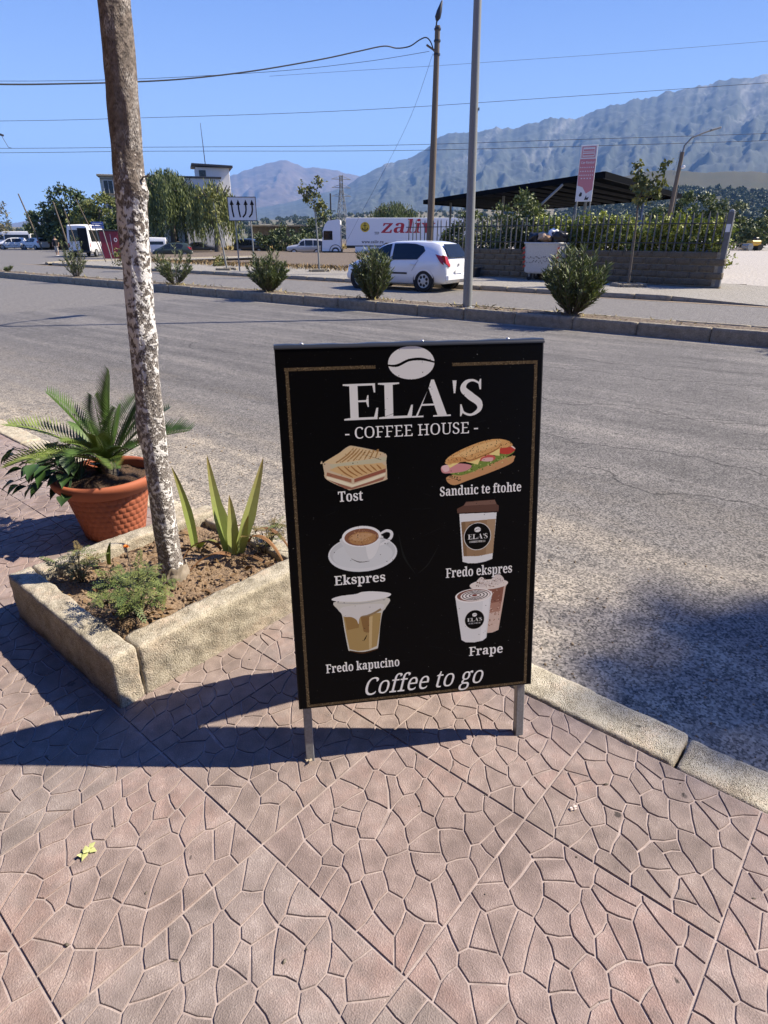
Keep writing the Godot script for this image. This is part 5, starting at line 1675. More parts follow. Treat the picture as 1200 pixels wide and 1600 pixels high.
# ---------------------------------------------------------------- far side of the road
func clumps(b: MB, cen: Vector3, rad: Vector3, nc: int, nl: int, cr: float, L: float, w: float, c0: Color, c1: Color, droop := 0.2, hollow := 0.45):
	for k in nc:
		var q := rdir()
		var t := pow(rf(hollow, 1.0), 0.5)
		var c := cen + q * rad * t
		var r := cr * rf(0.6, 1.3)
		var tone := rf(0, 1)
		for j in nl:
			var p := c + rdir() * r * pow(rf(0, 1), 0.45) * Vector3(1, 0.75, 1)
			b.col = c0.lerp(c1, clampf(tone + rf(-0.35, 0.35), 0, 1)) * rf(0.85, 1.15)
			var d := (rdir() + Vector3(0, -droop, 0)).normalized()
			b.leaf(p, d, d.cross(rdir()).normalized(), L * rf(0.7, 1.3), w * rf(0.7, 1.3), 0.15)

func tree(called: String, label: String, at: Vector3, h: float, trunk: float, masses: Array, L: float, w: float, c0: Color, c1: Color, group := "", nc := 26, nl := 60, cr := 0.8, limbs := true) -> Node3D:
	var o := thing(called, label, "tree", at, 0.0, group)
	var b := MB.new()
	var top := Vector3(rf(-0.03, 0.03) * h, h * 0.62, rf(-0.03, 0.03) * h)
	b.tube([Vector3(0, -0.05, 0), Vector3(rf(-0.02, 0.02) * h, h * 0.25, 0), top], [trunk * 1.15, trunk * 0.85, trunk * 0.5], 8)
	if limbs:
		for m in masses:
			var c: Vector3 = m[0]
			b.tube([top * rf(0.5, 0.8), top.lerp(c, 0.6) + Vector3(0, 0.05 * h, 0), c], [trunk * 0.5, trunk * 0.3, trunk * 0.1], 6)
			for k in 3:
				var e: Vector3 = c + rdir() * Vector3(m[1]) * 0.7
				b.tube([top.lerp(c, 0.7), e], [trunk * 0.22, trunk * 0.06], 5)
	part("trunk", b.mesh(), M.bark, o)
	b = MB.new()
	for m in masses: clumps(b, m[0], m[1], int(nc * (m[2] if m.size() > 2 else 1.0)), nl, cr, L, w, c0, c1)
	part("crown", b.mesh(), M.leaf, o)
	return o

func sapling(label: String, at: Vector3, h: float, masses: Array, lean: Vector3, sd: int):
	rng.seed = sd
	var o := thing("young_street_tree", label, "tree", at, 0.0, "young trees on the far pavement")
	var b := MB.new()
	var top := Vector3(0, h, 0) + lean
	b.tube([Vector3(0, -0.05, 0), top * 0.5 + Vector3(0.02, 0, 0), top], [0.045, 0.036, 0.02], 8)
	for m in masses:
		b.tube([top * 0.72, top * 0.85 + Vector3(m[0]) * 0.08, m[0]], [0.022, 0.016, 0.008], 6)
	part("trunk", b.mesh(), M.galv if label.contains("four-arrow") else M.bark, o)
	b = MB.new()
	for m in masses: clumps(b, m[0], m[1], m[2], 11, 0.13, 0.13, 0.085, Color(0.06, 0.085, 0.03), Color(0.20, 0.20, 0.055), 0.5, 0.05)
	part("crown", b.mesh(), M.leaf, o)
	for k in 4:
		b = MB.new()
		var an := k * PI * 0.5 + rf(-0.15, 0.15)
		b.cbox(Transform3D(Basis(Vector3.UP, an), Vector3(sin(an) * 0.42, 0.05, cos(an) * 0.42)), Vector3(0.62, 0.1, 0.12), 0.015)
		part("edging_stone", b.mesh(), M.concrete_far, o)

func wall_point(t: float, y: float, out := 0.0) -> Vector3:
	# along the yard wall: 0 at its left end, 13.36 m to the steel post
	var d := Vector3(9.5, 0, 9.4).normalized()
	return Vector3(1.0, y, -29.8) + d * t + Vector3(-d.z, 0, d.x) * out

func far_side():
	var FP := 18.62
	rng.seed = 201
	# pavement slab and its kerb; it ends at the side street and ramps down at the yard gate
	part("far_pavement", sheet(-41, -5.0, FP, 25.0, 0.03, road, 20, 1), M.white_block, self).set_meta("kind", "structure")
	var b := MB.new()
	b.quad(road(-5.0, FP, 0.03), road(-2.5, FP, -0.088), road(-2.5, 25.0, -0.05), road(-5.0, 25.0, 0.03))
	b.quad(road(-2.5, FP, -0.088), road(4.0, FP, -0.088), road(4.0, 25.0, -0.05), road(-2.5, 25.0, -0.05))
	b.quad(road(4.0, FP, -0.088), road(40.0, FP, -0.088), road(40.0, 25.0, -0.05), road(4.0, 25.0, -0.05))
	b.quad(road(-5.0, FP, -0.12), road(-2.5, FP, -0.12), road(-2.5, FP, -0.088), road(-5.0, FP, 0.03))
	part("driveway", b.mesh(), M.white_block, self).set_meta("kind", "structure")
	var k0 := struct("far_kerb", Vector3.ZERO, -PITCH_ROAD)
	var st := []
	for k in 2: st.append(rough_block(Vector3(0.985, 0.26, 0.14), Vector3i(8, 3, 2), 0.016, 0.008, 4.0, 520 + k))
	for k in range(-41, -5):
		var q := part("kerb_stone", st[rng.randi() % 2], M.concrete_far, k0)
		q.position = Vector3(k + 0.5, -0.085 + rf(-0.008, 0.008), -FP)
		q.rotation.z = rf(-0.006, 0.006)
	b = MB.new()
	b.quad(road(-45, FP - 0.32, -0.094), road(6, FP - 0.32, -0.094), road(6, FP - 0.10, -0.094), road(-45, FP - 0.10, -0.094))
	part("edge_line", b.mesh(), M.sand, self).set_meta("kind", "structure")
	b = MB.new()
	var ss := [road(-220, 18.2, -0.096), road(-43.4, 18.2, -0.096), road(-43.4, 24, -0.096), road(-60, 34, -0.096), road(-105, 52, -0.096), road(-220, 75, -0.096)]
	for k in range(1, 5): b.tri(ss[0], ss[k], ss[k + 1])
	part("side_street", b.mesh(), M.asphalt_far, self).set_meta("kind", "structure")
	b = MB.new()
	var yd := [Vector3(10.75, -0.06, -20.3), Vector3(60, -0.06, 20), Vector3(130, -0.06, -60), Vector3(110, -0.06, -150), Vector3(24, -0.06, -150), Vector3(4.0, -0.06, -60), Vector3(2.2, -0.06, -30.5)]
	for k in range(1, 6): b.tri(yd[0], yd[k], yd[k + 1])
	part("yard", b.mesh(), M.gravel, self).set_meta("kind", "structure")
	# parked hatchback
	vehicle("hatchback_car", "white five-door hatchback parked at the far kerb behind the median", "car", road(-13.3, 17.55, -0.1), Vector2(-cos(PITCH_ROAD - 0.08), -sin(PITCH_ROAD - 0.08)), hatch_spec(M.white_paint))
	# yard wall of concrete blocks
	var wl := thing("block_wall", "low grey concrete block wall under the picket fence", "wall", Vector3.ZERO)
	var bm := []
	for k in 4: bm.append(rough_block(Vector3(0.488, 0.19, 0.2), Vector3i(5, 3, 2), 0.01, 0.008, 5.0, 540 + k))
	var wd := Vector3(9.5, 0, 9.4).normalized()
	var turn := atan2(-wd.z, wd.x)
	var bed := MB.new()
	bed.box(Transform3D(Basis(Vector3.UP, turn), wall_point(6.62, 0.48)), Vector3(13.2, 1.16, 0.17))
	part("mortar_core", bed.mesh(), M.concrete_far, wl)
	for r in 6:
		for k in 27:
			var t := k * 0.5 + (0.25 if r % 2 == 1 else 0.0)
			if t > 13.05: continue
			var q := part("block", bm[rng.randi() % 4], M.block, wl)
			q.position = wall_point(t + 0.12, -0.02 + r * 0.2)
			q.rotation.y = turn
			q.scale.z = 1.0 + rf(-0.02, 0.05)
	# pickets
	var fn := thing("picket_fence", "row of pointed grey steel pickets on the block wall", "fence", Vector3.ZERO)
	for k in 57:
		var t := 0.12 + k * 0.232
		b = MB.new()
		var hh := 1.16 + rf(-0.04, 0.05)
		b.prism(PackedVector2Array([Vector2(-0.024, 0), Vector2(0.024, 0), Vector2(0.024, hh - 0.1), Vector2(0.0, hh), Vector2(-0.024, hh - 0.1)]), 0.016)
		var q := part("picket", b.mesh(), M.picket, fn)
		q.position = wall_point(t, 1.02, -0.02)
		q.rotation = Vector3(0, turn, rf(-0.03, 0.03))
	for y in [1.32, 1.88]:
		b = MB.new()
		b.bar(wall_point(0.0, y, 0.03), wall_point(13.3, y, 0.03), 0.03, 0.03)
		part("rail", b.mesh(), M.dark_metal, fn)
	# steel gate post at the end
	var gp := thing("steel_post", "tall grey steel gate post at the right end of the block wall", "post", Vector3(10.42, -0.06, -20.45), turn)
	b = MB.new()
	b.cbox(Transform3D(Basis(), Vector3(0, 1.12, 0)), Vector3(0.17, 2.24, 0.12), 0.012)
	part("shaft", b.mesh(), M.post, gp)
	b = MB.new()
	b.box(Transform3D(Basis(), Vector3(0.0, 1.80, 0.063)), Vector3(0.13, 0.22, 0.004))
	part("sticker", b.mesh(), M.white_flat, gp)
	b = MB.new()
	b.tube([Vector3(-0.06, 2.235, 0), Vector3(0.0, 2.27, 0), Vector3(0.06, 2.235, 0)], [0.05, 0.055, 0.05], 8)
	part("cap", b.mesh(), M.galv, gp)
	# hedge behind the fence
	rng.seed = 205
	var he := thing("hedge", "yellow-green hedge growing behind the picket fence", "hedge", Vector3.ZERO)
	b = MB.new()
	for k in 260:
		var t := rf(6.3, 13.1)
		clumps(b, wall_point(t, rf(0.85, 1.9) + 0.12 * sin(t * 2.3), -rf(0.30, 0.9)), Vector3(0.3, 0.35, 0.3), 2, 34, 0.26, 0.12, 0.075, Color(0.11, 0.16, 0.035), Color(0.34, 0.36, 0.08), 0.1, 0.1)
	part("leaves", b.mesh(), M.leaf, he)
	b = MB.new()
	for k in 40:
		var t := rf(6.3, 13.0)
		b.tube([wall_point(t, -0.1, -0.7), wall_point(t + rf(-0.2, 0.2), 0.9, -0.7 + rf(-0.3, 0.3)), wall_point(t + rf(-0.3, 0.3), 1.7, -0.7)], [0.02, 0.015, 0.006], 5)
	part("branches", b.mesh(), M.bark, he)
	# dark citrus bushes behind the left half of the fence
	rng.seed = 207
	var g0 := Color(0.035, 0.06, 0.018); var g1 := Color(0.13, 0.16, 0.045)
	tree("citrus_tree", "dense dark bushy tree behind the fence, right of the wooden pole", wall_point(2.6, -0.1, -1.4), 2.7, 0.07, [[Vector3(0, 1.8, 0), Vector3(0.95, 0.85, 0.9)], [Vector3(-0.8, 1.4, 0.2), Vector3(0.6, 0.7, 0.6)], [Vector3(0.5, 1.0, 0.3), Vector3(0.8, 0.7, 0.7)]], 0.14, 0.075, g0, g1, "bushy trees behind the fence", 34, 46, 0.32)
	tree("citrus_tree", "taller bushy tree behind the fence, just right of the galvanised lamp post", wall_point(4.9, -0.1, -1.3), 3.2, 0.07, [[Vector3(0, 2.3, 0), Vector3(0.9, 0.85, 0.9)], [Vector3(0.5, 1.7, 0.2), Vector3(0.8, 0.8, 0.7)], [Vector3(-0.4, 1.1, 0.2), Vector3(0.8, 0.7, 0.7)]], 0.14, 0.075, g0, g1, "bushy trees behind the fence", 36, 46, 0.32)
	# rubbish container
	var db := thing("rubbish_container", "dented galvanised rubbish container on castors in front of the block wall", "dumpster", Vector3(5.92, 0.03, -24.35), turn + 0.12)
	rows_box(db, "tub", [[0.0, 0.52, 0.36, 0.24], [0.0, 0.62, 0.40, 0.26], [0.0, 0.68, 0.46, 0.9], [0.0, 0.69, 0.47, 1.22], [0.0, 0.73, 0.50, 1.23], [0.0, 0.73, 0.50, 1.29]], M.dented)
	for s in [-1.0, 1.0]:
		b = MB.new()
		b.tube([Vector3(s * 0.70, 1.05, 0), Vector3(s * 0.84, 1.05, 0)], [0.03, 0.03], 8)
		part("lifting_pin", b.mesh(), M.galv, db)
	for sx in [-1.0, 1.0]:
		for sz in [-1.0, 1.0]:
			var wh := Node3D.new()
			wh.name = "castor"
			db.add_child(wh, true)
			wh.position = Vector3(sx * 0.44, 0.1, sz * 0.3)
			b = MB.new()
			b.lathe([Vector2(0.0, -0.025), Vector2(0.1, -0.025), Vector2(0.1, 0.025), Vector2(0.0, 0.025)], 16, Transform3D(Basis(Vector3(1, 0, 0), PI / 2), Vector3.ZERO))
			part("tyre", b.mesh(), M.tyre, wh)
			b = MB.new()
			b.cbox(Transform3D(Basis(), Vector3(0, 0.09, 0)), Vector3(0.07, 0.14, 0.08), 0.01)
			part("fork", b.mesh(), M.galv, wh)
		# red and white warning chevrons up the corners
		for k in 5:
			b = MB.new()
			var y := 0.42 + k * 0.155
			var x: float = sx * (0.615 + (y - 0.26) * 0.062)
			var zz := 0.404 + (y - 0.26) * 0.088
			b.quad(Vector3(x - 0.05, y, zz), Vector3(x + 0.05, y + 0.05, zz + 0.004), Vector3(x + 0.05, y + 0.115, zz + 0.010), Vector3(x - 0.05, y + 0.065, zz + 0.006))
			part("chevron", b.mesh(), M.red_lamp, db)
	# scrawled marks across its front
	b = MB.new()
	for k in 34:
		var y := 0.62 + 0.14 * (k % 2) + rf(-0.04, 0.04)
		var x := -0.5 + (k / 2) * 0.062 + rf(-0.02, 0.02)
		var zz := 0.412 + (y - 0.26) * 0.094
		b.quad(Vector3(x, y, zz), Vector3(x + rf(0.01, 0.035), y + rf(-0.01, 0.02), zz), Vector3(x + rf(0.0, 0.03), y + 0.045, zz + 0.006), Vector3(x - rf(0.0, 0.02), y + 0.04, zz + 0.005))
	part("graffiti", b.mesh(), M.plastic, db)
	# bags heaped on it
	var bag := 0
	for s in [[Vector3(-0.48, 1.42, 0.05), Vector3(0.42, 0.36, 0.42), "black", "black rubbish bag at the left end of the heaped container"], [Vector3(-0.1, 1.46, 0.12), Vector3(0.36, 0.30, 0.34), "beige", "beige rubbish bag in the middle of the heaped container"], [Vector3(0.14, 1.55, -0.1), Vector3(0.34, 0.34, 0.34), "white", "white carrier bag on top of the heaped container"], [Vector3(0.45, 1.44, 0.02), Vector3(0.52, 0.40, 0.5), "black", "black rubbish bag at the right end of the heaped container"], [Vector3(0.14, 1.38, 0.25), Vector3(0.3, 0.22, 0.26), "brown", "brown cardboard scrap in the front of the heaped container"]]:
		var q := part("rubbish_bag", rough_block(s[1], Vector3i(7, 7, 7), 0.13, 0.10, 5.0, 560 + bag), {"black": M.bag, "beige": mat(lin(0.42, 0.30, 0.20), 0.7), "white": M.white_flat, "brown": mat(lin(0.28, 0.17, 0.09), 0.9)}[s[2]], self)
		q.transform = db.transform * Transform3D(Basis(Vector3.UP, bag * 1.3), s[0])
		tag(q, s[3], "rubbish bag", "bags heaped on the rubbish container")
		bag += 1
	# two dark crates in the shade of the wall
	for s in [[3.35, 0.62, 0.20, "low black crate lying by the wall left of the taller one", 0.55], [4.15, 0.62, 0.32, "taller black crate beside the wall between low crate and container", 0.62]]:
		var cr := thing("plastic_crate", s[3], "crate", wall_point(s[0], 0.03, s[4]), turn, "black crates by the wall")
		rows_box(cr, "tub", [[0.0, s[1] * 0.46, 0.20, 0.0], [0.0, s[1] * 0.5, 0.22, 0.02], [0.0, s[1] * 0.52, 0.24, s[2]], [0.0, s[1] * 0.55, 0.26, s[2] + 0.005], [0.0, s[1] * 0.55, 0.26, s[2] + 0.035]], M.plastic)
	# saplings
	sapling("slender young tree with forked leafy top right of the rubbish container", road(-7.2, 21.5, 0.03), 2.9, [[Vector3(0.05, 2.75, 0.0), Vector3(0.42, 0.55, 0.4), 34], [Vector3(-0.22, 3.35, 0.0), Vector3(0.16, 0.35, 0.16), 8], [Vector3(0.55, 3.25, 0.1), Vector3(0.18, 0.38, 0.18), 9]], Vector3(-0.1, 0, 0), 211)
	sapling("slender young tree standing between the four-arrow sign and the lorry", Vector3(-3.0, 0.03, -30.7), 3.0, [[Vector3(-0.45, 3.35, 0), Vector3(0.32, 0.42, 0.3), 22], [Vector3(0.15, 2.75, 0), Vector3(0.42, 0.35, 0.35), 18], [Vector3(0.10, 3.75, 0.1), Vector3(0.25, 0.25, 0.25), 8], [Vector3(-0.05, 3.1, 0.0), Vector3(0.4, 0.4, 0.3), 10]], Vector3(-0.12, 0, 0), 213)
	sapling("thin young tree left of the four-arrow sign, in front of the willow", Vector3(-7.6, 0.03, -32.0), 2.9, [[Vector3(-0.35, 3.1, 0), Vector3(0.5, 0.45, 0.4), 14], [Vector3(-0.2, 2.4, 0.1), Vector3(0.4, 0.4, 0.3), 8]], Vector3(-0.35, 0, 0), 215)
	arrow_sign()
	# utility pole of wood, lamp bracket on top
	var up := thing("utility_pole", "old wooden utility pole with bracket lamp behind the hatchback", "utility pole", Vector3(1.95, -0.1, -29.0))
	b = MB.new()
	b.tube([Vector3(0, 0, 0), Vector3(0.07, 4.5, 0), Vector3(0.10, 8.95, 0)], [0.155, 0.135, 0.10], 12)
	part("pole", b.mesh(), M.wood_pole, up)
	b = MB.new()
	b.tube([Vector3(0.09, 8.6, 0), Vector3(0.05, 9.0, 0.02), Vector3(0.08, 9.2, 0.04)], [0.035, 0.03, 0.03], 8)
	part("bracket", b.mesh(), M.dark_metal, up)
	b = MB.new()
	b.lathe([Vector2(0.05, 0), Vector2(0.11, 0.1), Vector2(0.10, 0.3), Vector2(0.03, 0.62), Vector2(0.0, 0.66)], 12, Transform3D(Basis(Vector3(0, 0, 1), -0.28), Vector3(0.06, 9.1, 0.04)), true)
	part("lamp_head", b.mesh(), M.dark_metal, up)
	for y in [8.82, 8.45, 8.02]:
		b = MB.new()
		b.lathe([Vector2(0.13, 0), Vector2(0.13, 0.06)], 12, Transform3D(Basis(), Vector3(0.10, y, 0)))
		part("clamp_band", b.mesh(), M.dark_metal, up)
	b = MB.new()
	b.bar(Vector3(0.1, 8.1, 0.1), Vector3(-0.32, 8.32, 0.16), 0.06, 0.06)
	part("insulator_arm", b.mesh(), M.wood_pole, up)
	# cables
	cable("black twisted cable sagging from the wooden pole to the upper left", [Vector3(1.93, 8.05, -29.0), Vector3(1.80, 8.36, -29.05), Vector3(1.62, 8.50, -29.05), Vector3(1.36, 8.41, -29.0), Vector3(0.99, 8.19, -28.9), Vector3(0.49, 8.09, -28.73), Vector3(0.0, 8.1, -28.49), Vector3(-0.96, 7.83, -28.01), Vector3(-2.34, 7.42, -27.29), Vector3(-4.51, 6.84, -26.09), Vector3(-6.48, 6.38, -24.89), Vector3(-8.02, 6.08, -23.85), Vector3(-9.78, 5.77, -22.5), Vector3(-11.12, 5.53, -21.3), Vector3(-12.9, 5.25, -19.5), Vector3(-17.0, 5.1, -15.0)], 0.022)
	cable("thin wire running left from the wooden pole below the black cable", [Vector3(1.75, 8.05, -29.0), Vector3(-1.01, 7.76, -29.3), Vector3(-5.57, 7.40, -29.3), Vector3(-14.0, 7.15, -29.3), Vector3(-30.0, 7.3, -29.3)], 0.008)
	cable("slack stay wire slanting down left from the wooden pole", [Vector3(1.9, 8.0, -29.1), Vector3(1.2, 6.4, -32.0), Vector3(0.0, 4.6, -36.0), Vector3(-1.6, 2.4, -41.0), Vector3(-2.8, 0.6, -44.0)], 0.006)
	cable("highest overhead wire crossing the mountains at mid sky", [Vector3(-90, 10.4, -62), Vector3(-37.3, 10.26, -60), Vector3(-19.7, 10.53, -60), Vector3(-2.1, 11.07, -60), Vector3(15.8, 12.05, -60), Vector3(36.4, 13.27, -60), Vector3(80, 16.0, -60)], 0.016)
	cable("upper of the paired overhead wires across the mountain face", [Vector3(-90, 8.4, -60), Vector3(-37.9, 8.32, -60), Vector3(-20.0, 8.41, -60), Vector3(0, 8.55, -60), Vector3(16.2, 8.97, -60), Vector3(37.5, 9.57, -60), Vector3(80, 11.0, -60)], 0.017)
	cable("lower of the paired overhead wires across the mountain face", [Vector3(-90, 8.1, -60.4), Vector3(-38, 8.03, -60.4), Vector3(-20.0, 8.16, -60.4), Vector3(0, 8.2, -60.4), Vector3(16.2, 8.52, -60.4), Vector3(37.7, 9.1, -60.4), Vector3(80, 10.5, -60.4)], 0.017)
	cable("faint wire slanting through the upper right of the sky", [Vector3(-9.3, 13.4, -60), Vector3(-2.1, 13.79, -60), Vector3(7.7, 14.3, -60), Vector3(30.6, 15.73, -60), Vector3(80, 19.5, -60)], 0.010)

func rows_box(o: Node3D, called: String, rings: Array, m: Material):
	# open tub: rings of [_, half length, half width, height], rounded corners, walls inside too
	var rows := []
	for r in rings:
		var row := []
		for k in 33:
			var an := -TAU * k / 32
			var cx := signf(cos(an)) * pow(absf(cos(an)), 0.28); var cz := signf(sin(an)) * pow(absf(sin(an)), 0.28)
			row.append(Vector3(r[1] * cx, r[3], r[2] * cz))
		rows.append(row)
	var last: Array = rows[-1]
	rows.append(last.map(func(p): return Vector3(p.x * 0.95, p.y, p.z * 0.93)))
	rows.append(last.map(func(p): return Vector3(p.x * 0.90, rings[0][3] + 0.05, p.z * 0.85)))
	var b := MB.new()
	b.loft(rows)
	var bot: Array = rows[0]
	for k in 32: b.tri(Vector3(0, rings[0][3], 0), bot[k + 1], bot[k])
	part(called, b.mesh(), m, o)
	b = MB.new()
	for k in 32:
		var p: Vector3 = rows[-1][k]; var q: Vector3 = rows[-1][k + 1]
		b.tri(Vector3(0, rings[0][3] + 0.06, 0), p, q)
	part("floor_panel", b.mesh(), m, o)

func cable(label: String, pts: Array, r: float):
	var out := []; var rad := []
	for k in pts.size() - 1:
		for s in 6:
			out.append(pts[k].cubic_interpolate(pts[k + 1], pts[maxi(k - 1, 0)], pts[mini(k + 2, pts.size() - 1)], s / 6.0)); rad.append(r)
	out.append(pts[-1]); rad.append(r)
	var b := MB.new()
	b.tube(out, rad, 6, true)
	tag(part("cable", b.mesh(), M.wire, self), label, "cable", "overhead cables")

func arrow_sign():
	var o := thing("lane_sign", "white road sign with four black arrows on two thin posts", "road sign", Vector3(-6.42, 0.03, -31.0), 0.12)
	var b := MB.new()
	b.cbox(Transform3D(Basis(), Vector3(0, 2.62, 0)), Vector3(1.27, 0.98, 0.03), 0.008)
	part("board", b.mesh(), mat(lin(0.62, 0.66, 0.68), 0.4), o)
	b = MB.new()
	for s in [[Vector3(0, 3.1, 0), Vector3(1.27, 0.03, 0.01)], [Vector3(0, 2.14, 0), Vector3(1.27, 0.03, 0.01)], [Vector3(-0.62, 2.62, 0), Vector3(0.03, 0.93, 0.01)], [Vector3(0.62, 2.62, 0), Vector3(0.03, 0.93, 0.01)]]: b.box(Transform3D(Basis(), s[0] + Vector3(0, 0, 0.017)), s[1])
	part("border", b.mesh(), M.dark_metal, o)
	for s in [[-0.44, 0], [-0.15, 0], [0.15, 1], [0.43, 1]]:
		b = MB.new()
		var x: float = s[0]
		var pts := [Vector2(x + 0.04, 2.28), Vector2(x, 2.55), Vector2(x - 0.01, 2.72), Vector2(x - 0.01, 2.80)] if s[1] == 0 else [Vector2(x - 0.15, 2.28), Vector2(x - 0.02, 2.42), Vector2(x + 0.02, 2.58), Vector2(x + 0.02, 2.80)]
		for k in 3:
			var d: Vector2 = (pts[k + 1] - pts[k]).normalized().orthogonal() * 0.033
			b.quad(Vector3(pts[k].x - d.x, pts[k].y - d.y, 0.0195), Vector3(pts[k].x + d.x, pts[k].y + d.y, 0.0195), Vector3(pts[k + 1].x + d.x, pts[k + 1].y + d.y, 0.0195), Vector3(pts[k + 1].x - d.x, pts[k + 1].y - d.y, 0.0195))
		var hx: float = pts[3].x
		b.tri(Vector3(hx - 0.095, 2.78, 0.0195), Vector3(hx + 0.095, 2.78, 0.0195), Vector3(hx, 3.0, 0.0195))
		part("arrow", b.mesh(), M.black, o)
	for s in [-0.36, 0.34]:
		b = MB.new()
		b.tube([Vector3(s, -0.6 if s > 0 else -0.03, -0.04), Vector3(s, 3.05, -0.04)], [0.032, 0.032], 8)
		part("post", b.mesh(), M.galv, o)

# ---------------------------------------------------------------- parking lot, buildings and trees beyond
func dry_grass(called: String, label: String, n: int, at: Callable, h: float, c0: Color, c1: Color):
	var b := MB.new()
	for k in n:
		var p: Vector3 = at.call()
		b.col = c0.lerp(c1, rf(0, 1)) * rf(0.8, 1.2)
		var an := rf(0, TAU)
		var d := Vector3(cos(an) * 0.5, 1, sin(an) * 0.5).normalized()
		b.leaf(p, d, d.cross(rdir()).normalized(), h * rf(0.5, 1.3), h * 0.09, 0.3)
	var o := part(called, b.mesh(), M.dry, self)
	o.set_meta("kind", "stuff"); o.set_meta("label", label); o.set_meta("category", "grass")

func lot():
	rng.seed = 301
	# ground steps down half a metre behind the pavement
	var b := MB.new()
	for k in 12:
		var a0 := lerpf(-41, -4.4, k / 12.0); var a1 := lerpf(-41, -4.4, (k + 1) / 12.0)
		b.quad(road(a0, 24.98, 0.026), road(a1, 24.98, 0.026), road(a1, 29, -0.55), road(a0, 29, -0.55))
	part("verge", b.mesh(), M.dirt, self).set_meta("kind", "structure")
	part("lot", sheet(-140, -4.4, 28.9, 120, -0.552, road, 8, 8), M.lot, self).set_meta("kind", "structure")
	dry_grass("verge_grass", "dry brown grass on the verge behind the far pavement", 7500, func(): var p := rf(22.4, 31.0); return road(rf(-41, -17), p, lerpf(0.03, -0.55, clampf((p - 25.0) / 4.0, 0, 1))), 0.19, Color(0.25, 0.165, 0.085), Color(0.17, 0.13, 0.065))
	dry_grass("field_grass", "dry straw-coloured grass at the back of the parking lot", 6000, func(): return Vector3(rf(-34, -6), -0.56, rf(-110, -90)), 0.9, Color(0.34, 0.24, 0.10), Color(0.22, 0.19, 0.07))
	# shrubs by the sign
	for s in [[Vector3(-9.0, -0.35, -36.5), 0.9, "yellow-green weed bush behind the four-arrow sign's left post"], [Vector3(-13.0, 0.0, -33.0), 1.0, "leafy weed bush by the pavement right of the whitewashed trunk"]]:
		var w := thing("weed_bush", s[2], "bush", s[0], 0.0, "weed bushes on the verge")
		b = MB.new()
		clumps(b, Vector3(0, s[1] * 0.55, 0), Vector3(0.45, s[1] * 0.5, 0.45), 26, 14, 0.16, 0.13, 0.07, Color(0.12, 0.14, 0.04), Color(0.26, 0.24, 0.07), 0.2, 0.1)
		part("foliage", b.mesh(), M.leaf, w)
	lorry()
	var silver := mat(lin(0.46, 0.46, 0.45), 0.3, 0.3)
	var ink := mat(lin(0.012, 0.013, 0.016), 0.15)
	ink.clearcoat_enabled = true
	var green := mat(lin(0.035, 0.05, 0.045), 0.25)
	vehicle("off_road_car", "silver off-road car half hidden behind the white lorry's cab", "car", Vector3(-9.5, -0.55, -80.5), Vector2(-1, 0.15).normalized(), suv_spec(silver), "cars in the lot")
	vehicle("off_road_car", "black off-road car in the lot seen between the sign's posts", "car", Vector3(-17.6, -0.55, -89.0), Vector2(1, 0.2).normalized(), suv_spec(ink), "cars in the lot")
	vehicle("saloon_car", "black saloon car parked in front of the willows", "car", Vector3(-24.2, -0.55, -88.5), Vector2(1, -0.1).normalized(), sedan_spec(ink), "cars in the lot")
	vehicle("estate_car", "dark green car parked in front of the small white van", "car", Vector3(-22.2, -0.55, -70.0), Vector2(-1, 0.25).normalized(), hatch_spec(green), "cars in the lot")
	vehicle("minibus", "small white van parked behind the dark green car", "van", Vector3(-27.6, -0.55, -78.5), Vector2(-1, 0.1).normalized(), van_spec(M.white_flat, 4.4, 1.98), "vans in view")
	# left: van with a back door open, cars and vans beyond it
	var v := vehicle("delivery_van", "tall white van seen from behind with one back door open", "van", Vector3(-26.1, -0.1, -59.6), Vector2(-0.10, -0.99), van_spec(M.white_flat, 5.6, 2.55), "vans in view")
	b = MB.new()
	b.box(Transform3D(Basis(), Vector3(-2.818, 1.40, 0.40)), Vector3(0.02, 1.75, 0.74))
	part("opening_shade", b.mesh(), M.black, v)  # black sheet on the closed body stands for the shade inside
	b = MB.new()
	b.cbox(Transform3D(Basis(Vector3.UP, 0.25), Vector3(-3.15, 1.42, 0.93)), Vector3(0.72, 1.85, 0.05), 0.02)
	part("back_door", b.mesh(), M.white_flat, v)
	vehicle("minibus", "long white van at the left edge of the picture", "van", Vector3(-53.4, -0.1, -97.0), Vector2(-1, 0.1).normalized(), van_spec(M.white_flat, 5.4, 2.3), "vans in view")
	vehicle("hatchback_car", "small white car parked beside the long white van at far left", "car", Vector3(-47.6, -0.1, -91.5), Vector2(-0.85, -0.5).normalized(), hatch_spec(M.white_flat), "cars at the far left")
	vehicle("hatchback_car", "white car half hidden behind the small white one at far left", "car", Vector3(-51.2, -0.1, -92.5), Vector2(-0.9, 0.4).normalized(), hatch_spec(M.white_flat), "cars at the far left")
	person("person in a black shirt and pale shorts walking near the open van", Vector3(-29.7, -0.1, -60.6), lin(0.015, 0.015, 0.016), lin(0.5, 0.45, 0.38), 1.66, 0.2)
	person("person in dark clothes standing beside the open van's bumper", Vector3(-29.4, -0.1, -63.6), lin(0.03, 0.032, 0.04), lin(0.05, 0.05, 0.06), 1.6, -0.4)
	# red kiosk, direction sign, sagging posts
	var ki := thing("kiosk", "dark red metal kiosk under the trees at left", "kiosk", Vector3(-21.9, -0.1, -54.0), 0.25)
	ki.scale = Vector3(0.78, 0.95, 0.78)
	b = MB.new()
	b.cbox(Transform3D(Basis(), Vector3(0, 1.05, 0)), Vector3(1.9, 2.1, 1.6), 0.02)
	part("cabin", b.mesh(), mat(lin(0.22, 0.02, 0.035), 0.5), ki)
	b = MB.new()
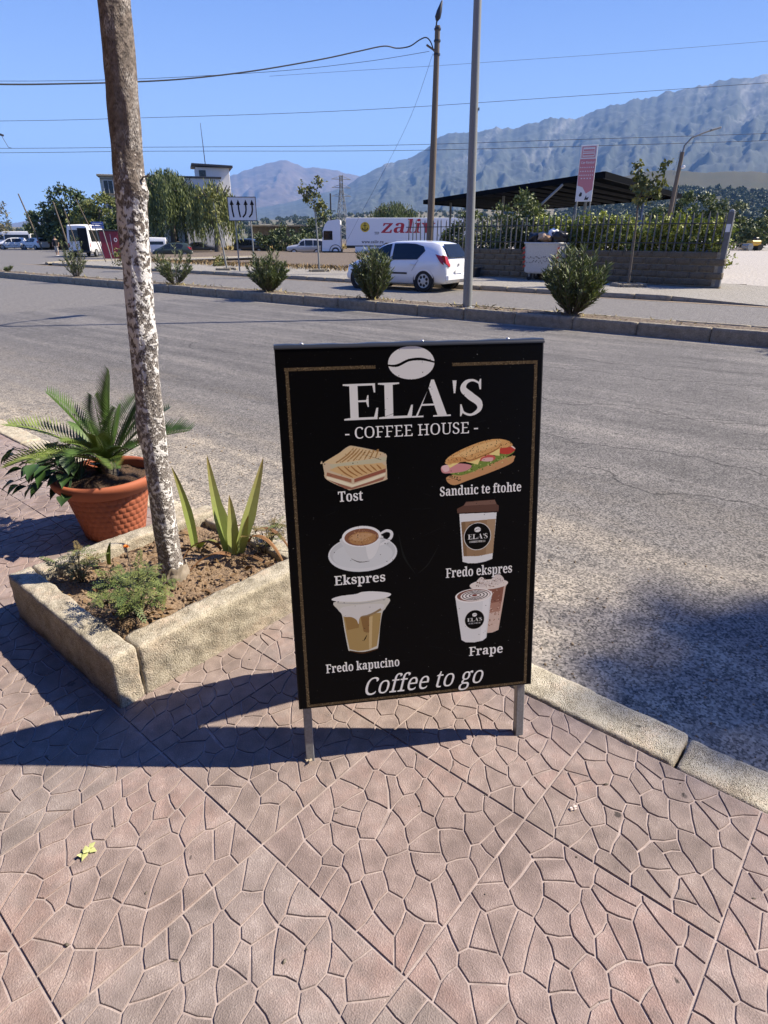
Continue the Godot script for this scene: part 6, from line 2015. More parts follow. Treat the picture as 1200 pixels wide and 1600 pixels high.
	b.cbox(Transform3D(Basis(), Vector3(0, 2.16, 0)), Vector3(2.1, 0.12, 1.8), 0.02)
	part("roof", b.mesh(), M.dark_metal, ki)
	b = MB.new()
	b.box(Transform3D(Basis(), Vector3(0.05, 1.1, 0.803)), Vector3(0.03, 1.6, 0.006))
	part("door_seam", b.mesh(), M.white_flat, ki)
	b = MB.new()
	b.lathe([Vector2(0.16, 0), Vector2(0.16, 0.02), Vector2(0.10, 0.02), Vector2(0.10, 0.0)], 16, Transform3D(Basis(Vector3(1, 0, 0), PI / 2), Vector3(0.5, 1.45, 0.802)))
	part("emblem", b.mesh(), M.white_flat, ki)
	var ds := thing("direction_sign", "small blue direction sign on two leaning posts by the side street", "road sign", Vector3(-18.6, -0.05, -44.0), 0.1)
	var blue_paint := mat(lin(0.03, 0.08, 0.32), 0.4)
	for y in [2.12, 2.34]:
		b = MB.new()
		b.cbox(Transform3D(Basis(), Vector3(0.0, y, 0.03)), Vector3(0.75, 0.19, 0.03), 0.005)
		var bo := part("board", b.mesh(), blue_paint, ds)
		b = MB.new()
		b.box(Transform3D(Basis(), Vector3(0.0, y, 0.047)), Vector3(0.58, 0.05, 0.004))
		part("lettering", b.mesh(), M.white_flat, bo)
	for s in [-0.22, 0.22]:
		b = MB.new()
		b.tube([Vector3(s + 0.35, 0, 0), Vector3(s, 2.45, 0)], [0.03, 0.03], 8)
		part("post", b.mesh(), M.galv, ds)
	var isl := struct("island_kerb", Vector3.ZERO, 0.0)
	b = MB.new()
	b.tube([road(-42, 18.7, -0.03), road(-43.2, 20.2, -0.03), road(-43.5, 23.0, -0.03), road(-43.3, 30.0, -0.03), road(-43.0, 36.0, -0.03)], [0.11, 0.11, 0.11, 0.11, 0.11], 6)
	part("kerb_edge", b.mesh(), M.concrete_far, isl)
	part("traffic_island", sheet(-43.4, -41.0, 18.8, 36, 0.0, road, 1, 4), M.white_block, self).set_meta("kind", "structure")
	for s in [[Vector3(-45.0, -0.1, -88.0), Vector3(-1.6, 6.6, 0), "dark leaning pole left of the open van"], [Vector3(-21.0, 0.0, -46.0), Vector3(-0.5, 3.2, 0), "pale leaning post beside the dark red kiosk"], [Vector3(-17.6, 0.0, -42.0), Vector3(-1.2, 3.6, 0), "thin leaning post just left of the whitewashed trunk"], [Vector3(-40.5, -0.1, -86.0), Vector3(-0.9, 5.6, 0), "grey pole standing among the left-hand trees"]]:
		b = MB.new()
		b.tube([Vector3.ZERO, s[1] * 0.5 + Vector3(0.03, 0, 0), s[1]], [0.11, 0.1, 0.08] if s[1].y > 4 else [0.032, 0.03, 0.028], 8)
		var q := part("leaning_pole", b.mesh(), M.wood_pole, self)
		q.position = s[0]
		tag(q, s[2], "pole", "leaning poles at left")
	var lw := thing("low_wall", "low concrete wall between the far white cars and the open van", "wall", Vector3(-41.0, -0.1, -92.0), -0.05)
	b = MB.new()
	b.cbox(Transform3D(Basis(), Vector3(0, 0.75, 0)), Vector3(14, 1.5, 0.25), 0.02)
	part("panel", b.mesh(), M.block, lw)
	b = MB.new()
	b.cbox(Transform3D(Basis(), Vector3(0, 1.54, 0)), Vector3(14.1, 0.1, 0.35), 0.02)
	part("coping", b.mesh(), M.concrete_far, lw)
	building()
	far_trees()
	canopy_and_banner()

func person(label: String, at: Vector3, shirt: Color, legs: Color, h: float, turn: float):
	# one skin from a field of tapered limbs; shirt, shorts and hair are coloured by height
	var o := thing("person", label, "person", at, turn)
	var J := [[Vector3(0.10, 0.06, 0.10), Vector3(0.09, 0.48, 0.02), 0.05, 0.06], [Vector3(0.09, 0.48, 0.02), Vector3(0.08, 0.90, 0.0), 0.065, 0.09], [Vector3(-0.10, 0.06, -0.14), Vector3(-0.10, 0.48, 0.0), 0.05, 0.06], [Vector3(-0.10, 0.48, 0.0), Vector3(-0.08, 0.90, 0.0), 0.065, 0.09], [Vector3(0, 0.92, 0), Vector3(0, 1.35, 0), 0.15, 0.17], [Vector3(0, 1.42, 0), Vector3(0, 1.52, 0.01), 0.06, 0.055], [Vector3(0, 1.60, 0.01), Vector3(0, 1.68, 0.01), 0.09, 0.085], [Vector3(0.18, 1.40, 0), Vector3(0.25, 1.12, -0.05), 0.06, 0.045], [Vector3(0.25, 1.12, -0.05), Vector3(0.25, 0.86, 0.06), 0.042, 0.035], [Vector3(-0.18, 1.40, 0), Vector3(-0.25, 1.12, 0.05), 0.06, 0.045], [Vector3(-0.25, 1.12, 0.05), Vector3(-0.24, 0.88, 0.14), 0.042, 0.035], [Vector3(0.10, 0.045, 0.10), Vector3(0.11, 0.035, 0.24), 0.045, 0.035], [Vector3(-0.10, 0.045, -0.14), Vector3(-0.11, 0.04, 0.0), 0.045, 0.035]]
	var S := 0.035
	var dist := func(p: Vector3) -> float:
		var r := 0.0
		for j in J:
			var a: Vector3 = j[0]; var c: Vector3 = j[1]
			var t := clampf((p - a).dot(c - a) / (c - a).length_squared(), 0, 1)
			var dd: float = p.distance_to(a.lerp(c, t)) - lerpf(j[2], j[3], t)
			r += exp(-dd * 45.0)
		return -log(r) / 45.0
	var nx := 20; var ny := 52; var nz := 18
	var org := Vector3(-0.35, -0.03, -0.30)
	var f := PackedFloat32Array(); f.resize(nx * ny * nz)
	for x in nx:
		for y in ny:
			for z in nz: f[(x * ny + y) * nz + z] = dist.call(org + Vector3(x, y, z) * S)
	var at_ := func(x: int, y: int, z: int) -> float: return f[(x * ny + y) * nz + z]
	var vid := {}
	var pts := []
	for x in nx - 1:
		for y in ny - 1:
			for z in nz - 1:
				var sum := Vector3.ZERO; var n := 0
				for e in [[0, 0, 0, 1, 0, 0], [0, 1, 0, 1, 1, 0], [0, 0, 1, 1, 0, 1], [0, 1, 1, 1, 1, 1], [0, 0, 0, 0, 1, 0], [1, 0, 0, 1, 1, 0], [0, 0, 1, 0, 1, 1], [1, 0, 1, 1, 1, 1], [0, 0, 0, 0, 0, 1], [1, 0, 0, 1, 0, 1], [0, 1, 0, 0, 1, 1], [1, 1, 0, 1, 1, 1]]:
					var v0: float = at_.call(x + e[0], y + e[1], z + e[2]); var v1: float = at_.call(x + e[3], y + e[4], z + e[5])
					if (v0 < 0) != (v1 < 0):
						sum += Vector3(x + e[0], y + e[1], z + e[2]).lerp(Vector3(x + e[3], y + e[4], z + e[5]), v0 / (v0 - v1)); n += 1
				if n > 0:
					vid[(x * ny + y) * nz + z] = pts.size()
					pts.append(org + sum / n * S)
	var b := MB.new()
	var colour := func(p: Vector3) -> Color:
		if p.y > 1.63: return Color(0.02, 0.015, 0.012)
		if p.y > 1.44: return Color(0.36, 0.22, 0.15)
		if absf(p.x) > 0.2: return Color(0.36, 0.22, 0.15) if p.y < 1.2 else shirt.srgb_to_linear()
		if p.y > 0.9: return shirt.srgb_to_linear()
		if p.y > 0.42: return legs.srgb_to_linear()
		return Color(0.36, 0.22, 0.15) if p.y > 0.1 else Color(0.5, 0.5, 0.5)
	for x in range(1, nx - 1):
		for y in range(1, ny - 1):
			for z in range(1, nz - 1):
				var v0: float = at_.call(x, y, z)
				for ax in 3:
					var d := Vector3i(1, 0, 0) if ax == 0 else (Vector3i(0, 1, 0) if ax == 1 else Vector3i(0, 0, 1))
					var v1: float = at_.call(x + d.x, y + d.y, z + d.z)
					if (v0 < 0) == (v1 < 0): continue
					var u := Vector3i(d.y, d.z, d.x); var w := Vector3i(d.z, d.x, d.y)
					var q := []
					for s in [[0, 0], [1, 0], [1, 1], [0, 1]]:
						var c := Vector3i(x, y, z) - u * int(s[0]) - w * int(s[1])
						var id: int = vid.get((c.x * ny + c.y) * nz + c.z, -1)
						if id >= 0: q.append(pts[id])
					if q.size() < 4: continue
					b.col = colour.call(q[0])
					if v0 < 0: b.quad(q[0], q[1], q[2], q[3])
					else: b.quad(q[3], q[2], q[1], q[0])
	var m := mat(Color(1, 1, 1), 0.8)
	m.vertex_color_use_as_albedo = true
	var q2 := part("figure", b.mesh(), m, o)
	q2.scale = Vector3.ONE * h / 1.76

func lorry():
	var o := thing("lorry", "white articulated lorry with red lettering and a yellow anchor emblem", "lorry", Vector3(-7.1, -0.55, -76.5), 0.0)
	# x runs back along the lorry, cab at the left
	var wp := mat(lin(0.74, 0.74, 0.74), 0.35)
	var b := MB.new()
	var side := PackedVector2Array([Vector2(0.0, 0.55), Vector2(2.15, 0.55), Vector2(2.15, 3.75), Vector2(1.9, 3.85), Vector2(0.75, 3.70), Vector2(0.42, 3.30), Vector2(0.18, 2.75), Vector2(0.05, 1.7)])
	b.prism(side, 2.4, Transform3D(Basis(), Vector3(0, 0, -2.4)))
	part("cab", b.mesh(), wp, o)
	for s in [[[0.20, 1.72], [1.25, 1.72], [1.25, 2.66], [0.26, 2.66]], [[1.50, 2.0], [1.95, 2.0], [1.95, 2.6], [1.50, 2.6]]]:
		b = MB.new()
		patch(b, s, func(x, y): return 0.0, 1.0, 0.008)
		part("window", b.mesh(), M.glass if s[0][0] < 1.0 else wp, o)
	b = MB.new()
	b.quad(Vector3(0.045, 1.75, -2.3), Vector3(0.045, 1.75, -0.1), Vector3(0.17, 2.78, -0.1), Vector3(0.17, 2.78, -2.3))
	part("windscreen", b.mesh(), M.glass, o)
	b = MB.new()
	b.cbox(Transform3D(Basis(), Vector3(-0.06, 1.05, -1.2)), Vector3(0.16, 1.1, 2.3), 0.04)
	part("grille", b.mesh(), M.plastic, o)
	b = MB.new()
	b.cbox(Transform3D(Basis(), Vector3(0.12, 2.3, 0.16)), Vector3(0.12, 0.6, 0.24), 0.04)
	part("mirror", b.mesh(), M.plastic, o)
	b = MB.new()
	b.cbox(Transform3D(Basis(), Vector3(1.15, 0.55, -1.2)), Vector3(2.2, 0.4, 2.38), 0.05)
	part("chassis", b.mesh(), M.plastic, o)
	b = MB.new()
	b.cbox(Transform3D(Basis(), Vector3(9.6, 2.55, -1.25)), Vector3(13.6, 2.9, 2.5), 0.03)
	part("trailer_box", b.mesh(), wp, o)
	b = MB.new()
	b.cbox(Transform3D(Basis(), Vector3(9.0, 0.98, -1.25)), Vector3(12.4, 0.24, 1.2), 0.02)
	part("trailer_frame", b.mesh(), M.plastic, o)
	b = MB.new()
	b.cbox(Transform3D(Basis(), Vector3(5.6, 0.72, 0.0)), Vector3(3.6, 0.62, 0.06), 0.02)
	part("side_skirt", b.mesh(), wp, o)
	b = MB.new()
	b.box(Transform3D(Basis(), Vector3(9.6, 1.13, 0.004)), Vector3(13.5, 0.06, 0.004))
	part("frame_rail", b.mesh(), M.galv, o)
	for x in [1.55, 4.9, 11.2, 12.5, 13.8]:
		for z in [-0.15, -2.3]:
			var wh := Node3D.new()
			wh.name = "wheel"
			o.add_child(wh, true)
			wh.position = Vector3(x, 0.5, z)
			wh.rotation.x = PI / 2
			b = MB.new()
			b.lathe([Vector2(0.3, -0.15), Vector2(0.46, -0.15), Vector2(0.5, -0.1), Vector2(0.5, 0.1), Vector2(0.46, 0.15), Vector2(0.3, 0.15)], 22)
			part("tyre", b.mesh(), M.tyre, wh)
			b = MB.new()
			b.lathe([Vector2(0.3, 0.13), Vector2(0.22, 0.06), Vector2(0.12, 0.09), Vector2(0, 0.1)], 18)
			part("rim", b.mesh(), M.hub, wh)
	b = MB.new()
	b.lathe([Vector2(0.70, 0.0), Vector2(0.70, 0.32), Vector2(0.64, 0.32), Vector2(0.64, 0.0)], 24, Transform3D(Basis(Vector3(1, 0, 0), PI / 2), Vector3(1.55, 0.55, -0.28)))
	part("mudguard", b.mesh(), M.plastic, o)
	# emblem and lettering on the trailer side
	var red := mat(lin(0.42, 0.015, 0.03), 0.5)
	var yel := mat(lin(0.62, 0.42, 0.03), 0.5)
	b = MB.new()
	b.lathe([Vector2(0.52, 0), Vector2(0.52, 0.006), Vector2(0, 0.006)], 32, Transform3D(Basis(Vector3(1, 0, 0), PI / 2), Vector3(4.95, 3.05, 0.001)))
	part("emblem", b.mesh(), yel, o)
	b = MB.new()
	var zz := 0.010
	b.tube([Vector3(4.95, 3.34, zz), Vector3(4.95, 2.72, zz)], [0.035, 0.035], 6)
	b.tube([Vector3(4.76, 3.22, zz), Vector3(5.14, 3.22, zz)], [0.03, 0.03], 6)
	b.tube([Vector3(4.64, 2.98, zz), Vector3(4.72, 2.78, zz), Vector3(4.95, 2.70, zz), Vector3(5.18, 2.78, zz), Vector3(5.26, 2.98, zz)], [0.05, 0.05, 0.05, 0.05, 0.05], 6)
	b.lathe([Vector2(0.08, 0), Vector2(0.08, 0.012), Vector2(0.04, 0.012), Vector2(0.04, 0)], 16, Transform3D(Basis(Vector3(1, 0, 0), PI / 2), Vector3(4.95, 3.42, 0.004)))
	part("anchor", b.mesh(), M.black, o)
	for s in [["zaliv", 6.9, 2.45, 5.9, 1.15, red, 0.22], ["www.zaliv.ru", 4.55, 1.52, 2.5, 0.30, M.black, 0.0], ["TIP", 6.0, 2.42, 0.55, 0.26, M.dark_metal, 0.0]]:
		var tm := TextMesh.new()
		var sf := SystemFont.new()
		sf.font_names = PackedStringArray(["Droid Serif"])
		sf.font_weight = 700
		tm.font = sf; tm.text = s[0]; tm.font_size = 64; tm.pixel_size = 0.01; tm.depth = 0.01
		var bb := tm.get_aabb()
		var q := part("lettering", tm, s[5], o)
		var sx: float = s[3] / bb.size.x; var sy: float = s[4] / 0.47
		if s[0] == "zaliv": sy = 1.45 / bb.size.y
		q.transform = Transform3D(Basis(Vector3(sx, 0, 0), Vector3(s[6] * sy, sy, 0), Vector3(0, 0, 1)), Vector3(s[1] - bb.position.x * sx, s[2] - (bb.position.y * sy if s[0] == "zaliv" else 0.0), 0.006))

func building():
	var o := thing("apartment_block", "grey three-storey concrete block with a stair tower behind the willows", "building", Vector3(-31.0, -0.6, -97.0), 0.30)
	var wm: Material = grain(M.concrete.albedo_texture, 7.0, 0.95, null, 1.0, true, Color(1.15, 1.15, 1.12))
	var white: Material = mat(lin(0.62, 0.61, 0.58), 0.9)
	var b := MB.new()
	b.cbox(Transform3D(Basis(), Vector3(0, 4.8, -5)), Vector3(16, 9.6, 10), 0.05)
	part("wall", b.mesh(), wm, o)
	b = MB.new()
	b.cbox(Transform3D(Basis(), Vector3(0, 9.72, -5)), Vector3(16.6, 0.26, 10.6), 0.04)
	part("roof", b.mesh(), M.concrete_far, o)
	b = MB.new()
	b.cbox(Transform3D(Basis(), Vector3(7.0, 5.5, -1.6)), Vector3(4.6, 11.0, 4.6), 0.05)
	part("stair_tower", b.mesh(), white, o)
	b = MB.new()
	b.cbox(Transform3D(Basis(Vector3(0, 0, 1), -0.03), Vector3(7.0, 11.18, -1.6)), Vector3(5.6, 0.3, 5.6), 0.04)
	part("tower_roof", b.mesh(), M.dark_metal, o)
	for fl in 3:
		for k in 6:
			var x := -7.0 + k * 1.95
			var w := Node3D.new()
			w.name = "window"
			o.add_child(w, true)
			w.position = Vector3(x, 2.3 + fl * 3.0, 0.02)
			b = MB.new()
			b.box(Transform3D(Basis(), Vector3(0, 0, 0)), Vector3(1.15, 1.6, 0.06))
			part("pane", b.mesh(), M.glass, w)
			b = MB.new()
			for s in [[Vector3(-0.6, 0, 0.02), Vector3(0.07, 1.7, 0.1)], [Vector3(0.6, 0, 0.02), Vector3(0.07, 1.7, 0.1)], [Vector3(0, 0.83, 0.02), Vector3(1.2, 0.07, 0.1)], [Vector3(0, 0, 0.03), Vector3(0.05, 1.6, 0.06)]]: b.box(Transform3D(Basis(), s[0]), s[1])
			part("frame", b.mesh(), white, w)
			b = MB.new()
			b.cbox(Transform3D(Basis(), Vector3(0, -0.86, 0.08)), Vector3(1.4, 0.1, 0.26), 0.02)
			part("sill", b.mesh(), M.concrete_far, w)
		b = MB.new()
		b.cbox(Transform3D(Basis(), Vector3(-1.3, 0.35 + fl * 3.0 + 3.0, 0.06)), Vector3(13.3, 0.16, 0.16), 0.02)
		part("floor_band", b.mesh(), M.concrete_far, o)
	for y in [8.2, 10.1]:
		b = MB.new()
		b.box(Transform3D(Basis(), Vector3(5.6, y, 0.72)), Vector3(0.9, 1.0, 0.06))
		part("tower_window", b.mesh(), M.glass, o)
	b = MB.new()
	b.tube([Vector3(6.2, 11.3, -1), Vector3(6.1, 16.5, -1)], [0.06, 0.03], 6)
	part("aerial", b.mesh(), M.dark_metal, o)
	var w2 := thing("annexe", "white rendered house wall glimpsed between the willow and the right tree", "building", Vector3(-24.5, -0.6, -93.0), 0.30)
	b = MB.new()
	b.cbox(Transform3D(Basis(), Vector3(0, 4.6, -2)), Vector3(5.0, 9.2, 5), 0.05)
	part("wall", b.mesh(), white, w2)
	b = MB.new()
	b.cbox(Transform3D(Basis(), Vector3(0, 9.3, -2)), Vector3(5.4, 0.2, 5.4), 0.03)
	part("roof", b.mesh(), M.dark_metal, w2)
	for s in [[-1.2, 7.2], [0.8, 7.2], [-1.2, 4.2], [0.8, 4.2]]:
		b = MB.new()
		b.box(Transform3D(Basis(), Vector3(s[0], s[1], 0.51)), Vector3(1.0, 1.5, 0.06))
		part("window", b.mesh(), M.glass, w2)
	var lb := thing("shed", "long low grey shed behind the dark hedge left of the lorry", "building", Vector3(-17.4, -0.6, -112.0), 0.05)
	b = MB.new()
	b.cbox(Transform3D(Basis(), Vector3(0, 1.8, 0)), Vector3(8, 3.6, 5), 0.04)
	part("wall", b.mesh(), M.block, lb)
	b = MB.new()
	b.cbox(Transform3D(Basis(), Vector3(0.3, 3.72, 0)), Vector3(9.2, 0.25, 6), 0.04)
	part("roof", b.mesh(), M.concrete_far, lb)

func willow(label: String, at: Vector3, h: float, r: float, n: int, c0: Color, c1: Color):
	var o := thing("willow_tree", label, "tree", at, 0.0, "willows by the grey block")
	var b := MB.new(); var t := MB.new()
	t.tube([Vector3(0, -0.1, 0), Vector3(0.2, h * 0.3, 0), Vector3(0.1, h * 0.6, 0)], [0.42, 0.34, 0.2], 9)
	for k in 14:
		var an := k * 2.4
		t.tube([Vector3(0.1, h * rf(0.25, 0.5), 0), Vector3(cos(an) * r * 0.4, h * 0.72, sin(an) * r * 0.4), Vector3(cos(an) * r * 0.75, h * rf(0.7, 0.92), sin(an) * r * 0.75)], [0.2, 0.12, 0.04], 6)
	for k in n:
		var an := rf(0, TAU); var q := sqrt(rf(0.0, 1.0))
		var lump := 1.0 + 0.18 * sin(an * 5.0 + 1.0) + 0.10 * sin(an * 11.0)
		var p := Vector3(cos(an) * r * q * lump, h * (1.0 - 0.34 * q * q) * rf(0.86, 1.0), sin(an) * r * q * lump)
		var L := p.y * rf(0.25, 0.85) * (0.35 + 0.65 * q)
		var tone := rf(0, 1)
		var m := int(L / 0.28) + 2
		var sway := Vector3(rf(-0.12, 0.12), 0, rf(-0.12, 0.12))
		for j in m:
			b.col = c0.lerp(c1, clampf(tone + rf(-0.25, 0.25), 0, 1)) * rf(0.85, 1.15)
			var pos := p + Vector3(sway.x * j * 0.25 + rf(-0.1, 0.1), -L * j / m, sway.z * j * 0.25 + rf(-0.1, 0.1))
			var d := Vector3(rf(-0.4, 0.4), -1, rf(-0.4, 0.4)).normalized()
			b.leaf(pos, d, d.cross(rdir()).normalized(), rf(0.35, 0.6), rf(0.09, 0.16), 0.05)
	part("trunk", t.mesh(), M.bark, o)
	part("crown", b.mesh(), M.leaf, o)

func far_trees():
	rng.seed = 401
	willow("tall drooping willow just right of the whitewashed trunk", Vector3(-26.4, -0.6, -84.0), 9.9, 4.3, 1300, Color(0.045, 0.07, 0.02), Color(0.13, 0.16, 0.05))
	willow("paler open willow in front of the stair tower", Vector3(-20.2, -0.6, -81.0), 8.6, 2.9, 420, Color(0.09, 0.12, 0.03), Color(0.22, 0.23, 0.07))
	willow("willow whose top shows above the lorry's trailer", Vector3(1.6, -0.6, -118.0), 8.0, 4.6, 700, Color(0.05, 0.075, 0.025), Color(0.12, 0.15, 0.05))
	var D0 := Color(0.028, 0.052, 0.02); var D1 := Color(0.085, 0.12, 0.045); var L0 := Color(0.07, 0.10, 0.025); var L1 := Color(0.22, 0.23, 0.065)
	var g := "trees behind the side street"
	tree("broad_tree", "large dark tree behind the open van", Vector3(-41.6, -0.4, -90.0), 8.0, 0.25, [[Vector3(0, 5.6, 0), Vector3(2.6, 2.2, 2.4)], [Vector3(-2.6, 3.8, 0), Vector3(2.2, 2.0, 2.0)], [Vector3(2.2, 4.2, 0), Vector3(2.0, 2.0, 2.0)], [Vector3(0, 2.6, 0.6), Vector3(3.2, 1.5, 2.0)]], 0.42, 0.26, D0, D1, g, 30, 46, 0.75)
	tree("broad_tree", "light green tree just left of the grey block", Vector3(-33.3, -0.4, -79.0), 6.4, 0.2, [[Vector3(0.6, 4.8, 0), Vector3(1.8, 1.7, 1.6)], [Vector3(-1.6, 3.4, 0), Vector3(1.6, 1.6, 1.5)], [Vector3(1.4, 2.6, 0), Vector3(2.0, 1.7, 1.6)]], 0.34, 0.22, L0, L1, g, 28, 40, 0.6)
	tree("broad_tree", "green tree on the left between the two leaning poles", Vector3(-46.5, -0.4, -92.0), 5.2, 0.18, [[Vector3(0, 3.4, 0), Vector3(2.0, 1.7, 1.8)], [Vector3(1.6, 2.2, 0), Vector3(1.7, 1.4, 1.5)]], 0.38, 0.24, L0.lerp(D0, 0.5), L1.lerp(D1, 0.5), g, 28, 40, 0.6)
	tree("bare_tree", "thin half-bare tree at the left edge beside the pylon", Vector3(-55.5, -0.4, -97.0), 7.0, 0.16, [[Vector3(0, 4.6, 0), Vector3(2.2, 2.6, 2.0), 0.6], [Vector3(-2.6, 3.0, 0), Vector3(2.2, 2.0, 2.0), 0.7], [Vector3(1.0, 2.0, 0), Vector3(2.4, 1.2, 1.5), 0.8]], 0.36, 0.18, Color(0.08, 0.075, 0.04), Color(0.17, 0.15, 0.07), g, 22, 22, 0.8)
	tree("broad_tree", "low tree behind the dark red kiosk", Vector3(-25.5, -0.4, -66.0), 4.6, 0.14, [[Vector3(0, 3.0, 0), Vector3(1.7, 1.5, 1.5)], [Vector3(-1.4, 2.2, 0), Vector3(1.3, 1.2, 1.2)]], 0.3, 0.2, D0, L0, g, 24, 36, 0.5)
	for s in [[Vector3(-13.0, -0.6, -86.0), Vector3(3.6, 1.7, 2.2), "dark rounded bush left of the lorry, behind the black off-road car"], [Vector3(-8.8, -0.6, -84.0), Vector3(2.6, 1.25, 2.0), "lower dark bush between the rounded bush and the lorry's cab"], [Vector3(-9.6, -0.6, -104.0), Vector3(3.0, 3.0, 2.4), "round tree behind the low shed, left of the lorry"]]:
		var o := thing("bush", s[2], "bush", s[0], 0.0, "bushes at the back of the lot")
		var b := MB.new()
		clumps(b, Vector3(0, s[1].y * 0.95, 0), s[1], 60, 44, 0.55, 0.34, 0.2, D0, D1.lerp(L1, 0.25), 0.1, 0.3)
		part("foliage", b.mesh(), M.leaf, o)
		b = MB.new()
		for k in 6: b.tube([Vector3(rf(-0.4, 0.4), -0.05, 0), Vector3(rf(-1, 1), s[1].y * 1.1, rf(-0.8, 0.8))], [0.08, 0.03], 5)
		part("stems", b.mesh(), M.bark, o)
	# right of the yard
	var gr := "trees round the yard"
	tree("broad_tree", "wide dark-green tree beyond the hedge right of the street lamp", Vector3(41.5, -0.2, -92.0), 7.4, 0.25, [[Vector3(0, 5.0, 0), Vector3(3.4, 2.0, 2.4)], [Vector3(-3.2, 3.8, 0), Vector3(2.6, 1.8, 2.0)], [Vector3(3.0, 3.4, 0), Vector3(2.2, 1.8, 2.0)], [Vector3(0, 2.4, 1), Vector3(4.4, 1.6, 2.0)]], 0.42, 0.26, D0, D1.lerp(L1, 0.35), gr, 32, 44, 0.7)
	tree("broad_tree", "greyish-green tree behind the steel gate post", Vector3(47.5, -0.2, -94.0), 6.4, 0.25, [[Vector3(0, 4.4, 0), Vector3(2.6, 1.9, 2.2)], [Vector3(1.4, 2.4, 0.6), Vector3(3.0, 1.6, 2.0)]], 0.42, 0.24, Color(0.06, 0.08, 0.04), Color(0.15, 0.17, 0.08), gr, 34, 44, 0.7)
	tree("broad_tree", "low leafy tree at the right edge above the yard", Vector3(49.8, -0.2, -86.0), 4.4, 0.2, [[Vector3(0, 2.9, 0), Vector3(3.4, 1.6, 2.0)], [Vector3(-3.4, 2.0, 0.6), Vector3(2.4, 1.6, 2.0)]], 0.38, 0.24, D0, L1.lerp(D1, 0.5), gr, 36, 44, 0.6)
	tree("broad_tree", "dark tree at the right edge behind the low leafy one", Vector3(60.0, -0.2, -102.0), 6.6, 0.25, [[Vector3(0, 4.2, 0), Vector3(3.6, 2.2, 2.4)], [Vector3(-3.0, 2.6, 0), Vector3(2.6, 1.8, 2.0)]], 0.42, 0.26, D0, D1, gr, 34, 44, 0.7)
	tree("broad_tree", "dark tree seen under the black canopy", Vector3(18.5, -0.5, -74.0), 4.4, 0.2, [[Vector3(0, 2.7, 0), Vector3(3.0, 1.6, 2.0)], [Vector3(5.0, 2.4, -4.0), Vector3(3.0, 1.5, 2.0)]], 0.38, 0.24, D0, D1, gr, 36, 40, 0.6)
	# brush pile and the yellow machine
	var bp := thing("brush_pile", "heap of dry cut branches at the edge of the yard", "brush pile", Vector3(40.2, -0.06, -80.5))
	var b := MB.new()
	for k in 110:
		var p := Vector3(rng.randfn(0, 1.5), rf(0.05, 0.9), rng.randfn(0, 0.7))
		var d := (rdir() * Vector3(1, 0.45, 1)).normalized()
		b.tube([p - d * rf(0.5, 1.0), p + Vector3(0, 0.1, 0), p + d * rf(0.5, 1.0)], [0.03, 0.025, 0.012], 4)
	part("branches", b.mesh(), M.wood_pole, bp)
	var ym := thing("roller", "small yellow construction roller parked at the edge of the yard", "machine", Vector3(45.4, -0.06, -82.5), 0.3)
	var yl := mat(lin(0.55, 0.30, 0.02), 0.5)
	b = MB.new()
	b.cbox(Transform3D(Basis(), Vector3(0.1, 0.85, 0)), Vector3(1.5, 0.62, 1.0), 0.12)
	part("body", b.mesh(), yl, ym)
	b = MB.new()
	b.lathe([Vector2(0, -0.5), Vector2(0.42, -0.5), Vector2(0.42, 0.5), Vector2(0, 0.5)], 20, Transform3D(Basis(Vector3(1, 0, 0), PI / 2), Vector3(-0.75, 0.42, 0)))
	part("drum", b.mesh(), M.galv, ym)
	b = MB.new()
	b.lathe([Vector2(0, -0.5), Vector2(0.4, -0.5), Vector2(0.4, 0.5), Vector2(0, 0.5)], 20, Transform3D(Basis(Vector3(1, 0, 0), PI / 2), Vector3(0.8, 0.4, 0)))
	part("tyre", b.mesh(), M.tyre, ym)
	b = MB.new()
	b.cbox(Transform3D(Basis(), Vector3(0.3, 1.32, 0)), Vector3(0.5, 0.35, 0.6), 0.08)
	part("seat", b.mesh(), M.plastic, ym)

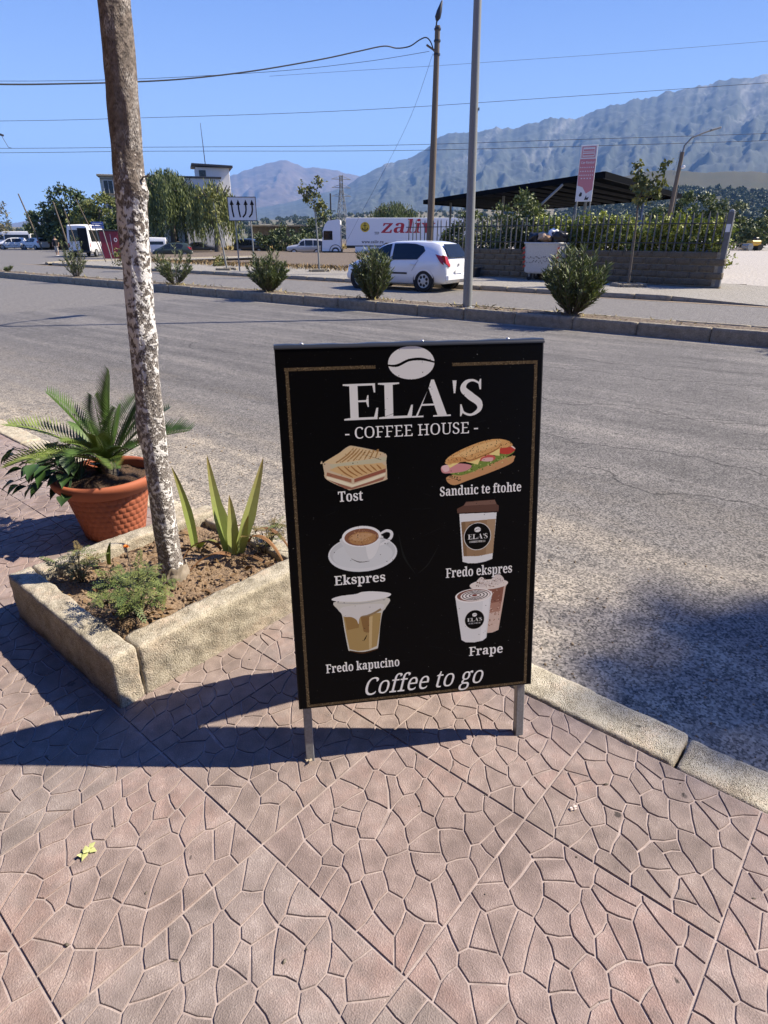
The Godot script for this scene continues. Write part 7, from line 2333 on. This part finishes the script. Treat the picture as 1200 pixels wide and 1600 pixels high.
func canopy_and_banner():
	rng.seed = 501
	# black corrugated canopy on posts: near corner, left corner, right corner, far corner
	var A := Vector3(2.6, 3.60, -45.0); var B := Vector3(8.2, 3.63, -26.0); var C := Vector3(16.8, 3.61, -39.0); var D := A + C - B
	var o := thing("canopy", "large black corrugated canopy roof behind the fence", "canopy", Vector3.ZERO)
	var b := MB.new()
	var up := Vector3(0, 0.05, 0)
	var n := 60
	for k in n:
		var t0 := float(k) / n; var t1 := float(k + 1) / n
		var w := Vector3(0, 0.03 if k % 2 == 0 else -0.03, 0)
		var p := B.lerp(C, t0) + w + up; var q := B.lerp(C, t1) - w + up
		var r := A.lerp(D, t1) - w + up; var s := A.lerp(D, t0) + w + up
		b.quad(p, q, r, s)
	part("roof_sheet", b.mesh(), M.canopy, o)
	for k in 14:
		b = MB.new()
		var t := k / 13.0
		b.bar(A.lerp(B, t) - Vector3(0, 0.09, 0), D.lerp(C, t) - Vector3(0, 0.09, 0), 0.06, 0.12)
		part("purlin", b.mesh(), M.purlin, o)
	for s in [[A, B], [B, C], [C, D], [D, A]]:
		b = MB.new()
		b.bar(s[0] + Vector3(0, -0.02, 0), s[1] + Vector3(0, -0.02, 0), 0.08, 0.22)
		part("edge_beam", b.mesh(), M.canopy, o)
	var blue := mat(lin(0.10, 0.16, 0.32), 0.5)
	for s in [[0.12, 0.16, 0], [0.12, 0.85, 1], [0.5, 0.12, 0], [0.5, 0.9, 1], [0.88, 0.12, 0], [0.88, 0.88, 0]]:
		var p: Vector3 = B.lerp(A, s[0]).lerp(C.lerp(D, s[0]), s[1])
		b = MB.new()
		b.tube([Vector3(p.x, -0.3, p.z), Vector3(p.x, 3.5, p.z)], [0.07, 0.07], 8)
		part("column", b.mesh(), blue if s[2] == 1 else M.galv, o)
	b = MB.new()
	b.tube([Vector3(6.95, 3.35, -27.0), Vector3(5.35, 1.9, -27.0)], [0.045, 0.045], 8)
	part("strut", b.mesh(), M.galv, o)
	# a white car in the shade of it
	vehicle("hatchback_car", "white car glimpsed through the hedge in the yard", "car", Vector3(13.6, -0.1, -29.5), Vector2(0.3, -0.95).normalized(), hatch_spec(M.white_flat))
	vehicle("hatchback_car", "second white car under the canopy, glimpsed below the hedge", "car", Vector3(9.6, -0.1, -31.5), Vector2(0.9, 0.4).normalized(), hatch_spec(M.white_flat))
	# banner sign
	var s := thing("banner_sign", "tall red and white advertising sign on two posts in front of the canopy", "sign", Vector3(7.02, -0.1, -24.6), -0.35)
	b = MB.new()
	b.cbox(Transform3D(Basis(), Vector3(0.1, 3.62, 0)), Vector3(0.56, 1.75, 0.05), 0.006)
	part("panel", b.mesh(), M.white_flat, s)
	var pink := mat(lin(0.58, 0.22, 0.24), 0.5)
	b = MB.new()
	for r in [[0.10, 4.44, 0.46, 0.03], [0.10, 4.13, 0.46, 0.03], [-0.115, 4.285, 0.03, 0.30], [0.315, 4.285, 0.03, 0.30], [0.10, 4.28, 0.38, 0.025], [0.10, 4.34, 0.36, 0.05], [0.10, 4.205, 0.36, 0.05], [0.10, 3.735, 0.53, 0.68]]:
		b.box(Transform3D(Basis(), Vector3(r[0], r[1], 0.027)), Vector3(r[2], r[3], 0.005))
	b.prism(PackedVector2Array([Vector2(-0.16, 3.40), Vector2(0.36, 3.40), Vector2(0.36, 3.12), Vector2(0.16, 3.0), Vector2(0.02, 3.2), Vector2(-0.16, 3.26)]), 0.004, Transform3D(Basis(), Vector3(0, 0, 0.025)))
	part("print", b.mesh(), pink, s)
	b = MB.new()
	b.prism(PackedVector2Array([Vector2(-0.08, 2.95), Vector2(-0.02, 3.05), Vector2(0.03, 3.02), Vector2(0.02, 2.92), Vector2(-0.04, 2.90)]), 0.004, Transform3D(Basis(), Vector3(0, 0, 0.025)))
	b.prism(PackedVector2Array([Vector2(0.12, 2.80), Vector2(0.18, 2.95), Vector2(0.20, 2.86), Vector2(0.28, 2.90), Vector2(0.24, 2.80)]), 0.004, Transform3D(Basis(), Vector3(0, 0, 0.025)))
	part("print", b.mesh(), M.plastic, s)
	for r in [["Car Rental", 3.93, 0.44, 0.075], ["- - - - - - -", 3.80, 0.46, 0.03], ["- - - - - -", 3.68, 0.44, 0.03], ["- - - - - - -", 3.56, 0.46, 0.03], ["- - - -", 3.46, 0.34, 0.03]]:
		var tm := TextMesh.new()
		var sf := SystemFont.new()
		sf.font_names = PackedStringArray(["Droid Sans"])
		sf.font_weight = 700
		tm.font = sf; tm.text = r[0]; tm.font_size = 48; tm.pixel_size = 0.002; tm.depth = 0.003
		var bb := tm.get_aabb()
		var q := part("lettering", tm, M.white_flat, s)
		var sx: float = r[2] / bb.size.x; var sy: float = r[3] / bb.size.y
		q.transform = Transform3D(Basis(Vector3(sx, 0, 0), Vector3(0, sy, 0), Vector3(0, 0, 1)), Vector3(0.1 - r[2] * 0.5 - bb.position.x * sx, r[1] - bb.position.y * sy, 0.032))
	for x in [-0.12, 0.34]:
		b = MB.new()
		b.tube([Vector3(x, 0, -0.04), Vector3(x, 4.5, -0.04)], [0.028, 0.028], 8)
		part("post", b.mesh(), M.galv, s)
	# lamp whose head just enters at the left edge
	var ll := thing("street_light", "small street lamp head entering at the left edge of the sky", "lamp post", Vector3(-20.6, -0.1, -34.4))
	b = MB.new()
	b.tube([Vector3(0, 0, 0), Vector3(0, 6.0, 0)], [0.09, 0.06], 10)
	part("pole", b.mesh(), M.galv, ll)
	b = MB.new()
	b.tube([Vector3(0, 5.9, 0), Vector3(1.0, 6.15, 0.2), Vector3(2.1, 6.1, 0.4)], [0.04, 0.035, 0.03], 8)
	part("arm", b.mesh(), M.galv, ll)
	b = MB.new()
	b.cbox(Transform3D(Basis(Vector3(0, 0, 1), -0.3), Vector3(2.32, 6.05, 0.4)), Vector3(0.34, 0.09, 0.16), 0.02)
	part("lamp_head", b.mesh(), M.dark_metal, ll)
	b = MB.new()
	b.tube([Vector3(2.4, 6.0, 0.4), Vector3(2.5, 5.75, 0.4), Vector3(2.62, 5.5, 0.4), Vector3(2.75, 5.48, 0.4)], [0.012, 0.012, 0.012, 0.012], 6)
	part("loose_wire", b.mesh(), M.wire, ll)
	# street lamp on twin posts at the right
	var l := thing("street_light", "leaning street lamp with curved arm beyond the hedge at right", "lamp post", Vector3(13.0, -0.1, -31.2))
	for x in [0.0, 0.28]:
		b = MB.new()
		b.tube([Vector3(x - 0.05, 0, -x), Vector3(x + 0.16 - x * 0.6, 5.0 - x * 5.0, -x)], [0.11, 0.085], 10)
		part("post", b.mesh(), M.dark_metal if x > 0.1 else M.wood_pole, l)
	b = MB.new()
	b.tube([Vector3(0.14, 4.7, 0), Vector3(0.20, 5.25, 0), Vector3(0.45, 5.55, 0), Vector3(0.9, 5.72, 0), Vector3(1.3, 5.85, 0)], [0.045, 0.042, 0.04, 0.036, 0.034], 8)
	part("arm", b.mesh(), M.galv, l)
	b = MB.new()
	b.cbox(Transform3D(Basis(Vector3(0, 0, 1), 0.25), Vector3(1.42, 5.88, 0)), Vector3(0.45, 0.09, 0.2), 0.03)
	part("lamp_head", b.mesh(), M.galv, l)
	b = MB.new()
	b.cbox(Transform3D(Basis(), Vector3(0.24, 4.42, 0.12)), Vector3(0.14, 0.12, 0.2), 0.03)
	part("camera_box", b.mesh(), M.white_flat, l)

# ---------------------------------------------------------------- hills, mountains, pylons
func table(t: Array, x: float) -> float:
	if x <= t[0][0]: return t[0][1]
	for k in t.size() - 1:
		if x <= t[k + 1][0]: return lerpf(t[k][1], t[k + 1][1], (x - t[k][0]) / (t[k + 1][0] - t[k][0]))
	return t[-1][1]

# a range seen from here: ridge heights by bearing, as the tangent of the height angle at the ridge distance
func mountain(called: String, ridge: Array, b0: float, b1: float, r0: float, r1: float, nb: int, nr: int, sd: int, rocky: float, cols: Array):
	var f := noise(FastNoiseLite.TYPE_SIMPLEX_SMOOTH, 1.0, 5, sd)
	f.fractal_type = FastNoiseLite.FRACTAL_RIDGED
	var g := noise(FastNoiseLite.TYPE_SIMPLEX_SMOOTH, 1.0, 4, sd + 1)
	var v := PackedVector3Array(); var c := PackedColorArray(); var idx := PackedInt32Array()
	var W := nb + 1
	for j in nr + 1:
		var t := float(j) / nr
		for i in W:
			var be := lerpf(b0, b1, float(i) / nb)
			var back := clampf((t - 0.86) / 0.14, 0, 1)
			var s := clampf(t / 0.86, 0, 1)
			var rr := lerpf(r0, r1, t)
			var an := deg_to_rad(be)
			var x := sin(an) * rr; var z := -cos(an) * rr
			var H := table(ridge, be) * lerpf(r0, r1, 0.86)
			H *= 1.0 + 0.02 * g.get_noise_2d(be * 1.3, 3.0) + 0.006 * f.get_noise_2d(be * 0.9, 7.0)
			var spur := f.get_noise_2d(be * 0.11 * rocky - s * 0.8 + 0.3 * g.get_noise_2d(be * 0.3, s * 2.0), s * 0.5)
			var fine := f.get_noise_2d(x * 0.0019 * rocky, z * 0.0019 * rocky)
			var h := H * (0.12 * s + 0.88 * pow(s, 1.55)) + H * 4.0 * s * (1.0 - s) * (0.09 * spur + 0.03 * fine) * rocky
			h += H * 0.012 * s * fine * rocky
			h *= 1.0 - 0.45 * back
			v.append(Vector3(x, h - 6.0 * (1.0 - s), z))
			var q := clampf(0.5 + 0.5 * g.get_noise_2d(x * 0.0035, z * 0.0035) + 0.35 * fine, 0, 1)
			var scree := clampf((-spur - 0.05) * 3.0 + g.get_noise_2d(be * 4.0 - s * 26.0, s * 3.0) * 1.1, 0, 1) * clampf(s * 1.6 - 0.2, 0, 1)
			var col: Color = cols[0].lerp(cols[1], q)
			c.append(col.lerp(cols[2], scree * 0.6))
	for j in nr:
		for i in nb:
			var p := j * W + i
			idx.append_array([p, p + W, p + 1, p + 1, p + W, p + W + 1])
	var st := SurfaceTool.new()
	st.begin(Mesh.PRIMITIVE_TRIANGLES)
	st.set_smooth_group(0)
	for k in v.size():
		st.set_color(c[k]); st.add_vertex(v[k])
	for k in idx: st.add_index(k)
	st.generate_normals()
	var m := mat(Color(1, 1, 1), 1.0)
	m.vertex_color_use_as_albedo = true
	var o := part(called, st.commit(), m, self)
	o.set_meta("kind", "structure")
	return v

func distance_():
	var rock := [Color(0.03, 0.042, 0.036), Color(0.07, 0.082, 0.07), Color(0.30, 0.29, 0.255)]
	mountain("mountain_range", [[-30, 0.012], [-14, 0.028], [-8, 0.045], [-3.17, 0.0656], [-2.1, 0.0778], [-0.79, 0.0867], [0.0, 0.0939], [1.3, 0.1002], [2.34, 0.1041], [3.21, 0.1103], [4.11, 0.1242], [4.71, 0.1302], [5.41, 0.1324], [6.38, 0.1314], [7.38, 0.1334], [8.13, 0.1339], [8.87, 0.1374], [10.11, 0.1362], [11.56, 0.1415], [13.37, 0.1464], [13.94, 0.146], [14.9, 0.1439], [16.02, 0.1511], [17.13, 0.1567], [18.68, 0.1617], [19.76, 0.1641], [21.46, 0.1684], [22.7, 0.1717], [23.91, 0.1748], [25.5, 0.1771], [27.43, 0.1786], [40, 0.18], [60, 0.15]], -14, 60, 2600, 7600, 560, 130, 601, 1.0, rock)
	mountain("far_mountain", [[-60, 0.01], [-29.53, 0.0135], [-23.75, 0.0313], [-18, 0.056], [-12.15, 0.0793], [-11.11, 0.0851], [-9.82, 0.0917], [-8.89, 0.0959], [-8.01, 0.0993], [-7.16, 0.0932], [-6.35, 0.0886], [-5.21, 0.0895], [-4.18, 0.0873], [-2.88, 0.0818], [-2.1, 0.0794], [0, 0.07], [8, 0.05]], -60, 10, 6000, 12000, 420, 90, 605, 1.0, [Color(0.07, 0.055, 0.045), Color(0.16, 0.12, 0.095), Color(0.34, 0.28, 0.23)])
	var hv: PackedVector3Array = mountain("wooded_hill", [[5, 0.010], [10, 0.018], [12.69, 0.0292], [17.41, 0.0642], [18.28, 0.0731], [20.08, 0.0807], [22.79, 0.0807], [24.57, 0.0774], [26.68, 0.0775], [28.75, 0.0746], [45, 0.07], [60, 0.05]], 5, 60, 600, 1800, 220, 60, 611, 0.5, [Color(0.028, 0.034, 0.016), Color(0.05, 0.047, 0.026), Color(0.085, 0.07, 0.045)])
	var mv: PackedVector3Array = mountain("low_hills", [[-60, 0.012], [-30, 0.012], [-12.75, 0.0184], [-9.61, 0.0237], [-6.43, 0.0255], [-2.15, 0.0308], [2.14, 0.0341], [5.35, 0.034], [8.49, 0.0421], [20, 0.03]], -60, 20, 420, 1700, 220, 50, 613, 0.5, [Color(0.10, 0.10, 0.06), Color(0.17, 0.145, 0.09), Color(0.26, 0.22, 0.16)])
	# woods on the hills: no tree in them can be counted
	rng.seed = 621
	var cl2 := MB.new()
	clumps(cl2, Vector3(0, 0.75, 0), Vector3(0.5, 0.62, 0.5), 9, 9, 0.34, 0.5, 0.36, Color(0.028, 0.045, 0.02), Color(0.075, 0.10, 0.045), 0.1, 0.2)
	var clump := cl2.mesh()
	for s in [[hv, 220, 60, 15000, "hill_wood", "dark wood covering the hill at right", 8.0, 0.62], [mv, 220, 50, 3600, "valley_wood", "dark belt of trees along the foot of the far hills", 8.0, 0.95]]:
		var mm := MultiMesh.new()
		mm.transform_format = MultiMesh.TRANSFORM_3D
		mm.mesh = clump
		var tf := []
		var gn := noise(FastNoiseLite.TYPE_SIMPLEX_SMOOTH, 0.009, 3, 625)
		for k in s[3]:
			var i := rng.randi() % int(s[1]); var j := rng.randi() % int(s[2])
			var p: Vector3 = s[0][j * (int(s[1]) + 1) + i].lerp(s[0][(j + 1) * (int(s[1]) + 1) + i + 1], rf(0, 1))
			if j > int(s[2]) * s[7] - 3.0 + 6.0 * gn.get_noise_2d(p.x, p.z): continue
			if gn.get_noise_2d(p.x, p.z) < -0.18: continue
			var z := rf(3.0, s[6])
			tf.append(Transform3D(Basis(Vector3.UP, rf(0, TAU)).scaled(Vector3(z, z * rf(0.6, 0.95), z)), p - Vector3(0, 1.0, 0)))
		mm.instance_count = tf.size()
		for k in tf.size(): mm.set_instance_transform(k, tf[k])
		var o := MultiMeshInstance3D.new()
		o.name = s[4]
		o.multimesh = mm
		o.material_override = M.leaf
		add_child(o)
		o.set_meta("kind", "stuff"); o.set_meta("label", s[5]); o.set_meta("category", "wood")
	pylon("lattice pylon rising behind the lorry's cab", Vector3(-16.0, -1.0, -260.0), 23.5, 5.0)
	pylon("lattice pylon cut off by the left edge of the picture", Vector3(-112.0, -1.0, -185.0), 26.0, 5.5)
	pylon("tiny pylon on top of the wooded hill", Vector3(540.0, 105.0, -1290.0), 40.0, 9.0)
	var b := MB.new()
	b.tube([Vector3.ZERO, Vector3(0.05, 8.4, 0)], [0.16, 0.12], 8)
	var pl := thing("utility_pole", "thin grey pole left of the lattice pylon", "utility pole", Vector3(-8.6, -0.6, -110.0))
	part("pole", b.mesh(), M.dark_metal, pl)
	b = MB.new()
	b.bar(Vector3(-0.7, 5.9, 0), Vector3(0.8, 5.9, 0), 0.12, 0.12)
	part("crossarm", b.mesh(), M.dark_metal, pl)
	# a tall poplar out of the frame to the right; the tip of its shade reaches the near kerb
	rng.seed = 631
	for s in [[Vector3(23.95, -0.1, -5.48), 23.6, "tall poplar standing beyond the right edge of the picture"]]:
		var o := thing("poplar_tree", s[2], "tree", s[0])
		b = MB.new()
		b.tube([Vector3(0, -0.1, 0), Vector3(0.1, s[1] * 0.5, 0), Vector3(0, s[1] * 0.95, 0)], [0.3, 0.18, 0.03], 8)
		part("trunk", b.mesh(), M.bark, o)
		b = MB.new()
		for k in 190:
			var t := pow(rf(0, 1), 0.6)
			var r := 0.95 * sin(PI * clampf(0.12 + t * 0.88, 0, 1)) + 0.08
			clumps(b, Vector3(0, lerpf(s[1] * 0.12, s[1] * 0.96, t), 0), Vector3(r, 0.6, r), 1, 100, 0.5, 0.30, 0.24, Color(0.045, 0.07, 0.02), Color(0.12, 0.15, 0.05), 0.1, 0.2)
		part("crown", b.mesh(), M.leaf, o)

func pylon(label: String, at: Vector3, h: float, w: float):
	var o := thing("pylon", label, "pylon", at, 0.4, "lattice pylons")
	var r := h * 0.0035
	var corner := func(k: int, t: float) -> Vector3:
		var s := lerpf(w * 0.5, w * 0.10, minf(1.0, t * 1.25))
		return Vector3(s * (1 if k % 3 == 0 else -1), h * t, s * (1 if k < 2 else -1))
	for k in 4:
		var b := MB.new()
		var pts := []; var rad := []
		for j in 11: pts.append(corner.call(k, j / 10.0)); rad.append(r * 1.5)
		b.tube(pts, rad, 4)
		part("leg", b.mesh(), M.galv, o)
	var b2 := MB.new()
	for j in 10:
		for k in 4:
			b2.tube([corner.call(k, j / 10.0), corner.call((k + 1) % 4, (j + 1) / 10.0)], [r, r], 4, false)
			b2.tube([corner.call((k + 1) % 4, j / 10.0), corner.call(k, (j + 1) / 10.0)], [r, r], 4, false)
	part("bracing", b2.mesh(), M.galv, o)
	for t in [0.70, 0.82, 0.94]:
		var b := MB.new()
		b.bar(Vector3(-w * 0.75, h * t, 0), Vector3(w * 0.75, h * t, 0), r * 2.5, r * 2.5)
		b.tube([Vector3(-w * 0.75, h * t, 0), Vector3(0, h * (t + 0.05), 0), Vector3(w * 0.75, h * t, 0)], [r, r, r], 4, false)
		part("crossarm", b.mesh(), M.galv, o)

# ---------------------------------------------------------------- unseen cafe added behind the viewpoint to shut off half of the sky
func behind():
	var o := thing("added_cafe_front", "unseen brown cafe front with awning, added behind the viewpoint to shut off half of the sky", "building", pave(0, -2.9), -PITCH_PAVE)
	var wall := grain(M.concrete.albedo_texture, 3.0, 0.9, null, 1.0, true, Color(0.72, 0.58, 0.48))
	var b := MB.new()
	b.cbox(Transform3D(Basis(), Vector3(-2, 5.5, 3.0)), Vector3(26, 11.1, 6.0), 0.05)
	part("wall", b.mesh(), wall, o)
	for k in 6:
		b = MB.new()
		b.box(Transform3D(Basis(), Vector3(-12 + k * 4.0, 1.35, -0.02)), Vector3(2.6, 2.3, 0.08))
		part("shop_window", b.mesh(), M.glass, o)
		b = MB.new()
		b.box(Transform3D(Basis(), Vector3(-12 + k * 4.0, 5.6, -0.02)), Vector3(1.4, 1.7, 0.08))
		part("window", b.mesh(), M.glass, o)
	b = MB.new()
	b.cbox(Transform3D(Basis(Vector3(1, 0, 0), -0.10), Vector3(-2, 2.95, -1.3)), Vector3(20, 0.06, 2.7), 0.01)
	part("awning", b.mesh(), mat(lin(0.06, 0.03, 0.022), 0.9), o)
	for k in 4:
		b = MB.new()
		b.tube([Vector3(-11 + k * 6.0, 0, -2.5), Vector3(-11 + k * 6.0, 2.8, -2.5)], [0.03, 0.03], 8)
		part("awning_post", b.mesh(), M.dark_metal, o)
